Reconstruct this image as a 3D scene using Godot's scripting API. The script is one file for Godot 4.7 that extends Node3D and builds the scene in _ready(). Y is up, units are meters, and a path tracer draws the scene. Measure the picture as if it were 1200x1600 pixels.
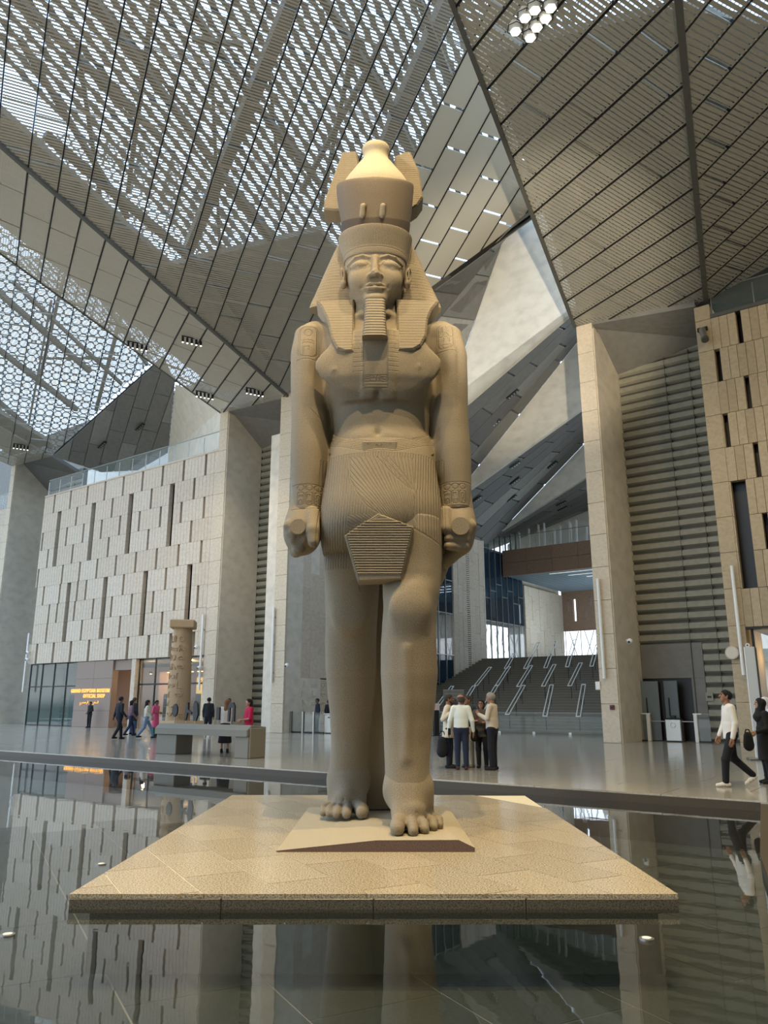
extends Node3D

# Facade frame: s runs along the facade, h up, n towards the visitor (the pool side).
const TS := Vector3(.8115, 0, .5843)
const NN := Vector3(-.5843, 0, .8115)
const P0 := Vector3(0, 0, -38.3)
const QD := Vector3(.883, 0, -.47)
const PD := Vector3(.47, 0, .883)
const WATER := -.17
const STAND := Transform3D(Vector3(.889, 0, 0), Vector3(0, .889, 0), Vector3(0, 0, .889), Vector3(0, .172, 0)) # size and place of the statue on its platform
var FT := Transform3D(Basis(TS, Vector3.UP, NN), P0)
var M := {}
var cache := {}
var rng := RandomNumberGenerator.new()
var t0 := 0

func _ready():
	t0 = Time.get_ticks_msec()
	rng.seed = 7
	# ---------- camera, sky, sun, large lights, exposure
	var cam := Camera3D.new()
	cam.name = "camera"
	cam.fov = 67.38
	cam.near = .05
	cam.far = 600
	cam.position = Vector3(0, 1.55, 0)
	cam.rotation.x = atan(298.0 / 1200.0)
	add_child(cam)
	cam.current = true
	var we := WorldEnvironment.new()
	we.name = "world"
	var env := Environment.new()
	var sky := Sky.new()
	var sm := ProceduralSkyMaterial.new()
	sm.sky_top_color = Color(.66, .77, .89)
	sm.sky_horizon_color = Color(.89, .91, .92)
	sm.sky_curve = .2
	sm.ground_bottom_color = Color(.55, .5, .42)
	sm.ground_horizon_color = Color(.75, .72, .66)
	sm.sky_energy_multiplier = 1.9
	sm.ground_energy_multiplier = .8
	sky.sky_material = sm
	env.background_mode = Environment.BG_SKY
	env.sky = sky
	env.tonemap_mode = Environment.TONE_MAPPER_LINEAR
	env.tonemap_exposure = .78
	env.sdfgi_enabled = true
	env.ssao_enabled = true
	env.ssil_enabled = true
	we.environment = env
	add_child(we)
	make_lights()
	make_materials()
	mark("mats")
	# ---------- large structure
	make_ground_and_pool()
	make_walls()
	mark("walls")
	make_stair_hall()
	mark("hall")
	make_roof()
	mark("roof")
	# ---------- objects
	make_statue()
	mark("statue")
	make_objects()
	make_people()
	mark("people")

func mark(what):
	print(what, " ", Time.get_ticks_msec() - t0, " ms")

# ---------- naming
func tag(o: Node3D, label := "", category := "", group := "", kind := "") -> Node3D:
	if label: o.set_meta("label", label)
	if category: o.set_meta("category", category)
	if group: o.set_meta("group", group)
	if kind: o.set_meta("kind", kind)
	return o

var used := {}
func nm(p: Node, called: String) -> String:
	var k := str(p.get_instance_id()) + called
	var n: int = used.get(k, 0)
	used[k] = n + 1
	return called if n == 0 else "%s_%03d" % [called, n]

func obj(called: String, mesh: Mesh, mat: Material, parent: Node = self, xf := Transform3D()) -> MeshInstance3D:
	var o := MeshInstance3D.new()
	o.name = nm(parent, called)
	o.mesh = mesh
	if mat: o.material_override = mat
	o.transform = xf
	parent.add_child(o, true)
	return o

func node(called: String, xf := Transform3D(), parent: Node = self) -> Node3D:
	var o := Node3D.new()
	o.name = nm(parent, called)
	o.transform = xf
	parent.add_child(o, true)
	return o

func at(x: float, y: float, z: float, yaw := 0.0) -> Transform3D:
	return Transform3D(Basis(Vector3.UP, yaw), Vector3(x, y, z))

func fw(s: float, h: float, n := 0.0) -> Vector3:
	return P0 + TS * s + NN * n + Vector3(0, h, 0)

# a transform whose origin lies at facade coordinates, axes along the facade
func fx(s: float, h: float, n := 0.0) -> Transform3D:
	return Transform3D(FT.basis, fw(s, h, n))

# ---------- mesh builder
class MB:
	var v := PackedVector3Array()
	var n := PackedVector3Array()
	var u := PackedVector2Array()
	func tri(a: Vector3, b: Vector3, c: Vector3, nr: Vector3, ua := Vector2(), ub := Vector2(), uc := Vector2()):
		if (c - a).cross(b - a).dot(nr) < 0:
			v.append_array([a, c, b]); u.append_array([ua, uc, ub])
		else:
			v.append_array([a, b, c]); u.append_array([ua, ub, uc])
		n.append_array([nr, nr, nr])
	func quad(a: Vector3, b: Vector3, c: Vector3, d: Vector3, out: Vector3, uv := false):
		var nr := (c - a).cross(b - d).normalized()
		if nr.dot(out) < 0: nr = -nr
		if uv:
			tri(a, b, c, nr, Vector2(0, 1), Vector2(1, 1), Vector2(1, 0)); tri(a, c, d, nr, Vector2(0, 1), Vector2(1, 0), Vector2(0, 0))
		else:
			tri(a, b, c, nr); tri(a, c, d, nr)
	func box(lo: Vector3, hi: Vector3, bev := 0.0):
		var c := (lo + hi) / 2.0
		var h := (hi - lo) / 2.0
		var i := h - Vector3.ONE * bev
		for ax in 3:
			var b := (ax + 1) % 3
			var d := (ax + 2) % 3
			for s in [-1.0, 1.0]:
				var o := Vector3(); o[ax] = s
				var q := []
				for k in [[-1, -1], [1, -1], [1, 1], [-1, 1]]:
					var p := Vector3(); p[ax] = s * h[ax]; p[b] = k[0] * i[b]; p[d] = k[1] * i[d]
					q.append(c + p)
				quad(q[0], q[1], q[2], q[3], o, true)
			if bev > 0:
				for s in [-1.0, 1.0]:
					for r in [-1.0, 1.0]:
						var q := []
						for k in [[1, 0, -1], [0, 1, -1], [0, 1, 1], [1, 0, 1]]:
							var p := Vector3()
							p[b] = s * (h[b] if k[0] else i[b]); p[d] = r * (h[d] if k[1] else i[d]); p[ax] = k[2] * i[ax]
							q.append(c + p)
						var o := Vector3(); o[b] = s; o[d] = r
						quad(q[0], q[1], q[2], q[3], o)
		if bev > 0:
			for sx in [-1.0, 1.0]:
				for sy in [-1.0, 1.0]:
					for sz in [-1.0, 1.0]:
						var g := Vector3(sx, sy, sz)
						tri(c + Vector3(sx * h.x, sy * i.y, sz * i.z), c + Vector3(sx * i.x, sy * h.y, sz * i.z), c + Vector3(sx * i.x, sy * i.y, sz * h.z), g.normalized())
	# polygon in the plane (X, Y) through O, swept from z0 to z1 along Z; chamfered front by bev
	func extr(poly: PackedVector2Array, O: Vector3, X: Vector3, Y: Vector3, Z: Vector3, z0: float, z1: float, bev := 0.0, uvs := 1.0):
		var front := poly
		if bev > 0:
			var off := Geometry2D.offset_polygon(poly, -bev, Geometry2D.JOIN_MITER)
			if off.size() == 1 and off[0].size() == poly.size(): front = off[0]
		if Geometry2D.is_polygon_clockwise(front) != Geometry2D.is_polygon_clockwise(poly): front = poly
		var shift := 0
		if front != poly:
			var best := 1e9
			for k in front.size():
				var e := 0.0
				for j in poly.size(): e += front[(j + k) % poly.size()].distance_squared_to(poly[j])
				if e < best: best = e; shift = k
		var zb := z1 - bev * signf(z1 - z0) if front != poly else z1
		for side in 2:
			var pl := poly if side == 0 else front
			var z := z0 if side == 0 else z1
			var idx := Geometry2D.triangulate_polygon(pl)
			var o := Z * signf(z0 - z1) if side == 0 else Z * signf(z1 - z0)
			for k in range(0, idx.size(), 3):
				var a := pl[idx[k]]; var b := pl[idx[k + 1]]; var c := pl[idx[k + 2]]
				tri(O + X * a.x + Y * a.y + Z * z, O + X * b.x + Y * b.y + Z * z, O + X * c.x + Y * c.y + Z * z, o, a * uvs, b * uvs, c * uvs)
		var cw := -1.0 if Geometry2D.is_polygon_clockwise(poly) else 1.0
		for k in poly.size():
			var a := poly[k]; var b := poly[(k + 1) % poly.size()]
			var e := b - a
			var out := (X * e.y - Y * e.x) * cw
			quad(O + X * a.x + Y * a.y + Z * z0, O + X * b.x + Y * b.y + Z * z0, O + X * b.x + Y * b.y + Z * zb, O + X * a.x + Y * a.y + Z * zb, out)
			if front != poly:
				var fa := front[(k + shift) % poly.size()]; var fb := front[(k + 1 + shift) % poly.size()]
				quad(O + X * a.x + Y * a.y + Z * zb, O + X * b.x + Y * b.y + Z * zb, O + X * fb.x + Y * fb.y + Z * z1, O + X * fa.x + Y * fa.y + Z * z1, out + Z * signf(z1 - z0) * .01)
	func tube(p: Vector3, q: Vector3, r0: float, r1: float, seg := 8, caps := true):
		var d := (q - p).normalized()
		var x := d.cross(Vector3.UP if absf(d.y) < .9 else Vector3.RIGHT).normalized()
		var y := d.cross(x)
		for k in seg:
			var a := TAU * k / seg; var b := TAU * (k + 1) / seg
			var na := x * cos(a) + y * sin(a); var nb := x * cos(b) + y * sin(b)
			var p0 := p + na * r0; var p1 := p + nb * r0; var q0 := q + na * r1; var q1 := q + nb * r1
			var w := v.size()
			quad(p0, p1, q1, q0, na + nb)
			for j in range(w, v.size()):
				n[j] = na if (v[j] - p0).length_squared() < 1e-10 or (v[j] - q0).length_squared() < 1e-10 else nb
			if caps:
				if r0 > 0: tri(p, p0, p1, -d)
				if r1 > 0: tri(q, q0, q1, d)
	func path(pts: Array, r: float, seg := 8):
		for k in pts.size() - 1:
			tube(pts[k], pts[k + 1], r, r, seg, k == 0 or k == pts.size() - 2)
	func bar(p: Vector3, q: Vector3, w: float, h: float, up := Vector3.UP):
		var d := (q - p).normalized()
		var x := d.cross(up).normalized()
		var y := x.cross(d)
		extr(PackedVector2Array([Vector2(-w, -h) / 2, Vector2(w, -h) / 2, Vector2(w, h) / 2, Vector2(-w, h) / 2]), p, x, y, d, 0, p.distance_to(q))
	# rings: [[h, r], ...] round the y axis
	func lathe(rings: Array, seg := 16, O := Vector3()):
		for i in rings.size() - 1:
			var a: Array = rings[i]; var b: Array = rings[i + 1]
			var sl := Vector2(b[0] - a[0], a[1] - b[1]).normalized()
			for k in seg:
				var t := TAU * k / seg; var t2 := TAU * (k + 1) / seg
				var e := Vector3(cos(t), 0, sin(t)); var f := Vector3(cos(t2), 0, sin(t2))
				var w := v.size()
				quad(O + e * a[1] + Vector3(0, a[0], 0), O + f * a[1] + Vector3(0, a[0], 0), O + f * b[1] + Vector3(0, b[0], 0), O + e * b[1] + Vector3(0, b[0], 0), (e + f) * sl.x + Vector3(0, sl.y * 2, 0))
				for j in range(w, v.size()):
					var g := v[j] - O
					var m := e if Vector2(g.x, g.z).normalized().dot(Vector2(e.x, e.z)) > .99999 else f
					n[j] = (m * sl.x + Vector3(0, sl.y, 0)).normalized()
	func mesh() -> ArrayMesh:
		var a := []
		a.resize(Mesh.ARRAY_MAX)
		a[Mesh.ARRAY_VERTEX] = v
		a[Mesh.ARRAY_NORMAL] = n
		a[Mesh.ARRAY_TEX_UV] = u
		var m := ArrayMesh.new()
		if v.size(): m.add_surface_from_arrays(Mesh.PRIMITIVE_TRIANGLES, a)
		return m

func bx(lo: Vector3, hi: Vector3, bev := 0.0) -> ArrayMesh:
	var k := "%.3v %.3v %.3f" % [lo, hi, bev]
	if not cache.has(k):
		var b := MB.new()
		b.box(lo, hi, bev)
		cache[k] = b.mesh()
	return cache[k]

# a box given by its size, centred, bottom at y = 0
func sb(w: float, h: float, d: float, bev := 0.0) -> ArrayMesh:
	return bx(Vector3(-w / 2, 0, -d / 2), Vector3(w / 2, h, d / 2), bev)

func ex(poly: Array, Z: float, bev := 0.0) -> ArrayMesh:
	var b := MB.new()
	b.extr(PackedVector2Array(poly), Vector3(), Vector3.RIGHT, Vector3.UP, Vector3.BACK, 0, Z, bev)
	return b.mesh()

func tb(p: Vector3, q: Vector3, r: float, seg := 8, r1 := -1.0) -> ArrayMesh:
	var b := MB.new()
	b.tube(p, q, r, r if r1 < 0 else r1, seg)
	return b.mesh()

# rows: [h, cx, half width, cz, half depth, exponent]; smooth skin of superellipse rings, tilt lowers the front
func loft(rows: Array, seg := 48, sub := 3, tilt := 0.0, ca := true, cb := true) -> ArrayMesh:
	var rr := []
	for i in rows.size() - 1:
		for k in sub:
			var f := float(k) / sub
			var r := []
			for j in 6:
				r.append(cubic_interpolate(rows[i][j], rows[i + 1][j], rows[maxi(i - 1, 0)][j], rows[mini(i + 2, rows.size() - 1)][j], f) if j < 5 else lerpf(rows[i][j], rows[i + 1][j], f))
			rr.append(r)
	rr.append(rows[-1])
	var P := PackedVector3Array()
	for r in rr:
		for k in seg:
			var t := TAU * k / seg
			var c := cos(t); var s := sin(t)
			var z: float = r[4] * signf(s) * pow(absf(s), 2.0 / r[5])
			var p := Vector3(r[1] + r[2] * signf(c) * pow(absf(c), 2.0 / r[5]), r[0] - tilt * z, r[3] + z)
			P.append(p)
	var nr := rr.size()
	var idx := PackedInt32Array()
	for i in nr - 1:
		for k in seg:
			var a := i * seg + k; var b := i * seg + (k + 1) % seg
			idx.append_array([a, a + seg, b, b, a + seg, b + seg])
	for e in 2:
		if (ca if e == 0 else cb):
			var base := 0 if e == 0 else (nr - 1) * seg
			var c := Vector3()
			for k in seg: c += P[base + k]
			P.append(c / seg)
			var w := P.size()
			for k in seg: P.append(P[base + k])
			for k in seg:
				var a := w + k; var b := w + (k + 1) % seg
				if e == 0: idx.append_array([w - 1, a, b])
				else: idx.append_array([w - 1, b, a])
	return skin(P, idx, rows[0][0] < rows[-1][0])

# indexed surface with smooth normals and front uv; flips the winding when asked
func skin(P: PackedVector3Array, idx: PackedInt32Array, flip := false) -> ArrayMesh:
	var n := PackedVector3Array()
	n.resize(P.size())
	for k in range(0, idx.size(), 3):
		if flip:
			var w := idx[k + 1]; idx[k + 1] = idx[k + 2]; idx[k + 2] = w
		var a := idx[k]; var b := idx[k + 1]; var c := idx[k + 2]
		var f := (P[c] - P[a]).cross(P[b] - P[a])
		n[a] += f; n[b] += f; n[c] += f
	var uv := PackedVector2Array()
	uv.resize(P.size())
	for k in P.size():
		n[k] = n[k].normalized()
		uv[k] = front_uv(P[k])
	var a := []
	a.resize(Mesh.ARRAY_MAX)
	a[Mesh.ARRAY_VERTEX] = P
	a[Mesh.ARRAY_NORMAL] = n
	a[Mesh.ARRAY_TEX_UV] = uv
	a[Mesh.ARRAY_INDEX] = idx
	var m := ArrayMesh.new()
	m.add_surface_from_arrays(Mesh.PRIMITIVE_TRIANGLES, a)
	return m

var uv_lo := Vector2(0, 0)
var uv_size := Vector2(1, 1)
func front_uv(p: Vector3) -> Vector2:
	var q := Vector2((p.x - uv_lo.x) / uv_size.x, 1.0 - (p.y - uv_lo.y) / uv_size.y)
	return q.clamp(Vector2(.001, .001), Vector2(.999, .999))

# ---------- a distance field on a grid, meshed as surface nets
class Field:
	var o: Vector3
	var c: float
	var nx: int
	var ny: int
	var nz: int
	var far := 0.0
	var d := PackedFloat32Array()
	func _init(lo: Vector3, hi: Vector3, cell: float):
		o = lo; c = cell
		nx = int((hi.x - lo.x) / c) + 2; ny = int((hi.y - lo.y) / c) + 2; nz = int((hi.z - lo.z) / c) + 2
		d.resize(nx * ny * nz)
		d.fill(1.0)
	func lim(lo: Vector3, hi: Vector3) -> Array:
		var a := (lo - o) / c; var b := (hi - o) / c
		return [clampi(int(a.x), 0, nx - 1), clampi(int(b.x) + 1, 0, nx - 1), clampi(int(a.y), 0, ny - 1), clampi(int(b.y) + 1, 0, ny - 1), clampi(int(a.z), 0, nz - 1), clampi(int(b.z) + 1, 0, nz - 1)]
	func put(i: int, v: float, k: float, cut: bool):
		var e := d[i]
		if cut:
			v = -v
			var h := maxf(k - absf(e - v), 0.0) / k
			d[i] = maxf(e, v) + h * h * k * .25
		else:
			var h := maxf(k - absf(e - v), 0.0) / k
			d[i] = minf(e, v) - h * h * k * .25
	func cap(a: Vector3, ra: float, b: Vector3, rb: float, k := .03, cut := false, sz := 1.0):
		# sz squeezes the limb in z about its axis (1 = round)
		var r := maxf(ra, rb)
		var m := maxf(k, far) + c * 2.0
		var l := lim(Vector3(minf(a.x, b.x), minf(a.y, b.y), minf(a.z, b.z)) - Vector3.ONE * (r + m), Vector3(maxf(a.x, b.x), maxf(a.y, b.y), maxf(a.z, b.z)) + Vector3.ONE * (r + m))
		var ab := b - a
		var q := maxf(ab.length_squared(), 1e-9)
		for z in range(l[4], l[5] + 1):
			for y in range(l[2], l[3] + 1):
				var i: int = (z * ny + y) * nx + l[0]
				var p := o + Vector3(l[0], y, z) * c - a
				for x in range(l[0], l[1] + 1):
					var t := clampf(p.dot(ab) / q, 0.0, 1.0)
					var w := p - ab * t
					if sz != 1.0: w.z /= sz
					var v := w.length() - ra - (rb - ra) * t
					if v < m: put(i, v, k, cut)
					i += 1
					p.x += c
	func ell(g: Vector3, r: Vector3, k := .03, cut := false, rot := 0.0):
		var m := maxf(k, far) + c * 2.0
		var rm := Vector3(r.x, r.y, r.z)
		if rot != 0.0: rm = Vector3(maxf(r.x, r.y), maxf(r.x, r.y), r.z)
		var l := lim(g - rm - Vector3.ONE * m, g + rm + Vector3.ONE * m)
		var s := minf(r.x, minf(r.y, r.z))
		var cr := cos(rot); var sr := sin(rot)
		for z in range(l[4], l[5] + 1):
			for y in range(l[2], l[3] + 1):
				var i: int = (z * ny + y) * nx + l[0]
				for x in range(l[0], l[1] + 1):
					var p := o + Vector3(x, y, z) * c - g
					if rot != 0.0: p = Vector3(p.x * cr + p.y * sr, p.y * cr - p.x * sr, p.z)
					p /= r
					var v := (p.length() - 1.0) * s
					if v < m: put(i, v, k, cut)
					i += 1
	func loft(rows: Array, k := .06):
		# rows sorted from high to low: [h, cx, a, cz, b, e]
		for y in ny:
			var h := o.y + y * c
			if h > rows[0][0] + .0 or h < rows[-1][0] - .0:
				var far: float = maxf(h - rows[0][0], rows[-1][0] - h)
				if far > k: continue
			var r: Array = rows[0]
			if h <= rows[-1][0]: r = rows[-1]
			elif h < rows[0][0]:
				for j in rows.size() - 1:
					if h >= rows[j + 1][0]:
						var f: float = (rows[j][0] - h) / (rows[j][0] - rows[j + 1][0])
						r = []
						for g in 6:
							r.append(lerpf(rows[j][g], rows[j + 1][g], f * f * (3 - 2 * f) * .5 + f * .5))
						break
			var over: float = maxf(h - rows[0][0], rows[-1][0] - h)
			var m := maxf(k, far) + c * 2.0
			var cx: float = r[1]; var a: float = r[2]; var cz: float = r[3]; var b: float = r[4]; var e: float = r[5]
			var s := minf(a, b)
			var x0 := clampi(int((cx - a - m - o.x) / c), 0, nx - 1); var x1 := clampi(int((cx + a + m - o.x) / c) + 1, 0, nx - 1)
			var z0 := clampi(int((cz - b - m - o.z) / c), 0, nz - 1); var z1 := clampi(int((cz + b + m - o.z) / c) + 1, 0, nz - 1)
			for z in range(z0, z1 + 1):
				var pz := pow(absf(o.z + z * c - cz) / b, e)
				var i: int = (z * ny + y) * nx + x0
				for x in range(x0, x1 + 1):
					var v := (pow(pow(absf(o.x + x * c - cx) / a, e) + pz, 1.0 / e) - 1.0) * s
					if over > 0: v = sqrt(maxf(v, 0) * maxf(v, 0) + over * over)
					if v < m: put(i, v, k, false)
					i += 1
	# appends this surface to P and idx
	func net(P: PackedVector3Array, idx: PackedInt32Array):
		var vid := PackedInt32Array()
		vid.resize(nx * ny * nz)
		vid.fill(-1)
		var sx := nx; var sz := nx * ny
		var lim2 := c * 12.0
		for z in nz - 1:
			for y in ny - 1:
				var i := (z * ny + y) * nx
				for x in nx - 1:
					var e := d[i]
					if e < lim2 and e > -lim2:
						var e1 := d[i + 1]; var e2 := d[i + sx]; var e3 := d[i + sx + 1]
						var f0 := d[i + sz]; var f1 := d[i + sz + 1]; var f2 := d[i + sz + sx]; var f3 := d[i + sz + sx + 1]
						var neg := int(e < 0) + int(e1 < 0) + int(e2 < 0) + int(e3 < 0) + int(f0 < 0) + int(f1 < 0) + int(f2 < 0) + int(f3 < 0)
						if neg > 0 and neg < 8:
							var s := Vector3()
							var w := 0
							if (e < 0) != (e1 < 0): s += Vector3(e / (e - e1), 0, 0); w += 1
							if (e2 < 0) != (e3 < 0): s += Vector3(e2 / (e2 - e3), 1, 0); w += 1
							if (f0 < 0) != (f1 < 0): s += Vector3(f0 / (f0 - f1), 0, 1); w += 1
							if (f2 < 0) != (f3 < 0): s += Vector3(f2 / (f2 - f3), 1, 1); w += 1
							if (e < 0) != (e2 < 0): s += Vector3(0, e / (e - e2), 0); w += 1
							if (e1 < 0) != (e3 < 0): s += Vector3(1, e1 / (e1 - e3), 0); w += 1
							if (f0 < 0) != (f2 < 0): s += Vector3(0, f0 / (f0 - f2), 1); w += 1
							if (f1 < 0) != (f3 < 0): s += Vector3(1, f1 / (f1 - f3), 1); w += 1
							if (e < 0) != (f0 < 0): s += Vector3(0, 0, e / (e - f0)); w += 1
							if (e1 < 0) != (f1 < 0): s += Vector3(1, 0, e1 / (e1 - f1)); w += 1
							if (e2 < 0) != (f2 < 0): s += Vector3(0, 1, e2 / (e2 - f2)); w += 1
							if (e3 < 0) != (f3 < 0): s += Vector3(1, 1, e3 / (e3 - f3)); w += 1
							vid[i] = P.size()
							P.append(o + (Vector3(x, y, z) + s / w) * c)
							if x > 0 and y > 0 and z > 0:
								if (e < 0) != (e1 < 0): face(idx, vid, i, sx, sz, e < 0)
								if (e < 0) != (e2 < 0): face(idx, vid, i, sz, 1, e < 0)
								if (e < 0) != (f0 < 0): face(idx, vid, i, 1, sx, e < 0)
					i += 1
	func face(idx: PackedInt32Array, vid: PackedInt32Array, i: int, j: int, k: int, inside: bool):
		var a := vid[i]; var b := vid[i - j]; var e := vid[i - j - k]; var f := vid[i - k]
		if a < 0 or b < 0 or e < 0 or f < 0: return
		if inside: idx.append_array([a, e, b, a, f, e])
		else: idx.append_array([a, b, e, a, e, f])

func field_mesh(fs: Array) -> ArrayMesh:
	var P := PackedVector3Array()
	var idx := PackedInt32Array()
	var base := 0
	for f in fs:
		var q := PackedVector3Array()
		var id := PackedInt32Array()
		f.net(q, id)
		for k in id.size(): id[k] += base
		P.append_array(q)
		idx.append_array(id)
		base = P.size()
	return skin(P, idx)
# ---------- materials
func noise(freq: float, lo: float, hi: float, sd := 1, oct := 4, size := 512, kind := FastNoiseLite.TYPE_SIMPLEX) -> NoiseTexture2D:
	var f := FastNoiseLite.new()
	f.noise_type = kind
	f.seed = sd
	f.frequency = freq
	f.fractal_octaves = oct
	var t := NoiseTexture2D.new()
	t.width = size
	t.height = size
	t.seamless = true
	t.noise = f
	var g := Gradient.new()
	g.set_color(0, Color(lo, lo, lo))
	g.set_color(1, Color(hi, hi, hi))
	t.color_ramp = g
	return t

func mat(called: String, c: Color, rough := .7, metal := 0.0, tex: Texture2D = null, sc := .5) -> StandardMaterial3D:
	var m := StandardMaterial3D.new()
	m.resource_name = called
	m.albedo_color = c
	m.roughness = rough
	m.metallic = metal
	if tex:
		m.albedo_texture = tex
		m.uv1_triplanar = true
		m.uv1_world_triplanar = true
		m.uv1_scale = Vector3.ONE * sc
	M[called] = m
	return m

func glass(called: String, c: Color, alpha: float, rough := .02) -> StandardMaterial3D:
	var m := mat(called, Color(c.r, c.g, c.b, alpha), rough)
	m.transparency = BaseMaterial3D.TRANSPARENCY_ALPHA
	return m

func lamp(called: String, c: Color, e: float) -> StandardMaterial3D:
	var m := mat(called, c, .4)
	m.emission_enabled = true
	m.emission = c
	m.emission_energy_multiplier = e
	return m

# a sheet with holes: fn(x, y) in 0..1 tile gives 1 where there is metal
func sheet(called: String, c: Color, size: int, period: Vector2, fn, rough := .55, metal := .3) -> StandardMaterial3D:
	var im := Image.create(size, size, false, Image.FORMAT_RGBA8)
	for y in size:
		for x in size:
			im.set_pixel(x, y, Color(1, 1, 1, fn.call((x + .5) / size, (y + .5) / size)))
	var m := mat(called, c, rough, metal)
	m.albedo_texture = ImageTexture.create_from_image(im)
	m.transparency = BaseMaterial3D.TRANSPARENCY_ALPHA
	m.uv1_scale = Vector3(1 / period.x, 1 / period.y, 1)
	return m

func make_materials():
	var fine := noise(.22, .42, 1.4, 3, 3)
	var soft := noise(.02, .90, 1.06, 5, 5)
	var grain := noise(.06, .84, 1.1, 9, 5)
	mat("stone", Color(.79, .73, .65), .75, 0, soft, .35)
	mat("stone_b", Color(.775, .715, .635), .75, 0, soft, .3)
	mat("stone_c", Color(.80, .745, .67), .75, 0, soft, .4)
	mat("stone_warm", Color(.70, .63, .515), .75, 0, soft, .5)
	mat("stone_warm_b", Color(.66, .59, .475), .75, 0, soft, .4)
	mat("pier", Color(.79, .735, .645), .75, 0, soft, .5)
	mat("smooth", Color(.84, .805, .74), .8, 0, soft, .12)
	mat("joint", Color(.22, .20, .18), .9)
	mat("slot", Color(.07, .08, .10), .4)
	mat("shutter", Color(.56, .55, .49), .6, 0, soft, .3)
	mat("shutter_dark", Color(.30, .30, .27), .7)
	mat("concrete", Color(.86, .85, .81), .8, 0, soft, .1)
	mat("dark_panel", Color(.46, .455, .435), .6, 0, soft, .2)
	mat("dark_panel_b", Color(.53, .525, .50), .6, 0, soft, .25)
	mat("dark_panel_c", Color(.39, .385, .37), .6, 0, soft, .25)
	mat("black", Color(.03, .03, .035), .5)
	mat("steel", Color(.62, .62, .60), .35, .8)
	mat("dark_steel", Color(.17, .17, .17), .45, .6)
	mat("truss", Color(.50, .48, .44), .6)
	mat("deck", Color(.72, .70, .66), .8, 0, soft, .2)
	mat("white", Color(.88, .88, .86), .5)
	mat("trim_metal", Color(.36, .36, .34), .5, .4)
	var fl := mat("floor_tile", Color(.64, .625, .58), .13, 0, grain, .5)
	fl.metallic_specular = .6
	var fl2 := mat("floor_tile_b", Color(.60, .585, .54), .16, 0, grain, .6)
	fl2.metallic_specular = .6
	mat("floor_edge", Color(.25, .22, .165), .5, 0, grain, 1)
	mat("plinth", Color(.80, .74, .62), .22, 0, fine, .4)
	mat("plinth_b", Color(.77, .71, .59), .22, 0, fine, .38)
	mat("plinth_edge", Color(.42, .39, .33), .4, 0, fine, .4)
	mat("plinth_joint", Color(.86, .82, .70), .5)
	mat("pool_tile", Color(.27, .30, .275), .5, 0, grain, .6)
	mat("pool_joint", Color(.60, .60, .56), .6)
	var w := glass("water", Color(.12, .15, .135), .30, .02)
	w.metallic_specular = 1.0
	w.metallic = 0.0
	w.normal_enabled = true
	var nt := noise(.012, 0, 1, 11, 3, 512)
	nt.as_normal_map = true
	nt.bump_strength = .9
	nt.color_ramp = null
	w.normal_texture = nt
	w.normal_scale = .05
	w.uv1_triplanar = true
	w.uv1_world_triplanar = true
	w.uv1_scale = Vector3.ONE * .28
	glass("pane", Color(.5, .6, .6), .08)
	M.pane.metallic_specular = .32
	glass("pane_green", Color(.30, .50, .50), .14)
	M.pane_green.metallic_specular = .35
	glass("pane_blue", Color(.05, .17, .24), .80)
	var pt := glass("pane_thin", Color(.7, .8, .78), .05)
	pt.metallic_specular = .22
	glass("pane_clear", Color(.8, .9, .95), .06)
	# statue stone
	var g := mat("granite", Color(.605, .555, .47), .72)
	g.detail_enabled = true
	g.detail_blend_mode = BaseMaterial3D.BLEND_MODE_MUL
	g.detail_uv_layer = BaseMaterial3D.DETAIL_UV_2
	g.detail_albedo = fine
	g.uv2_triplanar = true
	g.uv2_world_triplanar = true
	g.uv2_scale = Vector3.ONE * .75
	g.metallic_specular = .35
	mat("granite_plain", Color(.605, .555, .47), .72, 0, fine, .75)
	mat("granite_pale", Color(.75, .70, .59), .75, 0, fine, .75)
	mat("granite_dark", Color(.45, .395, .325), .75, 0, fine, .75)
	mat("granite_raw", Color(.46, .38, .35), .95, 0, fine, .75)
	mat("sandstone", Color(.74, .62, .47), .8, 0, fine, .4)
	mat("bench", Color(.50, .48, .43), .7, 0, grain, 1)
	# roof sheets
	sheet("mesh_open", Color(.66, .64, .59), 32, Vector2(.11, .11), func(x, y): return 0.0 if absf(y - .5) < .25 and fposmod(x + (0.0 if y < .5 else .5), 1.0) < .80 else 1.0)
	sheet("mesh_mid", Color(.74, .72, .67), 32, Vector2(.11, .11), func(x, y): return 0.0 if absf(y - .5) < .20 and absf(x - .5) < .36 else 1.0)
	sheet("mesh_close", Color(.64, .625, .575), 32, Vector2(.16, .16), func(x, y): return 0.0 if absf(y - .5) < .12 and absf(x - .5) < .40 else 1.0)
	sheet("mesh_solid", Color(.78, .76, .70), 32, Vector2(.16, .16), func(x, y): return 1.0)
	sheet("skin_round", Color(.62, .63, .63), 64, Vector2(.62, .62), func(x, y): return 0.0 if Vector2(x - .5, y - .5).length() < .40 or Vector2(absf(x - .5) - .5, absf(y - .5) - .5).length() < .22 else 1.0)
	sheet("skin_wave", Color(.55, .53, .50), 64, Vector2(.72, .50), func(x, y): return 0.0 if absf(fposmod(y + x, 1.0) - .5) < .30 * sqrt(maxf(0, sin(PI * x))) else 1.0)
	glass("skylight", Color(.80, .88, .95), .35, .05)
	# light fittings
	lamp("glow_white", Color(1, .97, .9), 6)
	lamp("glow_warm", Color(1, .82, .5), 3)
	lamp("glow_tube", Color(.95, .95, .92), .5)
	lamp("gold_sign", Color(1, .72, .30), 1.3)
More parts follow.
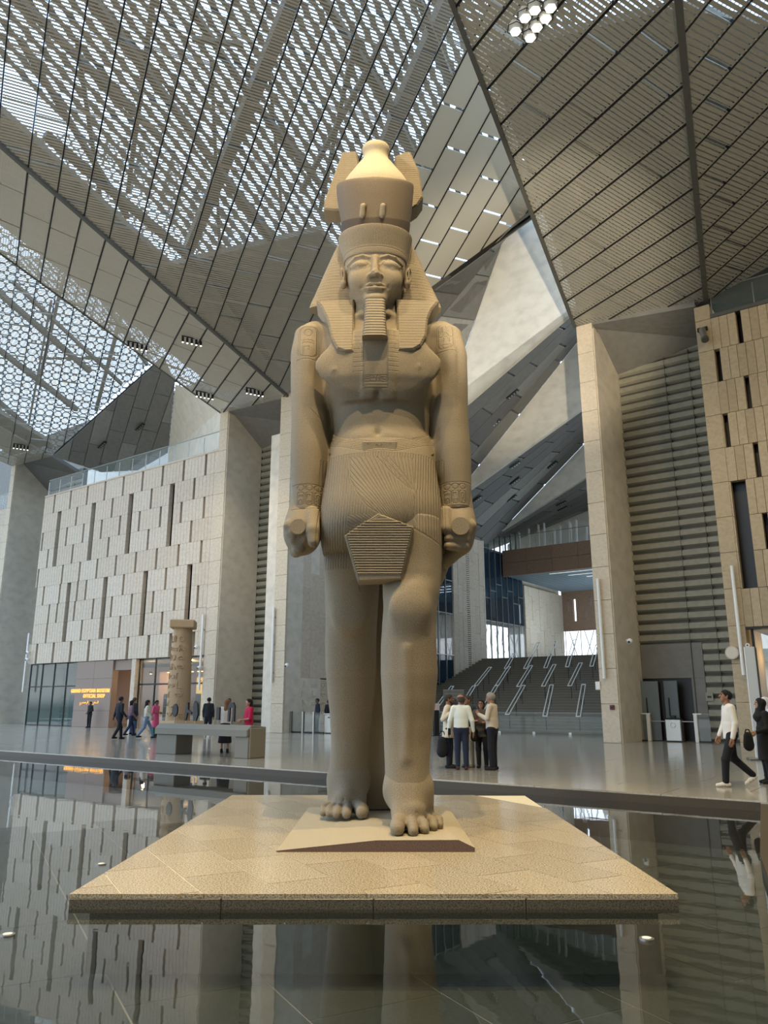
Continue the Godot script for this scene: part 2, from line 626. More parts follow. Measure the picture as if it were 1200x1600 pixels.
	lamp("screen", Color(.80, .90, .96), .75)
	mat("wood", Color(.50, .40, .30), .6, 0, grain, .5)
	mat("cream", Color(.86, .78, .60), .7)
	mat("shop_wall", Color(.80, .68, .60), .8)
	mat("yellow_wall", Color(.88, .80, .40), .7)
	mat("navy", Color(.06, .09, .15), .8)

func make_lights():
	# spotlights hung from the roof on the visitors' side; their housings are built with the roof
	for d in SPOTS + FLOODS:
		var l := SpotLight3D.new()
		l.name = "spot"
		l.position = Vector3(d[0], d[1], d[2])
		add_child(l, true)
		l.look_at_from_position(l.position, Vector3(d[3], d[4], d[5]), Vector3.RIGHT)
		l.light_color = Color(1, .89, .69) if d[8] is int and d[8] == 0 else Color(1, .93, .82)
		l.light_energy = d[6]
		l.spot_angle = d[7]
		l.spot_angle_attenuation = .6
		l.spot_range = 90
		l.spot_attenuation = 2
		l.light_size = .16
		l.shadow_enabled = true

# x y z, aim x y z, energy, half angle, tone
const SPOTS = [
	[.4, 22.4, -3.0, -.1, 5.0, -10.7, 430, 25, 0],
	[-3.9, 22.4, -6.4, -.5, 0, -10.2, 225, 20, 0],
	[4.5, 20.2, -6.4, .7, 0, -9.8, 250, 22, 0],
	[6.0, 19.4, -16.5, 9.0, 0, -24.0, 110, 50, 0],
	[14.0, 18.0, -18.0, 19.0, 8, -31.0, 34, 55, 0],
	[-9.0, 19.5, -37.5, -14.0, 2, -40.0, 80, 55, 1],
]

# ---------- ground, pool
func cut(poly: PackedVector2Array, by: Array) -> Array:
	var l := [poly]
	for b in by:
		var nx := []
		for q in l:
			for r in Geometry2D.clip_polygons(q, b):
				if not Geometry2D.is_polygon_clockwise(r): nx.append(r)
		l = nx
	return l

func pl(a: Array) -> PackedVector2Array:
	var p := PackedVector2Array()
	for k in range(0, a.size(), 2): p.append(Vector2(a[k], a[k + 1]))
	if Geometry2D.is_polygon_clockwise(p): p.reverse()
	return p

func make_ground_and_pool():
	var gr := MB.new()
	gr.box(Vector3(-300, -2.2, -300), Vector3(300, -1.4, 300))
	tag(obj("ground", gr.mesh(), mat("sand", Color(.62, .55, .44), .9)), "pale sandy ground outside the hall", "ground", "", "structure")
	# floor in facade coordinates (s, n): pool cut out
	var pool := pl([-60, 16.72, 19.6, 16.72, 20.46, 21.5, 22.4, 29.5, 24, 60, -60, 60])
	var area := pl([-46, -9.5, 40, -9.5, 40, 62, -46, 62])
	var f := tag(node("floor", FT), "grey polished granite floor of the hall", "floor", "", "structure")
	var body := MB.new()
	for p in Geometry2D.clip_polygons(area, pool):
		if not Geometry2D.is_polygon_clockwise(p): body.extr(p, Vector3(0, 0, 0), Vector3.RIGHT, Vector3.BACK, Vector3.UP, -1.4, -.03)
	obj("floor_bed", body.mesh(), M.floor_edge, f)
	var nt := 0
	var rest := MB.new()
	for i in range(-17, 14):
		for j in range(-5, 14):
			var s0 := i * 2.4 + (1.2 if j % 2 else 0.0); var n0 := -3.0 + j * 1.42
			if n0 > 25: continue
			for q in Geometry2D.intersect_polygons(pl([s0 + .006, n0 + .006, s0 + 2.394, n0 + .006, s0 + 2.394, n0 + 1.414, s0 + .006, n0 + 1.414]), area):
				for r in Geometry2D.clip_polygons(q, pool):
					if Geometry2D.is_polygon_clockwise(r): continue
					var p := fw(s0, 0, n0)
					var view := p.z < -8 and absf(p.x) < -p.z * .62 + 2
					var b := MB.new() if view and nt < 300 else rest
					b.extr(r, Vector3(), Vector3.RIGHT, Vector3.BACK, Vector3.UP, -.03, 0)
					if b != rest:
						obj("floor_tile", b.mesh(), M.floor_tile if rng.randf() < .55 else M.floor_tile_b, f)
						nt += 1
	tag(obj("floor_tile", rest.mesh(), M.floor_tile, f), "", "", "", "stuff")
	# pool
	var pb := tag(node("pool", FT), "shallow dark stone pool basin around the statue platform", "pool", "", "structure")
	var basin := MB.new()
	basin.extr(pl([-60, 16.75, 24, 16.75, 24, 60, -60, 60]), Vector3(), Vector3.RIGHT, Vector3.BACK, Vector3.UP, -1.35, -.806)
	obj("basin_bed", basin.mesh(), M.pool_joint, pb)
	for i in range(-8, 12):
		for j in range(-9, 3):
			var q0 := .2 + i * 1.2; var p0 := -.4 + j * 1.9 + (.95 if i % 2 else 0.0)
			var q := PackedVector2Array()
			for e in [[.009, .009], [1.191, .009], [1.191, 1.891], [.009, 1.891]]:
				var w := Vector3(.883 * (q0 + e[0]) + .47 * (p0 + e[1]), 0, -.47 * (q0 + e[0]) + .883 * (p0 + e[1])) - P0
				q.append(Vector2(w.dot(TS), w.dot(NN)))
			if Geometry2D.is_polygon_clockwise(q): q.reverse()
			for r in Geometry2D.intersect_polygons(q, pool):
				var b := MB.new()
				b.extr(r, Vector3(), Vector3.RIGHT, Vector3.BACK, Vector3.UP, -.83, -.8)
				obj("pool_tile", b.mesh(), M.pool_tile, pb)
	var wt := MB.new()
	wt.extr(pl([-60, 16.75, 19.63, 16.75, 20.49, 21.5, 22.43, 29.5, 24, 60, -60, 60]), Vector3(), Vector3.RIGHT, Vector3.BACK, Vector3.UP, WATER - .002, WATER)
	var one := MB.new()
	for k in range(0, wt.v.size(), 3):
		if wt.n[k].y > .9: one.tri(wt.v[k], wt.v[k + 1], wt.v[k + 2], Vector3.UP)
	tag(obj("pool_water", one.mesh(), M.water, self, FT), "still dark green water mirroring the statue and the hall", "water", "", "structure")
	# platform (axis aligned with the visitor)
	var pt := node("statue_platform", STAND)
	tag(pt, "low square granite platform standing in the pool under the colossal statue", "platform")
	obj("platform_bed", bx(Vector3(-3.02, -.37, -16.3), Vector3(2.82, -.258, -8.16)), M.plinth_joint, pt)
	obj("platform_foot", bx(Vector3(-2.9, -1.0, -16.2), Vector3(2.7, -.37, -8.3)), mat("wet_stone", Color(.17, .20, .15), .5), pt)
	var topp := pl([-3.05, -16.34, 2.85, -16.34, 2.85, -8.12, -3.05, -8.12])
	for i in 13:
		for j in 10:
			var q0 := .17 + i * .7; var p0 := -16.5 + j * 1.4 + (.7 if i % 2 else 0.0)
			var q := PackedVector2Array()
			for e in [[.008, .008], [.692, .008], [.692, 1.392], [.008, 1.392]]:
				q.append(Vector2(.883 * (q0 + e[0]) + .47 * (p0 + e[1]), -.47 * (q0 + e[0]) + .883 * (p0 + e[1])))
			if Geometry2D.is_polygon_clockwise(q): q.reverse()
			for r in Geometry2D.intersect_polygons(q, topp):
				var b := MB.new()
				b.extr(r, Vector3(), Vector3.RIGHT, Vector3.BACK, Vector3.UP, -.29, -.25)
				obj("platform_tile", b.mesh(), M.plinth if (i + j) % 2 else M.plinth_b, pt)
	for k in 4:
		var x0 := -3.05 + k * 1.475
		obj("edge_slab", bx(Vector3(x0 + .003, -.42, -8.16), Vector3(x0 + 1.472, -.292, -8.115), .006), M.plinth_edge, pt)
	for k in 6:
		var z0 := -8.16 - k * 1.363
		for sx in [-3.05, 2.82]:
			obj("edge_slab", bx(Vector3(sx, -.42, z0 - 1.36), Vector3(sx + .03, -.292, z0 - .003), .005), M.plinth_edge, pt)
# ---------- walls
const ROWH = [16.85, 15.45, 14.05, 12.67, 11.27, 9.88, 8.48, 7.10, 5.70, 4.27]

# a wall block of upright planks: one closed ridged profile, swept up
func plank_block(w: float, h: float, d := .3) -> ArrayMesh:
	var k := "plank%.2f_%.2f" % [w, h]
	if not cache.has(k):
		var n := maxi(1, roundi(w / .31))
		var p := PackedVector2Array([Vector2(0, 0), Vector2(0, d)])
		for i in range(1, n):
			var x := w * i / n
			p.append_array([Vector2(x - .009, d), Vector2(x - .009, d - .03), Vector2(x + .009, d - .03), Vector2(x + .009, d)])
		p.append_array([Vector2(w, d), Vector2(w, 0)])
		var b := MB.new()
		b.extr(p, Vector3(), Vector3.RIGHT, Vector3.BACK, Vector3.UP, 0, h)
		cache[k] = b.mesh()
	return cache[k]

# slots: [row from, row to (exclusive), s left, s right]
func slot_wall(parent: Node3D, s0: float, s1: float, slots: Array, mats: Array, single := 99.0):
	for r in 9:
		var top: float = ROWH[r]; var bot: float = ROWH[r + 1]
		var cuts := []
		for q in slots:
			if q[0] <= r and r < q[1] and q[3] > s0 and q[2] < s1: cuts.append(q)
		cuts.sort_custom(func(a, b): return a[2] < b[2])
		var x := s0
		cuts.append([r, r + 1, s1, s1])
		for q in cuts:
			var w: float = minf(q[2], s1) - x
			if w > .05:
				if x >= single:
					var n := maxi(1, roundi(w / .305))
					for i in n:
						obj("stone_panel", bx(Vector3(0, 0, 0), Vector3(w / n - .012, top - bot - .014, .3), .006), mats[rng.randi() % mats.size()], parent, Transform3D(Basis(), Vector3(x + w * i / n, bot + .007, -.3)))
				else:
					obj("stone_panel", plank_block(w - .012, top - bot - .014), mats[rng.randi() % mats.size()], parent, Transform3D(Basis(), Vector3(x + .006, bot + .007, -.3)))
			x = q[3]

func make_walls():
	# left facade
	var wl := tag(node("wall_left", FT), "left stone facade of upright planks with dark narrow slots above the shop", "wall", "", "structure")
	var sl := []
	for k in 9:
		sl.append([0, 1, -30.76 + k * 2.11 - .1, -30.76 + k * 2.11 + .1])
		sl.append([8, 9, -31.0 + k * 2.115 - .13, -31.0 + k * 2.115 + .13])
	for k in 4:
		sl.append([1, 2, -27.66 + k * 4.265 - .1, -27.66 + k * 4.265 + .1])
		sl.append([1, 4, -29.9 + k * 4.295 - .25, -29.9 + k * 4.295 + .25])
		sl.append([7, 8, -29.98 + k * 4.28 - .1, -29.98 + k * 4.28 + .1])
	for k in 5:
		sl.append([5, 8, -32.1 + k * 4.3 - .15, -32.1 + k * 4.3 + .33])
	for s in [-31.85, -28.69, -26.6, -24.45, -22.35, -20.23, -18.03, -15.98, -13.83]: sl.append([2, 3, s - .1, s + .1])
	for s in [-30.88, -27.7, -23.45, -19.15, -14.92]: sl.append([3, 4, s - .1, s + .1])
	for s in [-31.9, -28.73, -26.6, -24.55, -22.42, -20.27, -18.14, -15.99, -13.86]: sl.append([4, 5, s - .1, s + .1])
	for s in [-30.9, -28.82, -26.65, -25.62, -21.40, -17.06]: sl.append([5, 6, s - .1, s + .1])
	for s in [-29.95, -28.93, -26.77, -24.59, -22.51, -20.37, -18.17, -16.06, -13.93]: sl.append([6, 7, s - .1, s + .1])
	# tall slots win over short ones
	var keep := []
	sl.sort_custom(func(a, b): return a[1] - a[0] > b[1] - b[0])
	for q in sl:
		var bad := false
		for o in keep:
			if o[0] < q[1] and q[0] < o[1] and q[2] < o[3] + .25 and o[2] < q[3] + .25: bad = true
		if not bad: keep.append(q)
	slot_wall(wl, -32.1, -13.08, keep, [M.stone, M.stone_b, M.stone_c])
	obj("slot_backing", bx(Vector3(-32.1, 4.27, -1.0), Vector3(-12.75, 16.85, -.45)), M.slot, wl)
	for k in 12:
		obj("edge_panel", bx(Vector3(-13.07, k * 1.404 + .006, -.3), Vector3(-12.76, k * 1.404 + 1.398, 0), .006), M.stone_c if k % 2 else M.stone, wl)
	obj("coping", bx(Vector3(-32.1, 16.85, -1.0), Vector3(-12.75, 16.98, .03), .01), M.stone_b, wl)
	obj("terrace_slab", bx(Vector3(-32.1, 16.2, -9), Vector3(-12.0, 16.8, -1.0)), M.smooth, wl)
	balustrade("glass_balustrade", "long glass balustrade along the top of the left stone facade", -32.0, -12.9, 16.98, -.15, 1.25, 1.47)
	make_shop()
	# right facade
	var wr := tag(node("wall_right", FT), "right stone facade of warm upright planks with black slots", "wall", "", "structure")
	var sr := []
	for k in 5:
		var o := k * 2.1
		sr.append([0, 1, 17.44 + o, 17.63 + o])
		sr.append([1, 2, 16.54 + o, 16.71 + o])
		sr.append([2, 3, 17.47 + o, 17.65 + o])
		sr.append([3, 4, 16.55 + o, 16.73 + o])
		sr.append([4, 5, 17.5 + o, 17.68 + o])
		sr.append([6, 7, 17.53 + o, 17.71 + o])
	for k in 3:
		sr.append([5, 8, 16.57 + k * 4.2, 17.09 + k * 4.2])
	slot_wall(wr, 16.5, 26.0, sr, [M.stone_warm, M.stone_warm_b, M.stone_warm], 16.4)
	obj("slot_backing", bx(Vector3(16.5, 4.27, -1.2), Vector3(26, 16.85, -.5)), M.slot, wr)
	for k in 13:
		obj("edge_panel", bx(Vector3(15.9, ROWH[0] - 1.39 * k - 1.384 if k < 12 else .0, -.6), Vector3(16.494, ROWH[0] - 1.39 * k - .006, 0), .008), M.stone_warm, wr)
	obj("edge_core", bx(Vector3(15.9, .0, -3.0), Vector3(16.49, 17.56, -.6)), M.smooth, wr)
	obj("edge_panel", bx(Vector3(15.9, 16.856, -.6), Vector3(16.494, 17.5, 0), .008), M.stone_warm, wr)
	obj("coping", bx(Vector3(16.5, 16.85, -1.2), Vector3(26, 17.02, .03), .01), M.trim_metal, wr)
	obj("terrace_slab", bx(Vector3(16.5, 16.2, -9), Vector3(26, 16.8, -1.2)), M.smooth, wr)
	balustrade("glass_balustrade", "dark glass balustrade along the top of the right stone facade", 16.55, 25.9, 17.02, -.15, 1.15, 1.6)
	# recess behind the right terrace and shop window at the right edge
	obj("wall_terrace", bx(Vector3(16.0, 16.8, -9.2), Vector3(26, 21, -9)), M.dark_panel_c, self, FT).set_meta("kind", "structure")
	tag(get_node("wall_terrace"), "dark wall behind the right terrace", "wall")
	make_right_shop()
	# piers and portals
	pier(-37.6, -37.0, 21.2, "pier of stone blocks at the left edge")
	pier(-13.02 + .28, -12.02, 19.6, "stone block pier at the right end of the left facade")
	pier(-7.5, -6.6, 19.3, "stone block pier left of the grand stair, behind the statue")
	pier(10.82, 11.55, 18.3, "stone block pier right of the grand stair")
	reveal(-37.0, 20.9, "wall_reveal", "smooth grey side wall of the far left portal")
	reveal(-12.0, 19.2, "wall_reveal", "smooth grey side wall of the left portal")
	reveal(11.56, 17.9, "wall_reveal", "smooth beige side wall of the right portal")
	shutter(-36.6, -32.1, 20.0, -3.0, "ribbed shutter wall closing the far left portal")
	shutter(-11.98, -7.5, 18.8, -3.0, "ribbed grey shutter wall closing the left portal")
	shutter(11.58, 15.9, 17.8, -3.0, "ribbed beige shutter wall closing the right portal", true)
	# far left facade strip beyond the last pier
	var wf := tag(node("wall_far_left", FT), "strip of stone facade at the far left edge", "wall", "", "structure")
	slot_wall(wf, -46, -37.6, [[0, 1, -38.9, -38.7], [2, 3, -38.5, -38.3], [1, 4, -40.3, -39.8], [5, 8, -39.4, -38.9]], [M.stone, M.stone_b])
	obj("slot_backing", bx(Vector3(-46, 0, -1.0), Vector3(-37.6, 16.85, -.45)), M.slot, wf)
	balustrade("glass_balustrade", "short glass balustrade at the far left edge", -46, -37.7, 16.9, -.15, 1.25, 1.47)

func pier(s0: float, s1: float, top: float, label: String):
	var p := tag(node("pillar", FT), label, "pillar", "", "structure")
	obj("core", bx(Vector3(s0 + .01, 0, -3.0), Vector3(s1 - .01, top, -.12)), M.smooth, p)
	var h := 0.0
	var k := 0
	while h < top - .2:
		var t := minf(top, h + (1.5 if k == 0 else 1.39))
		obj("stone_block", bx(Vector3(s0, h + .006, -.12), Vector3(s1, t - .006, .04), .01), M.pier, p)
		h = t
		k += 1

func reveal(s: float, top: float, called: String, label: String):
	var b := MB.new()
	b.box(Vector3(s - .02, 0, -3.2), Vector3(s + .03, top, -.02))
	tag(obj(called, b.mesh(), M.smooth, self, FT), label, "wall", "", "structure")

func shutter(s0: float, s1: float, top: float, n: float, label: String, gate := false):
	var w := tag(node("wall_shutter", FT), label, "wall", "", "structure")
	obj("backing", bx(Vector3(s0, 0, n - .4), Vector3(s1, top, n - .12)), M.shutter_dark, w)
	var pitch := .447
	# one slat: a sloping face with a shadow step under it
	var prof := pl([0, 0, .02, 0, .15, .08, .15, .30, .10, .33, 0, .33])
	var y := .05
	while y < top:
		var a := s0
		if gate and y < 4.0: a = s0 + 2.62
		var seg := 4 if not (gate and y < 4.0) else 2
		var b := MB.new()
		b.extr(prof, Vector3(), Vector3.BACK, Vector3.UP, Vector3.RIGHT, 0, s1 - a)
		obj("slat", b.mesh(), M.shutter, w, Transform3D(Basis(), Vector3(a, y, n - .13)))
		y += pitch
	for k in 5:
		var s := lerpf(s0, s1, (k + .0) / 4.0)
		if gate and k < 2: continue
		obj("post", bx(Vector3(s - .012, 0, n - .1), Vector3(s + .012, top, n + .03)), M.shutter_dark, w)
	if gate:
		obj("gate_panel", bx(Vector3(s0, 2.55, n - .12), Vector3(s0 + 2.6, 4.0, n - .02), .01), M.dark_panel, w)
		obj("gate_panel", bx(Vector3(s0 + 2.05, 0, n - .12), Vector3(s0 + 2.6, 2.55, n - .02), .01), M.dark_panel, w)
		obj("door_recess", bx(Vector3(s0, 0, n - .14), Vector3(s0 + 2.05, 2.55, n - .1)), M.black, w)

func balustrade(called: String, label: String, s0: float, s1: float, h: float, n: float, tall: float, step: float):
	var b := tag(node(called, fx(s0, h, n)), label, "balustrade")
	var k := 0
	var s := 0.0
	while s < s1 - s0 - .1:
		var w := minf(step, s1 - s0 - s)
		obj("pane", bx(Vector3(s + .02, .04, -.008), Vector3(s + w - .02, tall, .008)), M.pane_thin, b)
		obj("post", bx(Vector3(s - .025, 0, -.05), Vector3(s + .025, tall - .15, -.01), .004), M.steel, b)
		s += step
		k += 1
	obj("handrail", tb(Vector3(0, tall, 0), Vector3(s1 - s0, tall, 0), .03), M.steel, b)

func text(s: String, size: float, depth := .02, font := "Droid Sans", bold := false) -> TextMesh:
	var t := TextMesh.new()
	t.text = s
	var f := SystemFont.new()
	f.font_names = PackedStringArray([font])
	f.font_weight = 700 if bold else 400
	t.font = f
	t.font_size = 48
	t.pixel_size = size / 35.0
	t.depth = depth
	return t

func make_shop():
	var w := tag(node("window_1", FT), "left shop window of tall glass panes left of the sign wall", "window", "", "structure")
	for k in 4:
		var a := -32.0 + k * 1.53
		obj("pane", bx(Vector3(a + .02, .05, -.34), Vector3(a + 1.51, 4.2, -.32)), M.pane_green, w)
		obj("mullion", bx(Vector3(a - .03, 0, -.40), Vector3(a + .03, 4.25, -.28), .005), M.dark_steel, w)
	obj("transom", bx(Vector3(-32, 2.62, -.38), Vector3(-25.87, 2.70, -.29)), M.dark_steel, w)
	var w2 := tag(node("window_2", FT), "right shop window of tall glass panes behind the carved column", "window", "", "structure")
	for k in 4:
		var a := -19.4 + k * 1.585
		obj("pane", bx(Vector3(a + .02, .05, -.34), Vector3(a + 1.565, 4.2, -.32)), M.pane, w2)
		obj("mullion", bx(Vector3(a - .03, 0, -.40), Vector3(a + .03, 4.25, -.28), .005), M.dark_steel, w2)
	obj("transom", bx(Vector3(-19.4, 2.62, -.38), Vector3(-13.06, 2.72, -.29)), M.dark_steel, w2)
	var sw := tag(node("wall_sign", FT), "brown stone wall beside the shop entrance carrying the gold sign", "wall", "", "structure")
	for k in 2:
		for j in 3:
			obj("wall_slab", bx(Vector3(-25.87 + k * 2.02 + .004, [.0, 1.05, 3.1][j] + .004, -.5), Vector3(-23.86 + k * 2.02, [1.05, 3.1, 4.25][j] - .004, -.05), .006), M.wood if false else mat("sign_wall", Color(.55, .48, .43), .7) if not M.has("sign_wall") else M.sign_wall, sw)
	var sg := tag(node("shop_sign", fx(-24.12, 2.22, -.04)), "gold letters naming the museum shop in English and Arabic", "sign")
	obj("lettering", text("GRAND EGYPTIAN MUSEUM", .24, .03, "Droid Sans", true), M.gold_sign, sg, at(0, .1, 0))
	obj("lettering", text("OFFICIAL SHOP", .24, .03, "Droid Sans", true), M.gold_sign, sg, at(.48, -.24, 0))
	# the Arabic line, written right to left as strokes
	for st in ARABIC:
		var ar := MB.new()
		var pts := []
		for k in range(0, st.size(), 2): pts.append(Vector3(st[k], st[k + 1], 0))
		ar.path(pts, .014, 5)
		obj("letter", ar.mesh(), M.gold_sign, sg, at(.42, -.70, .01))
	# shop interior
	var r := tag(node("wall_shop", FT), "pale rear wall, ceiling and side walls inside the shop", "wall", "", "structure")
	obj("rear_wall", bx(Vector3(-32.1, 0, -7.2), Vector3(-12.2, 4.4, -7)), M.shop_wall, r)
	obj("shop_ceiling", bx(Vector3(-32.1, 4.15, -7), Vector3(-12.2, 4.4, -.5)), M.dark_panel, r)
	obj("side_wall", bx(Vector3(-32.3, 0, -7), Vector3(-32.1, 4.3, -.4)), M.dark_panel, r)
	obj("side_wall", bx(Vector3(-12.9, 0, -7), Vector3(-12.7, 4.3, -.6)), M.shop_wall, r)
	obj("partition", bx(Vector3(-21.84, 0, -4), Vector3(-19.6, 3.6, -3.8)), M.shop_wall, r)
	obj("entrance_pillar", bx(Vector3(-19.83, 0, -.5), Vector3(-19.42, 4.25, 0), .01), M.stone_b, r)
	obj("lintel", bx(Vector3(-21.84, 3.6, -.6), Vector3(-19.83, 4.25, -.2), .01), M.sign_wall, r)
	obj("yellow_panel", bx(Vector3(-18.2, .2, -4.1), Vector3(-16.0, 3.2, -4)), M.yellow_wall, r)
	obj("brown_panel", bx(Vector3(-15.4, .2, -3.1), Vector3(-13.2, 3.3, -3)), M.wood, r)
	var fr := tag(node("framed_picture", fx(-20.4, 1.7, -3.78)), "tall cream framed picture inside the shop entrance", "picture")
	obj("frame", bx(Vector3(-.45, -.7, 0), Vector3(.45, .75, .04), .01), M.wood, fr)
	obj("sheet", bx(Vector3(-.40, -.65, .03), Vector3(.40, .70, .05)), M.cream, fr)
	var cab := MB.new()
	cab.path([Vector3(-.22, -.35, .06), Vector3(0, .45, .06), Vector3(.22, -.35, .06)], .012, 5)
	obj("cord", cab.mesh(), M.black, fr)
	for d in [[-30.6, 1.2], [-29.2, 1.2], [-27.4, 1.4], [-18.9, 1.2], [-16.9, 1.1], [-14.6, 1.3]]:
		var u := tag(node("display_shelf", fx(d[0], 0, -2.6)), ["dark display shelf just inside the left edge of the shop", "dark display shelf in the middle of the left shop window", "dark display shelf beside the sign wall", "display shelf beside the shop entrance pillar", "display shelf in front of the yellow panel", "display shelf in front of the brown panel"][[-30.6, -29.2, -27.4, -18.9, -16.9, -14.6].find(d[0])], "shelf")
		for k in 4: obj("shelf_board", bx(Vector3(-.55, .25 + k * .52, -.2), Vector3(.55, .29 + k * .52, .2)), M.wood, u)
		for e in [-.56, .53]: obj("side_panel", bx(Vector3(e, 0, -.22), Vector3(e + .03, 2.1, .22)), M.navy, u)
	var sph := tag(node("globe_lamp", fx(-27.0, 2.35, -2.0)), "round amber globe lamp in the left shop window", "lamp")
	var sp := SphereMesh.new()
	sp.radius = .42; sp.height = .84; sp.radial_segments = 20; sp.rings = 12
	obj("shade", sp, mat("amber", Color(.80, .62, .40), .4), sph)
	obj("rod", tb(Vector3(0, .4, 0), Vector3(0, 1.8, 0), .02), M.dark_steel, sph)
	for d in [[-20.7, 3.3, -2.2, 22], [-17.0, 3.9, -2.4, 34], [-14.4, 3.9, -2.0, 22], [-28.5, 3.9, -3.0, 14]]:
		var i := int(d[3]) + int(d[0])
		var u := tag(node("downlight", fx(d[0], d[1] + .12, d[2])), ["round ceiling downlight inside the shop entrance", "round ceiling downlight over the yellow panel", "round ceiling downlight over the brown panel", "round ceiling downlight in the left shop window"][[-20.7, -17.0, -14.4, -28.5].find(d[0])], "light")
		obj("housing", tb(Vector3(0, 0, 0), Vector3(0, .14, 0), .10, 12), M.dark_steel, u)
		obj("bulb", tb(Vector3(0, -.03, 0), Vector3(0, .0, 0), .075, 12), M.glow_warm, u)
		var l := OmniLight3D.new()
		l.name = "downlight_lamp"
		u.add_child(l)
		l.position = Vector3(0, -.12, 0)
		l.light_color = Color(1, .82, .55)
		l.light_energy = d[3] * .13
		l.omni_range = 60
		l.omni_attenuation = 2
		l.light_size = .07
		l.shadow_enabled = true
	for d in [[-18.6, -16.1], [-15.7, -13.2]]:
		tag(obj("light_strip", bx(Vector3(d[0], 3.42, -1.9), Vector3(d[1], 3.47, -1.84)), M.glow_warm, self, FT), "thin warm light strip in the right shop window " + ("left of the column" if d[0] < -17 else "right of the column"), "light")

const ARABIC = [
	[0.62, .0, .62, .16], [.56, .16, .56, 0, .40, 0, .36, .05, .32, .0, .26, .0], [.26, 0, .22, .07, .16, .07, .16, -.02, .10, -.08, .02, -.06], [.0, .0, -.04, .06, -.09, .0, -.16, 0], [-.16, 0, -.18, .06, -.2, 0, -.24, .06, -.27, 0, -.33, 0, -.35, .05, -.39, -.06],
	[-.50, 0, -.50, .16], [-.56, .16, -.56, 0, -.62, 0, -.68, -.08], [-.74, .05, -.76, 0, -.80, .06, -.84, 0, -.88, .06, -.92, 0, -1.0, 0], [-1.0, 0, -1.03, .06, -1.1, .05, -1.08, 0, -1.14, 0], [-1.18, .04, -1.22, -.05, -1.30, -.07], [-1.3, .03, -1.36, .05, -1.42, .0, -1.36, -.06, -1.46, -.08],
	[.30, .13, .31, .135], [-.12, .12, -.11, .125], [-.30, .13, -.29, .135], [-1.38, -.14, -1.36, -.14], [-1.44, -.14, -1.42, -.14]]

func make_right_shop():
	var w := tag(node("window_3", FT), "shop window at the right edge below the warm stone facade", "window", "", "structure")
	for k in 3:
		var a := 16.66 + k * 2.2
		obj("pane", bx(Vector3(a + .03, .05, -.34), Vector3(a + 2.17, 4.2, -.32)), M.pane, w)
		obj("mullion", bx(Vector3(a - .04, 0, -.40), Vector3(a + .04, 4.27, -.28), .005), M.black, w)
	obj("head", bx(Vector3(16.5, 4.2, -.42), Vector3(24, 4.29, -.02)), M.black, w)
	var r := tag(node("wall_cafe", FT), "dark walls and ceiling inside the right window", "wall", "", "structure")
	obj("rear_wall", bx(Vector3(16.5, 0, -5.2), Vector3(26, 4.4, -5)), M.dark_panel_c, r)
	obj("inner_ceiling", bx(Vector3(16.5, 4.25, -5), Vector3(26, 4.5, -.4)), M.dark_panel, r)
	obj("ceiling_band", bx(Vector3(16.6, 3.55, -4.95), Vector3(26, 4.2, -4.8)), M.cream, r)
	obj("counter", bx(Vector3(17.2, 0, -3.4), Vector3(25, 1.1, -2.8), .02), M.wood, r)
	for k in 3:
		var u := tag(node("pendant_light", fx(17.1 + k * .75, 3.3, -2.4)), ["first warm pendant light inside the right window", "second warm pendant light inside the right window", "third warm pendant light inside the right window"][k], "light")
		obj("rod", tb(Vector3(0, .08, 0), Vector3(0, .95, 0), .012, 6), M.black, u)
		var sp := SphereMesh.new()
		sp.radius = .07; sp.height = .14; sp.radial_segments = 12; sp.rings = 6
		obj("bulb", sp, M.glow_warm, u)
		var l := OmniLight3D.new()
		l.name = "pendant_lamp"
		u.add_child(l)
		l.light_color = Color(1, .8, .5)
		l.light_energy = .5
		l.omni_range = 40
		l.omni_attenuation = 2
		l.light_size = .05
		l.shadow_enabled = true
	var st := MB.new()
	for k in 3:
		for j in 10:
			var a := TAU * j / 10; var b := TAU * (j + 1) / 10
			st.tube(Vector3(17.35 + cos(a) * .3, 2.9 - k * .62 + sin(a) * .28, -2.9), Vector3(17.35 + cos(b) * .3, 2.9 - k * .62 + sin(b) * .28, -2.9), .035, .035, 6)
	obj("ring_screen", st.mesh(), M.trim_metal, r)
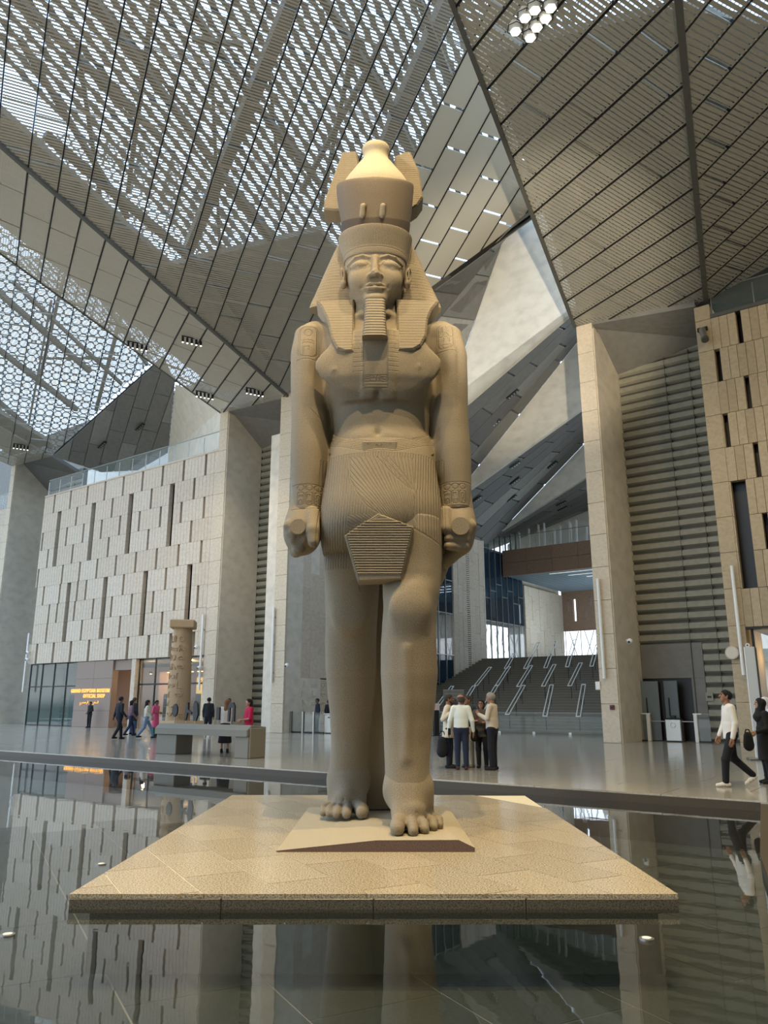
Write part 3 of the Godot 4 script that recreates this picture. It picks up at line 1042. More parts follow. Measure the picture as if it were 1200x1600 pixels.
# ---------- grand stair hall behind the facade
func make_stair_hall():
	# left side wall, seen along its length: x runs along the depth L, built in the frame (L, h) on the plane s = -6.6
	var sw := tag(node("wall_stair_left", Transform3D(Basis(-NN, Vector3.UP, TS), fw(-6.6, 0, 0))), "tall left side wall of the grand stair hall with stone piers", "wall", "", "structure")
	# smooth corner blocks, vent strip, then staggered stone panels
	for k in 12:
		obj("corner_block", bx(Vector3(.06, k * 1.39 + .006 + 2.85 * float(k < 0), -.3), Vector3(.88, k * 1.39 + 1.384, -.02), .006), M.pier if k < 2 else M.smooth, sw)
	var vent := MB.new()
	vent.box(Vector3(.9, 3.3, -.3), Vector3(1.3, 16.8, -.16))
	obj("vent_backing", vent.mesh(), M.black, sw)
	for k in 90:
		obj("vent_slat", bx(Vector3(.9, 3.45 + k * .148, -.16), Vector3(1.3, 3.53 + k * .148, -.02)), M.smooth, sw)
	stone_strip(sw, 1.32, 5.6, 2.9, 16.8)
	glyph_wall(sw)
	stone_strip(sw, 18.05, 20.0, 2.2, 16.85)
	stone_strip(sw, 20.45, 22.75, 2.9, 16.85)
	obj("vent_backing", bx(Vector3(20.0, 3.6, -.3), Vector3(20.45, 16.8, -.16)), M.black, sw)
	for k in 88:
		obj("vent_slat", bx(Vector3(20.0, 3.6 + k * .15, -.16), Vector3(20.45, 3.68 + k * .15, -.02)), M.smooth, sw)
	stone_strip(sw, 30.1, 38.3, 4.8, 11.5)
	obj("pier_end", bx(Vector3(22.75, 2.5, -1.4), Vector3(22.9, 16.85, .02), .01), M.smooth, sw)
	obj("coping", bx(Vector3(1.3, 16.8, -1.2), Vector3(23, 16.95, .03)), M.smooth, sw)
	obj("backing", bx(Vector3(.0, 0, -1.6), Vector3(5.6, 16.9, -.32)), M.smooth, sw)
	obj("backing", bx(Vector3(18.0, 0, -1.6), Vector3(22.75, 16.9, -.32)), M.smooth, sw)
	obj("backing", bx(Vector3(30.0, 0, -1.6), Vector3(38.3, 14.0, -.32)), M.smooth, sw)
	# curtain wall of dark blue glass with pale mullions
	for d in [[5.6, 18.0, "window_4", "tall dark blue glass wall left of the stair, seen between the statue and the stone pier"], [22.9, 30.0, "window_5", "tall dark blue glass wall with pale crooked mullions beyond the stone pier"]]:
		var w := tag(node(d[2], sw.transform), d[3], "window", "", "structure")
		var L: float = d[0]
		var n := int(round((d[1] - d[0]) / 1.02))
		var st: float = (d[1] - d[0]) / n
		var hs := [.2, 2.6, 4.9, 7.9, 10.3, 13.75, 16.75]
		for k in n:
			for j in 6:
				var off := (k * 37 % 5) * .32 - .6 if j in [0, 3, 4] else 0.0
				var off1 := (k * 37 % 5) * .32 - .6 if j in [2 + 1, 4 - 1] and false else 0.0
				var lo: float = hs[j] + ((k * 37 % 5) * .32 - .6 if j in [1, 4] else 0.0)
				var hi: float = hs[j + 1] + ((k * 37 % 5) * .32 - .6 if j in [0, 3] else 0.0)
				obj("pane", bx(Vector3(L + .03, lo + .03, -.13), Vector3(L + st - .03, hi - .03, -.11)), M.pane_clear if j == 2 else (M.pane_green if j == 5 else M.pane_blue), w)
				obj("transom", bx(Vector3(L, hi - .03, -.16), Vector3(L + st, hi + .03, -.05)), M.steel, w)
			obj("mullion", bx(Vector3(L - .03, .0, -.16), Vector3(L + .03, 16.75, -.04)), M.steel, w)
			# crooked tracery of the outer screen behind the clear band
			obj("tracery", tb(Vector3(L + st * .1, 4.9, -.9), Vector3(L + st * (.9 if k % 2 else .5), 7.9, -.9), .03, 6), M.steel, w)
			obj("tracery", tb(Vector3(L + st * .9, 4.9 + (k % 3) * .5, -.9), Vector3(L + st * .1, 6.8 + (k % 2) * .8, -.9), .025, 6), M.steel, w)
			L += st
		obj("inner_wall", bx(Vector3(d[0], 7.95, -1.9), Vector3(d[1], 13.6, -1.7)), M.navy, w)
		obj("inner_wall", bx(Vector3(d[0], 0, -1.9), Vector3(d[1], 4.85, -1.7)), M.navy, w)
		obj("inner_floor", bx(Vector3(d[0], 7.9, -1.8), Vector3(d[1], 8.0, -.2)), M.navy, w)
		obj("inner_floor", bx(Vector3(d[0], 13.6, -1.8), Vector3(d[1], 13.7, -.2)), M.navy, w)
		# lit slits in the room behind
		for k in 5:
			if d[0] < 10 and k > 3: continue
			var x: float = d[0] + (d[1] - d[0]) * [.12, .36, .46, .60, .86][k]
			var h0: float = [8.9, 8.6, 9.6, 8.6, 9.7][k]
			obj("lit_window", bx(Vector3(x, h0, -1.70), Vector3(x + [.2, .2, .22, .62, .22][k], h0 + [1.2, 1.3, 1.2, 2.5, 1.2][k], -1.66)), M.screen, w)
	# bridge across the hall
	var br := tag(node("wall_bridge", FT), "brown stone bridge crossing above the grand stair, with a blue-grey ribbed underside", "wall", "", "structure")
	obj("soffit", bx(Vector3(-6.55, 11.85, -39), Vector3(12, 12.2, -26.2)), mat("soffit", Color(.52, .57, .60), .35, .2), br)
	for k in 8:
		for j in 2:
			obj("stone_panel", bx(Vector3(-6.55 + k * 2.2 + .006, 11.7 + j * 1.1 + .006, -26.2), Vector3(-4.356 + k * 2.2, 12.79 + j * 1.1, -26.0), .008), M.brown_stone if M.has("brown_stone") else mat("brown_stone", Color(.52, .42, .34), .7, 0, M.stone.albedo_texture, .4), br)
	for k in 26:
		obj("soffit_rib", bx(Vector3(-6.5, 11.79, -26.6 - k * .46), Vector3(11.9, 11.85, -26.45 - k * .46)), M.soffit, br)
	for k in 3:
		obj("light_line", bx(Vector3(-3 + k, 11.76, -27.4 - k * 1.5), Vector3(9.5, 11.80, -27.3 - k * 1.5)), M.glow_tube, br)
		var l := AreaLight3D.new()
		l.name = "light_line_lamp"
		br.add_child(l, true)
		l.position = Vector3(3.2 + k * .5, 11.6, -27.35 - k * 1.5)
		l.rotation.x = -PI / 2
		l.area_size = Vector2(12, .2)
		l.light_color = Color(.82, .92, 1)
		l.light_energy = 12
		l.area_range = 60
		l.area_attenuation = 2
		l.shadow_enabled = true
	var up := AreaLight3D.new()
	up.name = "landing_uplight"
	br.add_child(up, true)
	up.position = Vector3(1.5, 5.0, -31)
	up.rotation.x = PI / 2
	up.area_size = Vector2(10, 4)
	up.light_color = Color(.88, .95, 1)
	up.light_energy = 130
	up.area_range = 60
	up.area_attenuation = 2
	up.shadow_enabled = true
	obj("deck_top", bx(Vector3(-6.55, 12.2, -39), Vector3(12, 13.75, -26.3)), M.smooth, br)
	balustrade("glass_balustrade", "glass balustrade on the bridge above the grand stair", -6.5, 11.5, 13.9, -26.1, 1.15, 1.5)
	for k in 14:
		var s := -5.9 + k * .55 + (k % 3) * .12
		var u := tag(node("glass_fin", fx(s, 13.78, -28.0 - (k % 4) * .5)), ORD[k] + " slim white fin from the left behind the bridge balustrade", "fin", "white glass fins on the bridge")
		obj("fin", ex([Vector2(-.09, 0), Vector2(.09, 0), Vector2(.14, 1.9 + (k * 7 % 5) * .18), Vector2(-.02, 2.0 + (k * 7 % 5) * .18)], .05, .01), M.white, u)
		obj("foot", sb(.3, .04, .2, .008), M.steel, u)
	# far wall with daylight slits, and the glazed opening under it
	var fwl := tag(node("wall_stair_far", FT), "brown far wall of the stair hall pierced by white daylight slits", "wall", "", "structure")
	var cuts := [[-6.12, -5.98, 9.95, 11.0], [-5.58, -5.28, 9.0, 11.1], [-5.02, -4.9, 10.1, 11.15], [-4.44, -4.3, 9.05, 10.1], [-3.9, -3.76, 10.15, 11.2], [-3.2, -3.05, 9.2, 10.3], [-2.4, -2.1, 9.1, 11.0]]
	var x := -6.7
	for q in cuts:
		obj("wall_slab", bx(Vector3(x, 8.1, -38.7), Vector3(q[0], 14, -38.3)), M.brown_stone, fwl)
		obj("wall_slab", bx(Vector3(q[0], 8.1, -38.7), Vector3(q[1], q[2], -38.3)), M.brown_stone, fwl)
		obj("wall_slab", bx(Vector3(q[0], q[3], -38.7), Vector3(q[1], 14, -38.3)), M.brown_stone, fwl)
		x = q[1]
	obj("wall_slab", bx(Vector3(x, 8.1, -38.7), Vector3(14, 14, -38.3)), M.brown_stone, fwl)
	var w6 := tag(node("window_6", FT), "bright glazed opening with crossed white tracery at the head of the stair", "window", "", "structure")
	for k in 10:
		obj("pane", bx(Vector3(-6.5 + k * 1.5 + .03, 4.9, -38.42), Vector3(-5.06 + k * 1.5, 8.08, -38.4)), M.pane_clear, w6)
		obj("mullion", bx(Vector3(-6.53 + k * 1.5, 4.85, -38.46), Vector3(-6.47 + k * 1.5, 8.1, -38.36)), M.white, w6)
		obj("tracery", tb(Vector3(-6.5 + k * 1.5, 4.9, -38.9), Vector3(-5.4 + k * 1.5, 8.1, -38.9), .05, 6), M.white, w6)
		obj("tracery", tb(Vector3(-5.4 + k * 1.5, 4.9, -38.9), Vector3(-6.3 + k * 1.5, 8.1, -38.9), .05, 6), M.white, w6)
	obj("upper_floor", bx(Vector3(-6.6, 4.3, -60), Vector3(14, 4.83, -22.3)), M.floor_tile, self, FT)
	tag(get_node("upper_floor"), "polished floor at the head of the grand stair", "floor", "", "structure")
	tag(obj("wall_stair_right", bx(Vector3(11.56, 0, -40), Vector3(12.0, 17.5, -3.2)), M.smooth, self, FT), "right side wall of the grand stair hall", "wall", "", "structure")
	# grand stair
	var st := tag(node("grand_staircase", FT), "wide dark stone grand staircase rising behind the statue", "staircase")
	for k in 30:
		obj("step", bx(Vector3(-6.55, 0 if k == 0 else .161 * (k - 1), -22.4), Vector3(10.8, .161 * (k + 1) - .04, -7.42 - k * .5)), M.tread if M.has("tread") else mat("tread", Color(.40, .375, .32), .6, 0, M.bench.albedo_texture, .6), st)
		obj("tread", bx(Vector3(-6.55, .161 * (k + 1) - .04, -7.42 - k * .5 - .54), Vector3(10.8, .161 * (k + 1), -7.39 - k * .5), .008), M.tread_b if M.has("tread_b") else mat("tread_b", Color(.47, .44, .38), .5, 0, M.bench.albedo_texture, .6), st)
	var fl := ["lower", "middle", "upper"]
	var rails := [[0, 2.97, -7.1, 1.6, -12.1], [0, 5.22, -6.9, 3.39, -12.1], [0, 7.02, -6.9, 5.35, -12.1], [0, -2.22, -8.5, -3.36, -12.1], [0, -.3, -7.6, -1.79, -12.1], [0, 1.3, -7.2, -.25, -12.2], [1, -1.72, -12.2, -2.8, -16.2], [1, -.2, -12.1, -1.38, -16.2], [1, 1.34, -11.9, .18, -16.3], [1, 2.95, -11.9, 1.77, -16.4], [1, 4.58, -11.9, 3.47, -16.6], [2, -1.43, -15.8, -2.6, -19.5], [2, .02, -15.7, -2.0, -22.4], [2, 1.44, -15.7, -.7, -22.5], [2, 2.87, -15.8, .7, -22.7], [2, 4.47, -15.8, 3.0, -21.0]]
	var cnt := [0, 0, 0]
	for r in rails:
		var i: int = cnt[r[0]]
		cnt[r[0]] += 1
		var a := Vector3(r[1], (-r[2] - 7.1) * .322 + .95, r[2]); var b := Vector3(r[3], (-r[4] - 7.1) * .322 + .95, r[4])
		var u := tag(node("stair_handrail", FT), "%s from the left of the double white handrails on the %s stair flight" % [[["fourth", "fifth", "sixth", "first", "second", "third"], ["first", "second", "third", "fourth", "fifth"], ["first", "second", "third", "fourth", "fifth"]][r[0]][i], fl[r[0]]], "handrail", "stair handrails")
		var side := Vector3(.11, 0, 0)
		for e in [-1, 1]: obj("rail", tb(a + side * e, b + side * e, .028, 8), M.white, u)
		for p in [a, b]: obj("end_bend", tb(p - side, p + side, .028, 8), M.white, u)
		for f in [.12, .5, .88]:
			var p := a.lerp(b, f)
			obj("post", tb(p - Vector3(0, 1.0, 0), p, .02, 6), M.dark_steel, u)

func stone_strip(parent: Node3D, L0: float, L1: float, h0: float, h1: float):
	var n := maxi(1, roundi((L1 - L0) / .75))
	for k in n:
		var a := L0 + (L1 - L0) * k / n; var b := L0 + (L1 - L0) * (k + 1) / n
		var h := h0
		var j := 0
		while h < h1 - .05:
			var t := minf(h1, h + ([.9, 1.7, 1.3, .6][k % 4] if j == 0 else 2.1))
			obj("stone_panel", bx(Vector3(0, 0, -.3), Vector3(b - a - .012, t - h - .012, -.02 + rng.randi_range(0, 2) * .012), .006), [M.stone, M.stone_b, M.stone_c][rng.randi() % 3], parent, Transform3D(Basis(), Vector3(a, h, 0)))
			h = t
			j += 1

# carved hieroglyph panels at the foot of the side wall: raised slabs with cut signs
func glyph_wall(parent: Node3D):
	obj("carved_slab", bx(Vector3(.05, 0, -.3), Vector3(5.6, 2.83, -.03), .01), M.pier, parent)
	for k in 5:
		for j in 5:
			var b := MB.new()
			glyph(b, (k * 7 + j * 3) % 9, Vector3(1.45 + k * .82, .35 + j * .5, -.035), .36)
			obj("carved_sign", b.mesh(), M.stone_b, parent)
	for j in 6:
		obj("carved_line", bx(Vector3(1.3, .22 + j * .5, -.04), Vector3(5.5, .25 + j * .5, -.012)), M.stone_b, parent)
	for j in 8:
		var b := MB.new()
		glyph(b, (j * 2 + 1) % 9, Vector3(.45, .3 + j * .31, -.035), .2)
		obj("carved_sign", b.mesh(), M.stone_c, parent)

# simple made-up picture signs in raised strokes: stick, wave, eye, reed, loaf, basket, bird, foot, disc
func glyph(b: MB, kind: int, o: Vector3, s: float):
	var d := .03
	var r := s * .06
	var P := func(x, y): return o + Vector3(x * s, y * s, d * .5)
	match kind:
		0:
			b.path([P.call(0, 0), P.call(0, .9), P.call(.25, .9)], r, 6)
		1:
			var a := []
			for k in 8: a.append(P.call(k * .18 - .1, .4 + .1 * (k % 2)))
			b.path(a, r, 6)
			a = []
			for k in 8: a.append(P.call(k * .18 - .1, .1 + .1 * (k % 2)))
			b.path(a, r, 6)
		2:
			var a := []
			for k in 13: a.append(P.call(.5 + cos(TAU * k / 12) * .5, .45 + sin(TAU * k / 12) * .22))
			b.path(a, r, 6)
			b.lathe([[0, .0], [d, r * 2.4]], 8, P.call(.5, .40))
		3:
			b.path([P.call(.3, 0), P.call(.3, .8), P.call(.45, 1), P.call(.6, .8), P.call(.6, 0)], r, 6)
		4:
			var a := []
			for k in 9: a.append(P.call(.5 + cos(PI * k / 8) * .42, .2 + sin(PI * k / 8) * .42))
			a.append(P.call(.92, .2))
			b.path(a, r * 1.2, 6)
		5:
			var a := []
			for k in 9: a.append(P.call(.5 - cos(PI * k / 8) * .5, .6 - sin(PI * k / 8) * .4))
			a.append(P.call(0, .6))
			b.path(a, r * 1.2, 6)
		6:
			b.path([P.call(.1, 0), P.call(.3, .4), P.call(.1, .7), P.call(.25, .95), P.call(.42, .8), P.call(.4, .6), P.call(.75, .4), P.call(1.0, .1)], r * 1.4, 6)
			b.path([P.call(.45, .4), P.call(.45, 0)], r, 6)
		7:
			b.path([P.call(.2, 1), P.call(.2, .1), P.call(.9, .1), P.call(.9, .0)], r * 1.5, 6)
		8:
			var a := []
			for k in 13: a.append(P.call(.45 + cos(TAU * k / 12) * .36, .45 + sin(TAU * k / 12) * .36))
			b.path(a, r, 6)

# ---------- roof
func onp(A: Vector3, n: Vector3, x: float, z: float) -> Vector3:
	return Vector3(x, A.y - (n.x * (x - A.x) + n.z * (z - A.z)) / n.y, z)

func qp(v: Vector3) -> Vector2:
	return Vector2(v.dot(QD), v.dot(PD))

func from_qp(A: Vector3, n: Vector3, q: Vector2) -> Vector3:
	return onp(A, n, (.883 * q.x + .47 * q.y) / 1.00059, (-.47 * q.x + .883 * q.y) / 1.00059)

# one folded roof plane tiled by sheet-metal trays laid in strips along PD
func fold(called: String, label: String, A: Vector3, n: Vector3, corners: Array, q0: float, pitch: float, p0: float, plen: float, m: Material, stag: Array, gap := .03, wide := .09, solid := PackedVector2Array()):
	if n.y > 0: n = -n
	var root := tag(node(called), label, "ceiling", "", "structure")
	var poly := PackedVector2Array()
	for c in corners: poly.append(qp(c))
	if Geometry2D.is_polygon_clockwise(poly): poly.reverse()
	var lo := poly[0]; var hi := poly[0]
	for p in poly:
		lo = Vector2(minf(lo.x, p.x), minf(lo.y, p.y)); hi = Vector2(maxf(hi.x, p.x), maxf(hi.y, p.y))
	var i0 := int(floor((lo.x - q0) / pitch)); var i1 := int(ceil((hi.x - q0) / pitch))
	var cnt := 0
	var rest := MB.new()
	for i in range(i0, i1 + 1):
		var off: float = stag[posmod(i, stag.size())] * plen
		var j0 := int(floor((lo.y - p0 - off) / plen)) - 1; var j1 := int(ceil((hi.y - p0 - off) / plen)) + 1
		for j in range(j1, j0 - 1, -1):
			var a := q0 + i * pitch + gap * .5; var b := a + pitch - gap
			var c := p0 + off + j * plen + wide * .5; var d := c + plen - wide
			for r in Geometry2D.intersect_polygons(poly, PackedVector2Array([Vector2(a, c), Vector2(b, c), Vector2(b, d), Vector2(a, d)])):
				var mb := MB.new() if cnt < 300 else rest
				tray(mb, r, A, n, a, b, c, d)
				if mb != rest:
					obj("roof_panel", mb.mesh(), M.mesh_solid if solid.size() and Geometry2D.is_point_in_polygon((r[0] + r[r.size() / 2]) / 2, solid) else m, root)
					cnt += 1
	if rest.v.size(): tag(obj("roof_panel", rest.mesh(), m, root), "", "", "", "stuff")
	# dark runners along the long joints
	for i in range(i0, i1 + 2):
		var x := q0 + i * pitch
		for r in Geometry2D.intersect_polygons(poly, PackedVector2Array([Vector2(x - gap * .5, lo.y - 1), Vector2(x + gap * .5, lo.y - 1), Vector2(x + gap * .5, hi.y + 1), Vector2(x - gap * .5, hi.y + 1)])):
			var a := Vector2(x, 1e9); var b := Vector2(x, -1e9)
			for q in r:
				a.y = minf(a.y, q.y); b.y = maxf(b.y, q.y)
			if b.y - a.y < .3: continue
			var mb := MB.new()
			mb.bar(from_qp(A, n, a) - n * .05, from_qp(A, n, b) - n * .05, gap * .8, .16)
			obj("runner", mb.mesh(), M.dark_steel, root)
	return root

func qps(A: Vector3, n: Vector3, xz: Array) -> PackedVector2Array:
	var p := PackedVector2Array()
	for k in range(0, xz.size(), 2): p.append(qp(Vector3(xz[k], 0, xz[k + 1])))
	return p

func tray(mb: MB, r: PackedVector2Array, A: Vector3, n: Vector3, a: float, b: float, c: float, d: float):
	var idx := Geometry2D.triangulate_polygon(r)
	var P := []
	for q in r: P.append(from_qp(A, n, q))
	for k in range(0, idx.size(), 3):
		mb.tri(P[idx[k]], P[idx[k + 1]], P[idx[k + 2]], n, r[idx[k]], r[idx[k + 1]], r[idx[k + 2]])
	# upstand round the rim; its uv stays on solid metal
	var up := -n * .07
	var w := mb.u.size()
	for k in r.size():
		var p: Vector3 = P[k]; var q: Vector3 = P[(k + 1) % r.size()]
		mb.quad(p, q, q + up, p + up, (q - p).cross(n))
	# two cross stiffeners behind the sheet
	for f in [1.0 / 3.0, 2.0 / 3.0]:
		var y := lerpf(c, d, f)
		for s in Geometry2D.intersect_polygons(r, PackedVector2Array([Vector2(a, y - .02), Vector2(b, y - .02), Vector2(b, y + .02), Vector2(a, y + .02)])):
			var id := Geometry2D.triangulate_polygon(s)
			for k in range(0, id.size(), 3):
				mb.tri(from_qp(A, n, s[id[k]]) + up * .1, from_qp(A, n, s[id[k + 1]]) + up * .1, from_qp(A, n, s[id[k + 2]]) + up * .1, n)

func slab(called: String, label: String, pts: Array, m: Material, thick := .3, tw := Vector3.UP):
	# a convex polygon given by its corners, thickened along tw
	var b := MB.new()
	var c := Vector3()
	for p in pts: c += p
	c /= pts.size()
	for e in 2:
		var sh := tw * thick * e
		var nr := tw if e else -tw
		for k in range(1, pts.size() - 1):
			var f: Vector3 = (pts[k + 1] - pts[0]).cross(pts[k] - pts[0]).normalized()
			if f.dot(nr) < 0: f = -f
			b.tri(pts[0] + sh, pts[k] + sh, pts[k + 1] + sh, f)
	for k in pts.size():
		var p: Vector3 = pts[k]; var q: Vector3 = pts[(k + 1) % pts.size()]
		b.quad(p, q, q + tw * thick, p + tw * thick, (p + q) / 2 - c)
	var o := obj(called, b.mesh(), m)
	return tag(o, label, "ceiling", "", "structure")

func px3(a: Array) -> Vector3: return Vector3(a[0], a[1], a[2])

func make_roof():
	var n1 := Vector3(.24292, -.90824, .34073).normalized()
	var n2 := Vector3(-.14536, -.97999, .13599).normalized()
	var n4 := Vector3(-.15094, -.98577, .07405).normalized()
	var n5 := Vector3(.16258, -.96362, .21214).normalized()
	var A1 := Vector3(-5.67, 19.14, -42.38)
	var A2 := fw(-12.75, 19.39)
	var A3 := Vector3(-25.889, 20.154, -56.94)
	var A4 := Vector3(8.717, 18.243, -32.02)
	var A5 := Vector3(13.383, 17.766, -28.87)
	# fold lines: foot on the portal, direction towards the visitor in plan
	var e1 := Vector3(-9.4218, 0, 16.572).normalized(); var e2 := Vector3(-7.9886, 0, 13.1407).normalized()
	var e4 := Vector3(1.858 - 8.717, 0, -17.197 + 32.023).normalized(); var e5 := Vector3(7.774 - 13.383, 0, -16.424 + 28.87).normalized()
	var g := func(A, n, P, dir, t): return onp(A, n, P.x + dir.x * t, P.z + dir.z * t)
	var B4 := A4; var C4 := A5
	# R1: the great see-through fold over the statue
	var F1a := A1; var F1b := onp(A1, n1, 8.6, -33.8)
	fold("ceiling_fold_1", "great see-through metal mesh roof fold above the statue", A1, n1, [F1a, g.call(A1, n1, A1, e1, 26), onp(A1, n1, -8, -14.5), onp(A1, n1, 5, -20), F1b], -.11, 1.187, -24.92, 2.63, M.mesh_open, [0, .53, .94, .30, .66, .12], .06, .11, qps(A1, n1, [-1.0, -43, -.2, -33.6, 2.2, -29.0, 3.3, -25.5, 5.6, -22.5, 12, -22, 14, -40]))
	# R2: solid-looking band between the two see-through folds
	fold("ceiling_fold_2", "narrow metal mesh roof band running down to the left portal", A1, n2, [A1, A2, g.call(A1, n2, A2, e2, 20), g.call(A1, n2, A1, e1, 26)], -.12, 1.143, -33.76, 2.5, M.mesh_mid, [.1, 0, .76, .36, .6], .06, .08)
	# R3: left see-through fold
	fold("ceiling_fold_3", "see-through metal mesh roof fold over the left facade", A3, n1, [A3, onp(A3, n1, -29.2, -50.5), onp(A3, n1, -25, -40), onp(A3, n1, -16.5, -42), onp(A3, n1, -11.5, -52.0), fw(-19.0, 24.75)], -.10, 1.175, -51.0, 2.4, M.mesh_open, [0, .5, .9, .3], .05, .05)
	# far left band
	fold("ceiling_fold_4", "pale metal roof band at the far left edge", A3, n2, [A3, fw(-37.6, 21.0), onp(A3, n2, -37, -52), onp(A3, n2, -29.2, -50.5)], -.12, 1.143, -33.76, 2.5, M.mesh_close, [.1, .5], .03, .04)
	# R4: right band hanging down to the right portal
	fold("ceiling_fold_5", "large ribbed metal roof fold hanging down to the right portal", A4, n4, [B4, g.call(A4, n4, B4, e4, 19), g.call(A4, n4, C4, e5, 17.5), C4], 11.06, 1.127, -14.25, 2.95, M.mesh_close, [0, .81, .46, .75, .40, .93, .58, .26, .05, .67, .52, .20], .06, .09)
	# R5: right fold
	fold("ceiling_fold_6", "dim ribbed metal roof fold at the right edge", A5, n5, [C4, g.call(A5, n5, C4, e5, 17.5), onp(A5, n5, 15, -13), onp(A5, n5, 22, -22), fw(22, 19.6)], 15.45, 1.12, -10.7, 2.9, M.mesh_close, [0, .66, .33, .0, .64, .46, .12], .05, .09)
	mark("folds")
	# edge trims of the folds
	for d in [[A1, e1, 26.0, n1, A1, .16, "dark trim along the fold between the great roof and the left band"], [A1, e2, 20.0, n2, A2, .08, "thin trim along the lower edge of the left band"], [A4, e4, 19.0, n4, B4, .14, "dark trim along the left edge of the right roof fold"], [A4, e5, 17.5, n4, C4, .2, "metal trim between the right roof folds"]]:
		var p: Vector3 = d[4]; var q: Vector3 = g.call(d[0], d[3], d[4], d[1], d[2])
		var b := MB.new()
		b.bar(p, q, d[5], d[5] * 1.2)
		tag(obj("trim_roof", b.mesh(), M.trim_metal), d[6], "trim", "", "structure")
	# solid decks above the folds, open where the photograph shows sky
	var up := Vector3(0, 1, 0)
	var dk := func(A, n, pts, lift, label):
		var a := []
		for p in pts: a.append(onp(A, n, p.x, p.z) + Vector3(0, lift, 0))
		return slab("ceiling_deck", label, a, M.deck, .3)
	dk.call(A1, n2, [A1, A2, g.call(A1, n2, A2, e2, 20), g.call(A1, n2, A1, e1, 26)], 1.4, "solid roof deck above the left mesh band")
	dk.call(A4, n4, [g.call(A4, n4, B4, e4, -4), g.call(A4, n4, B4, e4, 13), g.call(A4, n4, C4, e5, 12), g.call(A4, n4, C4, e5, -4)], 1.6, "solid roof deck above the lower part of the right fold")
	dk.call(A5, n5, [g.call(A5, n5, C4, e5, -4), g.call(A5, n5, C4, e5, 12), onp(A5, n5, 22, -22), onp(A5, n5, 21, -32)], 1.6, "solid roof deck above the right edge fold")
	dk.call(A3, n2, [A3, fw(-37.6, 21.0), onp(A3, n2, -37, -52), onp(A3, n2, -29.2, -50.5)], 1.0, "solid roof deck above the far left band")
	# great fold: solid lower right corner and lower left strip
	dk.call(A1, n1, [onp(A1, n1, -7, -45), onp(A1, n1, -11.8, -34.0), onp(A1, n1, -3.2, -34.0), onp(A1, n1, -.6, -38.5), onp(A1, n1, -1.5, -43)], 1.6, "solid roof deck above the lower left part of the great fold")
	# outer skins and truss
	var sk := func(called, label, A, n, pts, lift, m):
		var b := MB.new()
		var a := []
		for p in pts: a.append(onp(A, n, p.x, p.z) + Vector3(0, lift, 0))
		for k in range(1, a.size() - 1):
			b.tri(a[0], a[k], a[k + 1], n, qp(a[0]), qp(a[k]), qp(a[k + 1]))
		tag(obj(called, b.mesh(), m), label, "ceiling", "", "structure")
	sk.call("ceiling_skin", "outer roof skin of wavy perforated sheet above the great fold", A1, n1, [A1, g.call(A1, n1, A1, e1, 30), onp(A1, n1, -6, -10), onp(A1, n1, 9, -18), F1b], 3.6, M.skin_wave)
	sk.call("ceiling_skin", "outer roof skin of round perforations above the left fold", A3, n1, [onp(A3, n1, -34, -58), onp(A3, n1, -32, -46), onp(A3, n1, -25, -35), onp(A3, n1, -13, -39), onp(A3, n1, -4, -56), onp(A3, n1, -20, -66)], 3.4, M.skin_round)
	var ti := 0
	for d in TRUSS1:
		var b := MB.new()
		b.bar(onp(A1, n1, d[0], d[1]) + up * d[5], onp(A1, n1, d[2], d[3]) + up * d[5], d[4], d[4] * 1.1)
		tag(obj("beam", b.mesh(), M.truss), "grey steel roof truss member seen through the great mesh fold", "beam", "roof truss members above the great fold", "structure")
		ti += 1
	for d in TRUSS3:
		var b := MB.new()
		b.bar(onp(A3, n1, d[0], d[1]) + up * d[5], onp(A3, n1, d[2], d[3]) + up * d[5], d[4], d[4] * 1.1)
		tag(obj("beam", b.mesh(), M.truss), "grey steel roof truss member seen through the left mesh fold", "beam", "roof truss members above the left fold", "structure")
	# soffits of the portals
	slab("ceiling_soffit", "dark panelled soffit of the left portal", [fw(-12.75, 19.36), fw(-6.99, 19.06), fw(-7.4, 18.3, -3), fw(-12.2, 17.6, -3)], M.dark_panel, .3)
	slab("ceiling_soffit", "dark panelled soffit of the right portal", [fw(10.8, 18.18), fw(15.95, 17.56), fw(15.9, 17.3, -3), fw(11.5, 16.7, -3)], M.dark_panel, .3)
	slab("ceiling_soffit", "dark panelled soffit of the far left portal", [fw(-37.6, 21.0), fw(-32.0, 20.2), fw(-32.1, 19.3, -3), fw(-37.0, 18.8, -3)], M.dark_panel, .3)
	# folds over the stair hall: dark soffits rising away, white bulkheads between them
	var z := -3.5
	ruled("ceiling_hall", "first narrow dark soffit below the great mesh fold", fw(-7.0, 19.05, 0), fw(9.6, 24.75, 0), fw(1.2, 16.4, z), fw(6.2, 27.8, z), 2, M.dark_panel_b)
	slab("wall_bulkhead", "tall white bulkhead under the great roof fold behind the statue", [fw(1.2, 16.4, z), fw(3.10, 20.68, z), fw(5.38, 25.93, z), fw(6.6, 28.9, z), fw(13, 28.5, z), fw(13, 24.0, z), fw(11.7, 22.28, z), fw(9.33, 21.23, z), fw(3.12, 18.46, z)], M.concrete, .25, -NN)
	ruled("ceiling_hall", "upper dark panelled soffit over the grand stair with light slots", fw(-6.6, 14.1, z), fw(11.7, 22.28, z), fw(-8.3, 11.5, -14), fw(9.4, 28.15, -14), 5, M.dark_panel)
	slab("wall_bulkhead", "middle white bulkhead between the upper and middle soffits over the grand stair", [fw(-4.6, 15.0, -14), fw(-2.68, 16.79, -14), fw(5.41, 24.4, -14), fw(9.4, 28.15, -14), fw(9.4, 21.8, -14), fw(5.43, 19.8, -14), fw(-2.70, 15.9, -14)], M.concrete, .25, -NN)
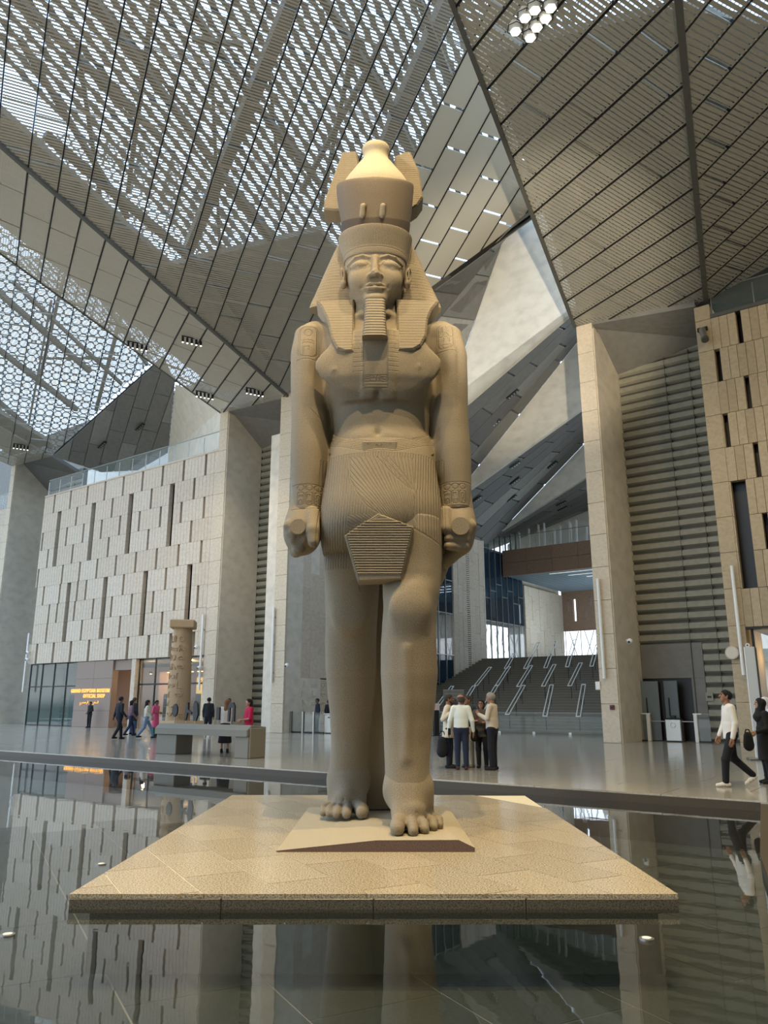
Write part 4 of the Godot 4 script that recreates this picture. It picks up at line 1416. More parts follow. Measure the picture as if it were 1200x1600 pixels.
	ruled("ceiling_hall", "middle dark panelled soffit over the grand stair with light slots", fw(-9.0, 12.9, -14), fw(10, 22.05, -14), fw(-10, 11.5, -24), fw(10, 27.6, -24), 6, M.dark_panel_c)
	slab("wall_bulkhead", "lower white bulkhead between the middle and lower soffits over the grand stair", [fw(-5.5, 15.11, -24), fw(1.74, 20.93, -24), fw(10, 27.6, -24), fw(10, 21.9, -24), fw(1.83, 18.37, -24)], M.concrete, .25, -NN)
	ruled("ceiling_hall", "lowest dark panelled soffit at the back of the stair hall", fw(-11, 12.7, -24), fw(10, 22.0, -24), fw(-11, 16.7, -36), fw(10, 22, -36), 6, M.dark_panel_c)
	slab("wall_bulkhead", "lowest white bulkhead seen above the bridge balustrade", [fw(-11, 16.6, -36), fw(10, 26, -36), fw(10, 13.7, -36), fw(-11, 13.7, -36)], M.concrete, .25, -NN)
	# left terrace: dark soffit and pale concrete wall behind the balustrade
	panel_fold("ceiling_hall", "dark grey panelled soffit above the left terrace with light slots", [fw(-31.63, 20.10, 0.00), fw(-19.84, 24.55, 0.00), fw(-19.00, 24.86, -0.02), fw(-20.12, 23.93, -2.03), fw(-25.60, 20.83, -6.09), fw(-28.63, 19.82, -5.60), fw(-30.67, 19.54, -3.65)], M.dark_panel)
	slab("wall_terrace_right", "pale concrete wall at the right end of the left terrace", [fw(-25.60, 20.83, -6.15), fw(-20.12, 23.93, -2.1), fw(-12.9, 20.4, -.8), fw(-12.9, 16.8, -.8), fw(-25.8, 16.8, -6.4)], M.smooth, .25, -NN)
	slab("wall_terrace_left", "pale concrete wall at the left end of the left terrace", [fw(-44, 16.8, -7.4), fw(-26, 16.8, -7.4), fw(-26, 22, -7.4), fw(-44, 22, -7.4)], M.concrete, .2, -NN)
	slab("wall_terrace_back", "grey back wall of the left terrace", [fw(-80, 16.8, -9), fw(-12.5, 16.8, -9), fw(-12.5, 28, -9), fw(-80, 28, -9)], M.dark_panel, .2, -NN)
	slab("ceiling_terrace", "dark roof over the right terrace behind the glass balustrade", [fw(15.9, 17.7, -.2), fw(26, 21.2, -.2), fw(26, 19.6, -9), fw(15.9, 18.2, -9)], M.dark_panel_c, .25)
	# the roof goes on over the visitors, beyond the top of the photograph
	slab("ceiling_front", "plain roof deck over the visitors beyond the top of the frame", [Vector3(-24, 29, -16), Vector3(-10, 29.5, -12), Vector3(6, 27, -13), Vector3(24, 23, -10), Vector3(24, 23, 18), Vector3(-24, 29, 18)], M.deck, .4)
	tag(obj("wall_back", bx(Vector3(-24, -.5, 18), Vector3(24, 30, 18.5)), M.smooth), "plain rear wall of the hall behind the visitor", "wall", "", "structure")
	tag(obj("wall_right_side", bx(Vector3(24, -.5, -24), Vector3(24.5, 30, 18.5)), M.smooth), "plain side wall of the hall right of the frame", "wall", "", "structure")
	# slim light slots and sensors in the hall soffits
	for d in SLOTS:
		var u := tag(node("slot_light", Transform3D(FT.basis * Basis(Vector3.BACK, d[3]), fw(d[0], d[1], d[2]))), d[4], "light", "recessed light slots in the hall soffits")
		obj("slot_box", bx(Vector3(-.45, -.02, -.14), Vector3(.45, .05, .14), .01), M.black, u)
		for k in 4: obj("lamp_head", tb(Vector3(-.3 + k * .2, -.07, 0), Vector3(-.3 + k * .2, 0, 0), .05, 8), M.steel, u)
	# spotlight clusters hanging from the left band
	var cl := 0
	for p in [Vector3(-13.586, 20.83, -38.845), Vector3(-10.265, 20.51, -37.6), Vector3(-10.836, 19.8, -43.317), Vector3(-7.606, 19.49, -42.1), Vector3(-27.57, 20.62, -55.4)]:
		var u := tag(node("spotlight_rail", Transform3D(Basis(QD.normalized(), Vector3.UP, PD.normalized()), p)), "five black spotlights on a rail, %s" % ["at the lower rim of the left roof band", "highest of those on the left roof band", "at the tip of the left roof band", "on the left roof band next to the statue's shoulder", "on the far left roof band"][cl], "spotlight", "spotlight rails on the roof bands")
		obj("rail", bx(Vector3(-.55, -.06, -.03), Vector3(.55, -.01, .03), .006), M.black, u)
		for k in 5:
			obj("spot_head", tb(Vector3(-.48 + k * .24, -.10, -.02), Vector3(-.48 + k * .24, -.42, .06), .065, 10), M.black, u)
			obj("lens", tb(Vector3(-.48 + k * .24, -.42, .06), Vector3(-.48 + k * .24, -.43, .062), .05, 10), M.glow_white, u)
		cl += 1
	# hexagonal downlight cluster on the right fold
	var hx := tag(node("hexagon_light_cluster", Transform3D(Basis(QD.normalized(), Vector3.UP, PD.normalized()), Vector3(4.05, 19.95, -17.35))), "cluster of glowing white hexagonal lamps hanging under the right roof fold", "light")
	var ring := MB.new()
	for p in [Vector3(3.694, 20.09, -17.679), Vector3(4.13, 20.01, -17.817), Vector3(3.888, 20.09, -17.248), Vector3(4.249, 20.02, -17.487), Vector3(4.439, 20.01, -17.194), Vector3(4.105, 20.08, -16.995), Vector3(4.5, 20.0, -16.85)]:
		var lp: Vector3 = hx.transform.affine_inverse() * p + Vector3(0, -.25, 0)
		var h := MB.new()
		h.tube(lp, lp + Vector3(0, .3, 0), .17, .17, 6)
		obj("lamp_housing", h.mesh(), M.white, hx)
		var f := MB.new()
		f.tube(lp - Vector3(0, .02, 0), lp, .145, .145, 6)
		obj("lamp_face", f.mesh(), M.glow_white, hx)
		for k in 6:
			var a := TAU * k / 6; var b := TAU * (k + 1) / 6
			ring.tube(lp + Vector3(cos(a) * .24, .1, sin(a) * .24), lp + Vector3(cos(b) * .24, .1, sin(b) * .24), .012, .012, 5)
	obj("hexagon_frame", ring.mesh(), M.dark_steel, hx)
	# housings of the big warm spotlights over the visitors
	for k in 3:
		var d: Array = SPOTS[k]
		var dir := Vector3(d[3] - d[0], d[4] - d[1], d[5] - d[2]).normalized()
		var u := tag(node("theatre_spotlight", Transform3D(Basis(), Vector3(d[0], d[1], d[2]) - dir * .1)), "black theatre spotlight on the roof over the visitors, %s" % ["middle of three", "left of three", "right of three"][k], "spotlight", "theatre spotlights")
		obj("barrel", tb(-dir * .6, -dir * .02, .2, 14), M.black, u)
		obj("yoke", tb(-dir * .3, Vector3(0, 1.6, 0), .03, 6), M.black, u)
		obj("lens", tb(-dir * .03, -dir * .01, .16, 14), M.glow_white, u)

# dark ceiling of long panels: the polygon is cut into strips along its first edge direction
func panel_fold(called: String, label: String, pts: Array, m: Material):
	var root := tag(node(called), label, "ceiling", "", "structure")
	# best plane through the polygon
	var n := Vector3()
	var c := Vector3()
	for k in pts.size():
		var a: Vector3 = pts[k]; var b: Vector3 = pts[(k + 1) % pts.size()]
		n += Vector3((a.y - b.y) * (a.z + b.z), (a.z - b.z) * (a.x + b.x), (a.x - b.x) * (a.y + b.y))
		c += a
	c /= pts.size()
	n = n.normalized()
	if n.y > 0: n = -n
	var poly := PackedVector2Array()
	for p in pts: poly.append(qp(p))
	if Geometry2D.is_polygon_clockwise(poly): poly.reverse()
	var lo := poly[0]; var hi := poly[0]
	for p in poly:
		lo = Vector2(minf(lo.x, p.x), minf(lo.y, p.y)); hi = Vector2(maxf(hi.x, p.x), maxf(hi.y, p.y))
	var ms := [m, m, M.dark_panel, M.dark_panel_c, M.dark_panel_b]
	var i := 0
	var x := floorf(lo.x)
	while x < hi.x:
		var y: float = lo.y - [0.0, 1.9, .8, 2.6][i % 4]
		while y < hi.y:
			for r in Geometry2D.intersect_polygons(poly, PackedVector2Array([Vector2(x + .02, y + .02), Vector2(x + 1.13, y + .02), Vector2(x + 1.13, y + 3.6), Vector2(x + .02, y + 3.6)])):
				var b := MB.new()
				var P := []
				for q in r: P.append(from_qp(c, n, q))
				var id := Geometry2D.triangulate_polygon(r)
				for k in range(0, id.size(), 3):
					b.tri(P[id[k]], P[id[k + 1]], P[id[k + 2]], n)
					b.tri(P[id[k]] - n * .06, P[id[k + 1]] - n * .06, P[id[k + 2]] - n * .06, -n)
				for k in P.size(): b.quad(P[k], P[(k + 1) % P.size()], P[(k + 1) % P.size()] - n * .06, P[k] - n * .06, (P[(k + 1) % P.size()] - P[k]).cross(n))
				obj("ceiling_panel", b.mesh(), ms[rng.randi() % ms.size()], root)
			y += 3.62
		x += 1.15
		i += 1
	var bk := MB.new()
	var id := Geometry2D.triangulate_polygon(poly)
	for k in range(0, id.size(), 3):
		bk.tri(from_qp(c, n, poly[id[k]]) - n * .1, from_qp(c, n, poly[id[k + 1]]) - n * .1, from_qp(c, n, poly[id[k + 2]]) - n * .1, n)
		bk.tri(from_qp(c, n, poly[id[k]]) - n * .3, from_qp(c, n, poly[id[k + 1]]) - n * .3, from_qp(c, n, poly[id[k + 2]]) - n * .3, -n)
	obj("backing", bk.mesh(), M.dark_panel_c, root)
	return root
const TRUSS1 = [[-13.32, -22.26, -9.60, -28.08, 0.24, 1.6], [-10.84, -22.84, -7.94, -29.16, 0.26, 1.8], [-7.94, -29.16, -5.23, -34.90, 0.26, 1.8], [-7.41, -24.11, -5.74, -27.54, 0.22, 2.0], [-5.74, -27.54, -2.80, -32.46, 0.22, 2.0], [-2.54, -24.61, 0.29, -29.35, 0.30, 2.2], [0.29, -29.35, 3.00, -35.06, 0.25, 2.2], [-3.55, -24.56, -6.58, -29.26, 0.55, 2.4], [-6.58, -29.26, -9.99, -34.41, 0.50, 2.4], [2.78, -25.70, 0.45, -30.23, 0.60, 2.4], [0.45, -30.23, -1.30, -34.18, 0.50, 2.4], [-5.63, -25.28, -7.51, -24.70, 0.16, 1.5], [-1.06, -26.15, -1.66, -27.72, 0.25, 1.8], [-1.66, -27.72, -3.16, -33.17, 0.18, 1.8], [-11.80, -24.24, -12.95, -30.94, 0.16, 2.0], [-8.72, -23.49, -11.69, -30.51, 0.20, 2.2], [-7.02, -25.83, -8.36, -35.18, 0.14, 2.0], [1.30, -25.16, 3.53, -29.74, 0.24, 2.0], [3.53, -29.74, 1.93, -33.59, 0.20, 2.0], [-4.82, -26.65, -5.03, -33.08, 0.14, 2.2], [0.00, -26.43, -3.99, -32.09, 0.20, 1.9], [-13.49, -23.34, -11.70, -30.82, 0.20, 1.2], [-13.83, -26.69, -8.70, -34.64, 0.30, 1.2], [-8.70, -34.64, -6.61, -40.66, 0.25, 1.2]]
const TRUSS3 = [[-24.81, -43.93, -21.48, -51.90, 0.30, 1.8], [-23.67, -43.98, -19.81, -53.94, 0.20, 2.0], [-26.45, -47.79, -23.38, -54.86, 0.30, 1.6], [-20.70, -44.53, -25.33, -52.37, 0.20, 2.2], [-18.15, -48.26, -22.37, -55.99, 0.25, 2.2], [-19.21, -45.01, -17.53, -52.56, 0.22, 1.8], [-28.23, -51.89, -26.45, -58.02, 0.25, 1.6], [-21.77, -45.44, -27.86, -56.62, 0.14, 1.5], [-24.40, -50.02, -19.56, -51.55, 0.12, 2.0]]

# a ruled ceiling between a near edge and a far edge, laid with long panels
func ruled(called: String, label: String, a0: Vector3, a1: Vector3, b0: Vector3, b1: Vector3, nv: int, m: Material):
	var root := tag(node(called), label, "ceiling", "", "structure")
	var ms := [m, m, M.dark_panel, M.dark_panel_c, M.dark_panel_b]
	var up := Vector3(0, .06, 0)
	var f := func(u: float, v: float) -> Vector3: return a0.lerp(a1, u).lerp(b0.lerp(b1, u), v)
	var nu := a0.distance_to(a1) / 3.6
	for i in nv:
		var v0 := (i + .015) / nv; var v1 := (i + .985) / nv
		var x: float = -[0.0, .52, .22, .76][i % 4] / nu
		while x < 1.0:
			var u0 := maxf(x + .02 / nu, 0); var u1 := minf(x + .98 / nu, 1)
			if u1 > u0 + .01:
				var b := MB.new()
				var p: Vector3 = f.call(u0, v0); var q: Vector3 = f.call(u1, v0); var r: Vector3 = f.call(u1, v1); var s: Vector3 = f.call(u0, v1)
				b.quad(p, q, r, s, Vector3.DOWN)
				b.quad(p + up, q + up, r + up, s + up, Vector3.UP)
				b.quad(p, q, q + up, p + up, p - s); b.quad(s, r, r + up, s + up, s - p); b.quad(p, s, s + up, p + up, p - q); b.quad(q, r, r + up, q + up, q - p)
				obj("ceiling_panel", b.mesh(), ms[rng.randi() % ms.size()], root)
			x += 1.0 / nu
	var bk := MB.new()
	for i in 6:
		for j in 4:
			for e in 2:
				var w := Vector3(0, .1 + e * .25, 0)
				bk.quad(f.call(i / 6.0, j / 4.0) + w, f.call((i + 1) / 6.0, j / 4.0) + w, f.call((i + 1) / 6.0, (j + 1) / 4.0) + w, f.call(i / 6.0, (j + 1) / 4.0) + w, Vector3.UP if e else Vector3.DOWN)
	obj("backing", bk.mesh(), M.dark_panel_c, root)

const SLOTS = [[2.22, 19.85, -9.55, .5, "black light slot in the upper soffit, left of a near level pair"], [3.1, 19.9, -9.2, .5, "black light slot in the upper soffit, right of a near level pair"], [.66, 19.2, -11.45, .5, "single black light slot low in the upper soffit"], [.17, 17.45, -15.25, .45, "black light slot in the middle soffit, left of its upper pair"], [.28, 19.0, -21.4, .5, "black light slot in the middle soffit, right of its upper pair"], [-1.35, 17.25, -18.3, .5, "black light slot in the middle soffit below the upper pair"], [-3.37, 15.72, -16.1, .45, "black light slot in the middle soffit closest to the statue's wrist"], [-2.81, 16.68, -20.65, .5, "black light slot near the lower tip of the middle soffit"], [-1.2, 17.24, -26.3, .3, "upper of two close black light slots in the lowest soffit"], [-1.81, 17.25, -28.0, .3, "lower of two close black light slots in the lowest soffit"], [-28.06, 20.8, -1.82, .4, "black light slot low in the soffit over the left terrace"], [-24.76, 21.82, -2.72, .4, "black light slot high in the soffit over the left terrace"]]

const ORD = ["first", "second", "third", "fourth", "fifth", "sixth", "seventh", "eighth", "ninth", "tenth", "eleventh", "twelfth", "thirteenth", "fourteenth"]
# ---------- the colossal statue
const TORSO = [[7.98, -.09, .30, -12.12, .36, 2.1], [7.90, -.09, .60, -12.12, .40, 2.2], [7.80, -.105, 1.02, -12.1, .43, 2.4], [7.68, -.1, 1.13, -12.1, .48, 2.4], [7.47, -.1, .99, -12.06, .53, 2.3], [7.15, -.097, .925, -12.02, .58, 2.2], [6.86, -.081, .905, -12.02, .60, 2.2], [6.66, -.075, .885, -12.01, .585, 2.4], [6.52, -.07, .874, -12.02, .55, 2.3], [6.19, -.059, .80, -12.05, .50, 2.3], [5.85, -.048, .769, -12.05, .50, 2.3], [5.62, -.032, .80, -12.02, .54, 2.3], [5.3, -.037, .83, -12, .56, 2.3], [4.3, -.037, .88, -12, .62, 2.4]]
const ARML = [[7.82, -1.20, .16, -12.1, .25, 2.2], [7.66, -1.28, .25, -12.1, .38, 2.3], [7.26, -1.306, .28, -12.1, .42, 2.3], [6.79, -1.301, .273, -12.1, .40, 2.3], [6.32, -1.27, .277, -12.08, .38, 2.3], [5.95, -1.245, .288, -12.05, .37, 2.3], [5.51, -1.225, .30, -12.03, .38, 2.3], [5.18, -1.222, .28, -12, .36, 2.3], [4.84, -1.231, .248, -11.97, .33, 2.3], [4.45, -1.233, .23, -11.95, .33, 2.3]]
const ARMR = [[7.82, .99, .17, -12.1, .25, 2.2], [7.66, 1.08, .25, -12.1, .38, 2.3], [7.26, 1.126, .284, -12.1, .42, 2.3], [6.79, 1.133, .278, -12.1, .40, 2.3], [6.32, 1.118, .285, -12.08, .38, 2.3], [5.95, 1.115, .292, -12.05, .37, 2.3], [5.51, 1.126, .30, -12.03, .38, 2.3], [5.18, 1.142, .276, -12, .36, 2.3], [4.9, 1.16, .248, -11.97, .33, 2.3], [4.5, 1.152, .236, -11.95, .33, 2.3]]
const LEGR = [[4.4, -.49, .48, -12.2, .56, 2.3], [4.16, -.497, .487, -12.28, .55, 2.3], [3.75, -.512, .472, -12.38, .50, 2.2], [3.34, -.524, .442, -12.5, .47, 2.2], [2.94, -.53, .426, -12.6, .44, 2.2], [2.75, -.536, .418, -12.65, .43, 2.2], [2.53, -.545, .42, -12.7, .42, 2.2], [2.13, -.54, .415, -12.78, .43, 2.2], [1.73, -.534, .388, -12.86, .39, 2.2], [1.33, -.534, .345, -12.93, .34, 2.2], [.94, -.544, .314, -13.0, .32, 2.2], [.65, -.552, .318, -13.03, .34, 2.2], [.3, -.563, .32, -13.05, .36, 2.2]]
const LEGL = [[4.3, .40, .49, -11.74, .60, 2.3], [4.04, .404, .495, -11.7, .60, 2.3], [3.63, .427, .456, -11.62, .52, 2.2], [3.37, .423, .443, -11.58, .50, 2.2], [3.17, .41, .429, -11.52, .49, 2.2], [2.92, .392, .402, -11.48, .46, 2.2], [2.64, .37, .398, -11.46, .43, 2.2], [2.35, .363, .41, -11.47, .44, 2.2], [1.98, .37, .418, -11.5, .46, 2.2], [1.62, .362, .392, -11.5, .43, 2.2], [1.27, .35, .36, -11.5, .38, 2.2], [.96, .335, .335, -11.5, .35, 2.2], [.7, .328, .317, -11.5, .36, 2.2], [.35, .339, .315, -11.5, .38, 2.2]]

var em := PackedByteArray()
var ew := 0
var eh := 0
func e_begin(w: int, h: int, lo: Vector2, size: Vector2):
	ew = w; eh = h
	uv_lo = lo; uv_size = size
	em = PackedByteArray()
	em.resize(w * h)
	em.fill(200)
func e_px(p: Vector2) -> Vector2: return Vector2((p.x - uv_lo.x) / uv_size.x * ew, (1.0 - (p.y - uv_lo.y) / uv_size.y) * eh)
func e_line(a: Vector2, b: Vector2, w: float, v := 60):
	var p := e_px(a); var q := e_px(b)
	var n := int(p.distance_to(q)) + 1
	var r := w / uv_size.x * ew * .5
	for k in n + 1:
		var c := p.lerp(q, float(k) / n)
		for y in range(int(c.y - r), int(c.y + r) + 1):
			for x in range(int(c.x - r), int(c.x + r) + 1):
				if x >= 0 and y >= 0 and x < ew and y < eh and Vector2(x + .5, y + .5).distance_to(c) <= r + .3: em[y * ew + x] = v
func e_poly(pts: Array, w: float, v := 60, closed := false):
	for k in pts.size() - (0 if closed else 1): e_line(pts[k], pts[(k + 1) % pts.size()], w, v)
func e_oval(c: Vector2, rx: float, ry: float, w: float, v := 60):
	var a := []
	for k in 24: a.append(c + Vector2(cos(TAU * k / 24) * rx, sin(TAU * k / 24) * ry))
	e_poly(a, w, v, true)
func e_cart(lo: Vector2, hi: Vector2, w: float):
	var r := minf(hi.x - lo.x, hi.y - lo.y) * .35
	var a := []
	for k in 4:
		var c: Vector2 = [Vector2(hi.x - r, hi.y - r), Vector2(lo.x + r, hi.y - r), Vector2(lo.x + r, lo.y + r), Vector2(hi.x - r, lo.y + r)][k]
		for j in 6:
			var t := PI / 2 * (k + j / 5.0)
			a.append(c + Vector2(cos(t), sin(t)) * r)
	e_poly(a, w, 60, true)
func e_sign(kind: int, o: Vector2, s: float, w: float):
	match kind % 7:
		0: e_oval(o, s * .4, s * .4, w)
		1:
			for j in 2:
				var a := []
				for k in 7: a.append(o + Vector2((k / 6.0 - .5) * s, s * (.12 * (k % 2) - .2 + .3 * j)))
				e_poly(a, w)
		2: e_poly([o + Vector2(-.4, -.45) * s, o + Vector2(-.4, .4) * s, o + Vector2(.1, .45) * s, o + Vector2(.1, .1) * s], w)
		3: e_poly([o + Vector2(-.3, -.5) * s, o + Vector2(-.25, .2) * s, o + Vector2(0, .5) * s, o + Vector2(.25, .2) * s, o + Vector2(.3, -.5) * s], w)
		4: e_poly([o + Vector2(-.45, .1) * s, o + Vector2(.45, .1) * s, o + Vector2(.3, -.3) * s, o + Vector2(-.3, -.3) * s], w, 60, true)
		5: e_poly([o + Vector2(-.2, -.5) * s, o + Vector2(-.1, 0) * s, o + Vector2(-.3, .3) * s, o + Vector2(0, .5) * s, o + Vector2(.2, .25) * s, o + Vector2(.1, 0) * s, o + Vector2(.5, -.3) * s], w)
		6: e_poly([o + Vector2(0, -.5) * s, o + Vector2(0, .2) * s, o + Vector2(-.3, .2) * s, o + Vector2(0, .5) * s, o + Vector2(.3, .2) * s, o + Vector2(0, .2) * s], w)
func e_finish(called: String, base: String, depth: float) -> StandardMaterial3D:
	var im := Image.create_from_data(ew, eh, false, Image.FORMAT_L8, em)
	var m: StandardMaterial3D = M[base].duplicate()
	m.resource_name = called
	m.heightmap_enabled = true
	m.heightmap_texture = ImageTexture.create_from_image(im)
	m.heightmap_scale = depth
	M[called] = m
	return m

func vv(a: Array) -> Array:
	var o := []
	for k in range(0, a.size(), 2): o.append(Vector2(a[k], a[k + 1]))
	return o

func engrave_body() -> StandardMaterial3D:
	e_begin(1024, 1552, Vector2(-1.75, 3.2), Vector2(3.3, 5.0))
	# kilt pleats: per pixel stripes
	var curve := vv([-.54, 5.25, -.54, 5.22, -.53, 4.90, -.41, 4.61, -.27, 4.41, -.08, 4.27])
	var hem := vv([-.55, 3.93, -.08, 4.25, .25, 4.16, .43, 4.06, .62, 3.96, .95, 3.80])
	for y in eh:
		var h := uv_lo.y + (1.0 - (y + .5) / eh) * uv_size.y
		if h > 5.58 or h < 3.25: continue
		var cx := -.54
		for k in curve.size() - 1:
			if h <= curve[k].y and h >= curve[k + 1].y and curve[k].y > curve[k + 1].y: cx = lerpf(curve[k].x, curve[k + 1].x, (curve[k].y - h) / (curve[k].y - curve[k + 1].y))
		for x in ew:
			var X := uv_lo.x + (x + .5) / ew * uv_size.x
			if absf(X + .04) > 1.0: continue
			var hb := 3.6
			for k in hem.size() - 1:
				if X >= hem[k].x and X < hem[k + 1].x: hb = lerpf(hem[k].y, hem[k + 1].y, (X - hem[k].x) / (hem[k + 1].x - hem[k].x))
			# apron ribs
			if h < 4.25 and h > 3.36 and X > lerpf(-.37, -.55, clampf((h - 3.27) / .66, 0, 1)) and X < lerpf(.24, .42, clampf((h - 3.3) / .74, 0, 1)) and h < hb - .01:
				if fposmod(h - X * .02, .046) < .016: em[y * ew + x] = 70
				continue
			if h < hb or h > 5.32: continue
			var f := 0.0
			if X > .47 and h < 4.7: f = fposmod(X + (4.7 - h) * .02, .045)
			elif X > cx and (X < .47) and h < 5.24 and X > cx:
				# pleats gather towards the lower right
				f = fposmod(atan2(h - 3.6, X - .55) * 1.35, .046)
			else: f = fposmod(X - (h - 4.6) * .05, .042)
			if f < .016: em[y * ew + x] = 95
	e_poly(curve, .022)
	e_poly(hem.slice(1), .024)
	e_poly(vv([-.08, 4.23, -.55, 3.93, -.37, 3.27]), .02)
	e_poly(vv([-.10, 5.22, .11, 4.95, .33, 4.74, .47, 4.64]), .022)
	e_poly(vv([.06, 5.24, .22, 5.04, .39, 4.81, .48, 4.62, .45, 4.19]), .02)
	e_poly(vv([-.02, 5.22, .18, 5.0, .36, 4.77, .475, 4.63]), .012)
	# belt zigzag and buckle
	for j in 7:
		var a := []
		for k in 90:
			var X := -.88 + k * .02
			a.append(Vector2(X, 5.33 + j * .031 + .010 * (k % 2) + .24 * pow(absf(X + .05) / .8, 2.0)))
		e_poly(a, .007, 120)
	# shoulder cartouches
	for d in [[-1.41, 7.08, -1.11, 7.64], [.90, 7.23, 1.16, 7.68]]:
		e_cart(Vector2(d[0], d[1]), Vector2(d[2], d[3]), .026)
		var m := Vector2((d[0] + d[2]) / 2, (d[1] + d[3]) / 2)
		for k in 3: e_sign(k + (2 if d[0] > 0 else 0), m + Vector2(0, .17 - k * .17), .16, .022)
		e_line(Vector2(d[0] - .02, d[1] - .04), Vector2(d[2] + .02, d[1] - .04), .02)
		if d[0] > 0: e_line(Vector2(d[0], 7.46), Vector2(d[2], 7.46), .02)
	# bracelets
	for k in 3:
		for d in [[-1.31 + k * .135, 4.83, 4.65], [1.0 + k * .12, 4.86, 4.68]]:
			e_oval(Vector2(d[0], d[1]), .05, .045, .02)
			e_cart(Vector2(d[0] - .05, d[2] - .10), Vector2(d[0] + .05, d[2] + .11), .014)
			e_sign(k + 1, Vector2(d[0], d[2] + .04), .07, .014)
			e_sign(k + 3, Vector2(d[0], d[2] - .05), .07, .014)
	for d in [[-1.45, -.96, 4.89], [-1.45, -.96, 4.48], [.90, 1.40, 4.93], [.90, 1.40, 4.54]]: e_line(Vector2(d[0], d[2]), Vector2(d[1], d[2]), .016)
	# pectoral and collar lines
	for k in 5: e_line(Vector2(-.33, 6.42 + k * .05), Vector2(.06, 6.42 + k * .05), .014, 120)
	for k in 4: e_sign(k + 1, Vector2(-.27 + k * .09, 6.58), .09, .016)
	for k in 9:
		for s in [-1, 1]: e_line(Vector2(-.13 + s * .20, 6.7 + k * .08), Vector2(-.13 + s * .36, 6.7 + k * .08), .010, 130)
	for s in [-1, 1]: e_line(Vector2(-.13 + s * .19, 6.45), Vector2(-.13 + s * .19, 7.5), .014)
	# fist cartouche, cracks
	for k in 3: e_sign(k + 1, Vector2(-1.32, 4.27 - k * .10), .10, .014)
	e_poly(vv([-1.2, 6.2, -1.0, 6.0]), .004)
	return e_finish("granite_carved", "granite", 2.6)

func statue_foot(sx: float, tips: Array, ankle: Vector3, heel: Vector3) -> ArrayMesh:
	var lo := Vector3(ankle.x - .75, -.2, tips[0].z - 1.5); var hi := Vector3(ankle.x + .75, .85, tips[0].z + .35)
	var f := Field.new(Vector3(lo.x, lo.y, ankle.z - .6), hi, .024)
	f.cap(ankle + Vector3(0, .35, 0), .31, ankle, .33, .1)
	f.cap(ankle + Vector3(0, -.02, .08), .30, Vector3(lerpf(ankle.x, (tips[0].x + tips[3].x) / 2, .6), .12, (tips[0].z + tips[2].z) / 2 - .55), .19, .12)
	f.cap(heel, .24, ankle + Vector3(0, -.05, .05), .30, .12)
	for k in 5:
		var t: Vector3 = tips[k]
		var r: float = [.10, .075, .07, .065, .06][k]
		var base := t + Vector3((ankle.x - t.x) * .26, .055, -.50 + k * .02)
		f.cap(ankle + Vector3((t.x - ankle.x) * .35, .05 - k * .02, .05), .22, base, r * 1.15, .07)
	for k in 5:
		var t: Vector3 = tips[k]
		var r: float = [.10, .075, .07, .065, .06][k]
		var base := t + Vector3((ankle.x - t.x) * .26, .055, -.50 + k * .02)
		f.cap(base, r * 1.1, t + Vector3(0, .045, -.20), r * .98, .022)
		f.cap(t + Vector3(0, .045, -.20), r * .98, t + Vector3(0, r - .07, -r * .6), r * .92, .02)
	for k in 4:
		# grooves between the toes
		var t: Vector3 = (tips[k] + tips[k + 1]) / 2
		f.cap(t + Vector3(0, .12, .06), .022, t + Vector3((ankle.x - t.x) * .12, .17, -.38), .010, .02, true)
	for k in 5:
		var t: Vector3 = tips[k]
		var r: float = [.10, .075, .07, .065, .06][k]
		f.ell(t + Vector3(0, r + .055, -.09), Vector3(r * .62, .02, .075), .012, true)
	return field_mesh([f])

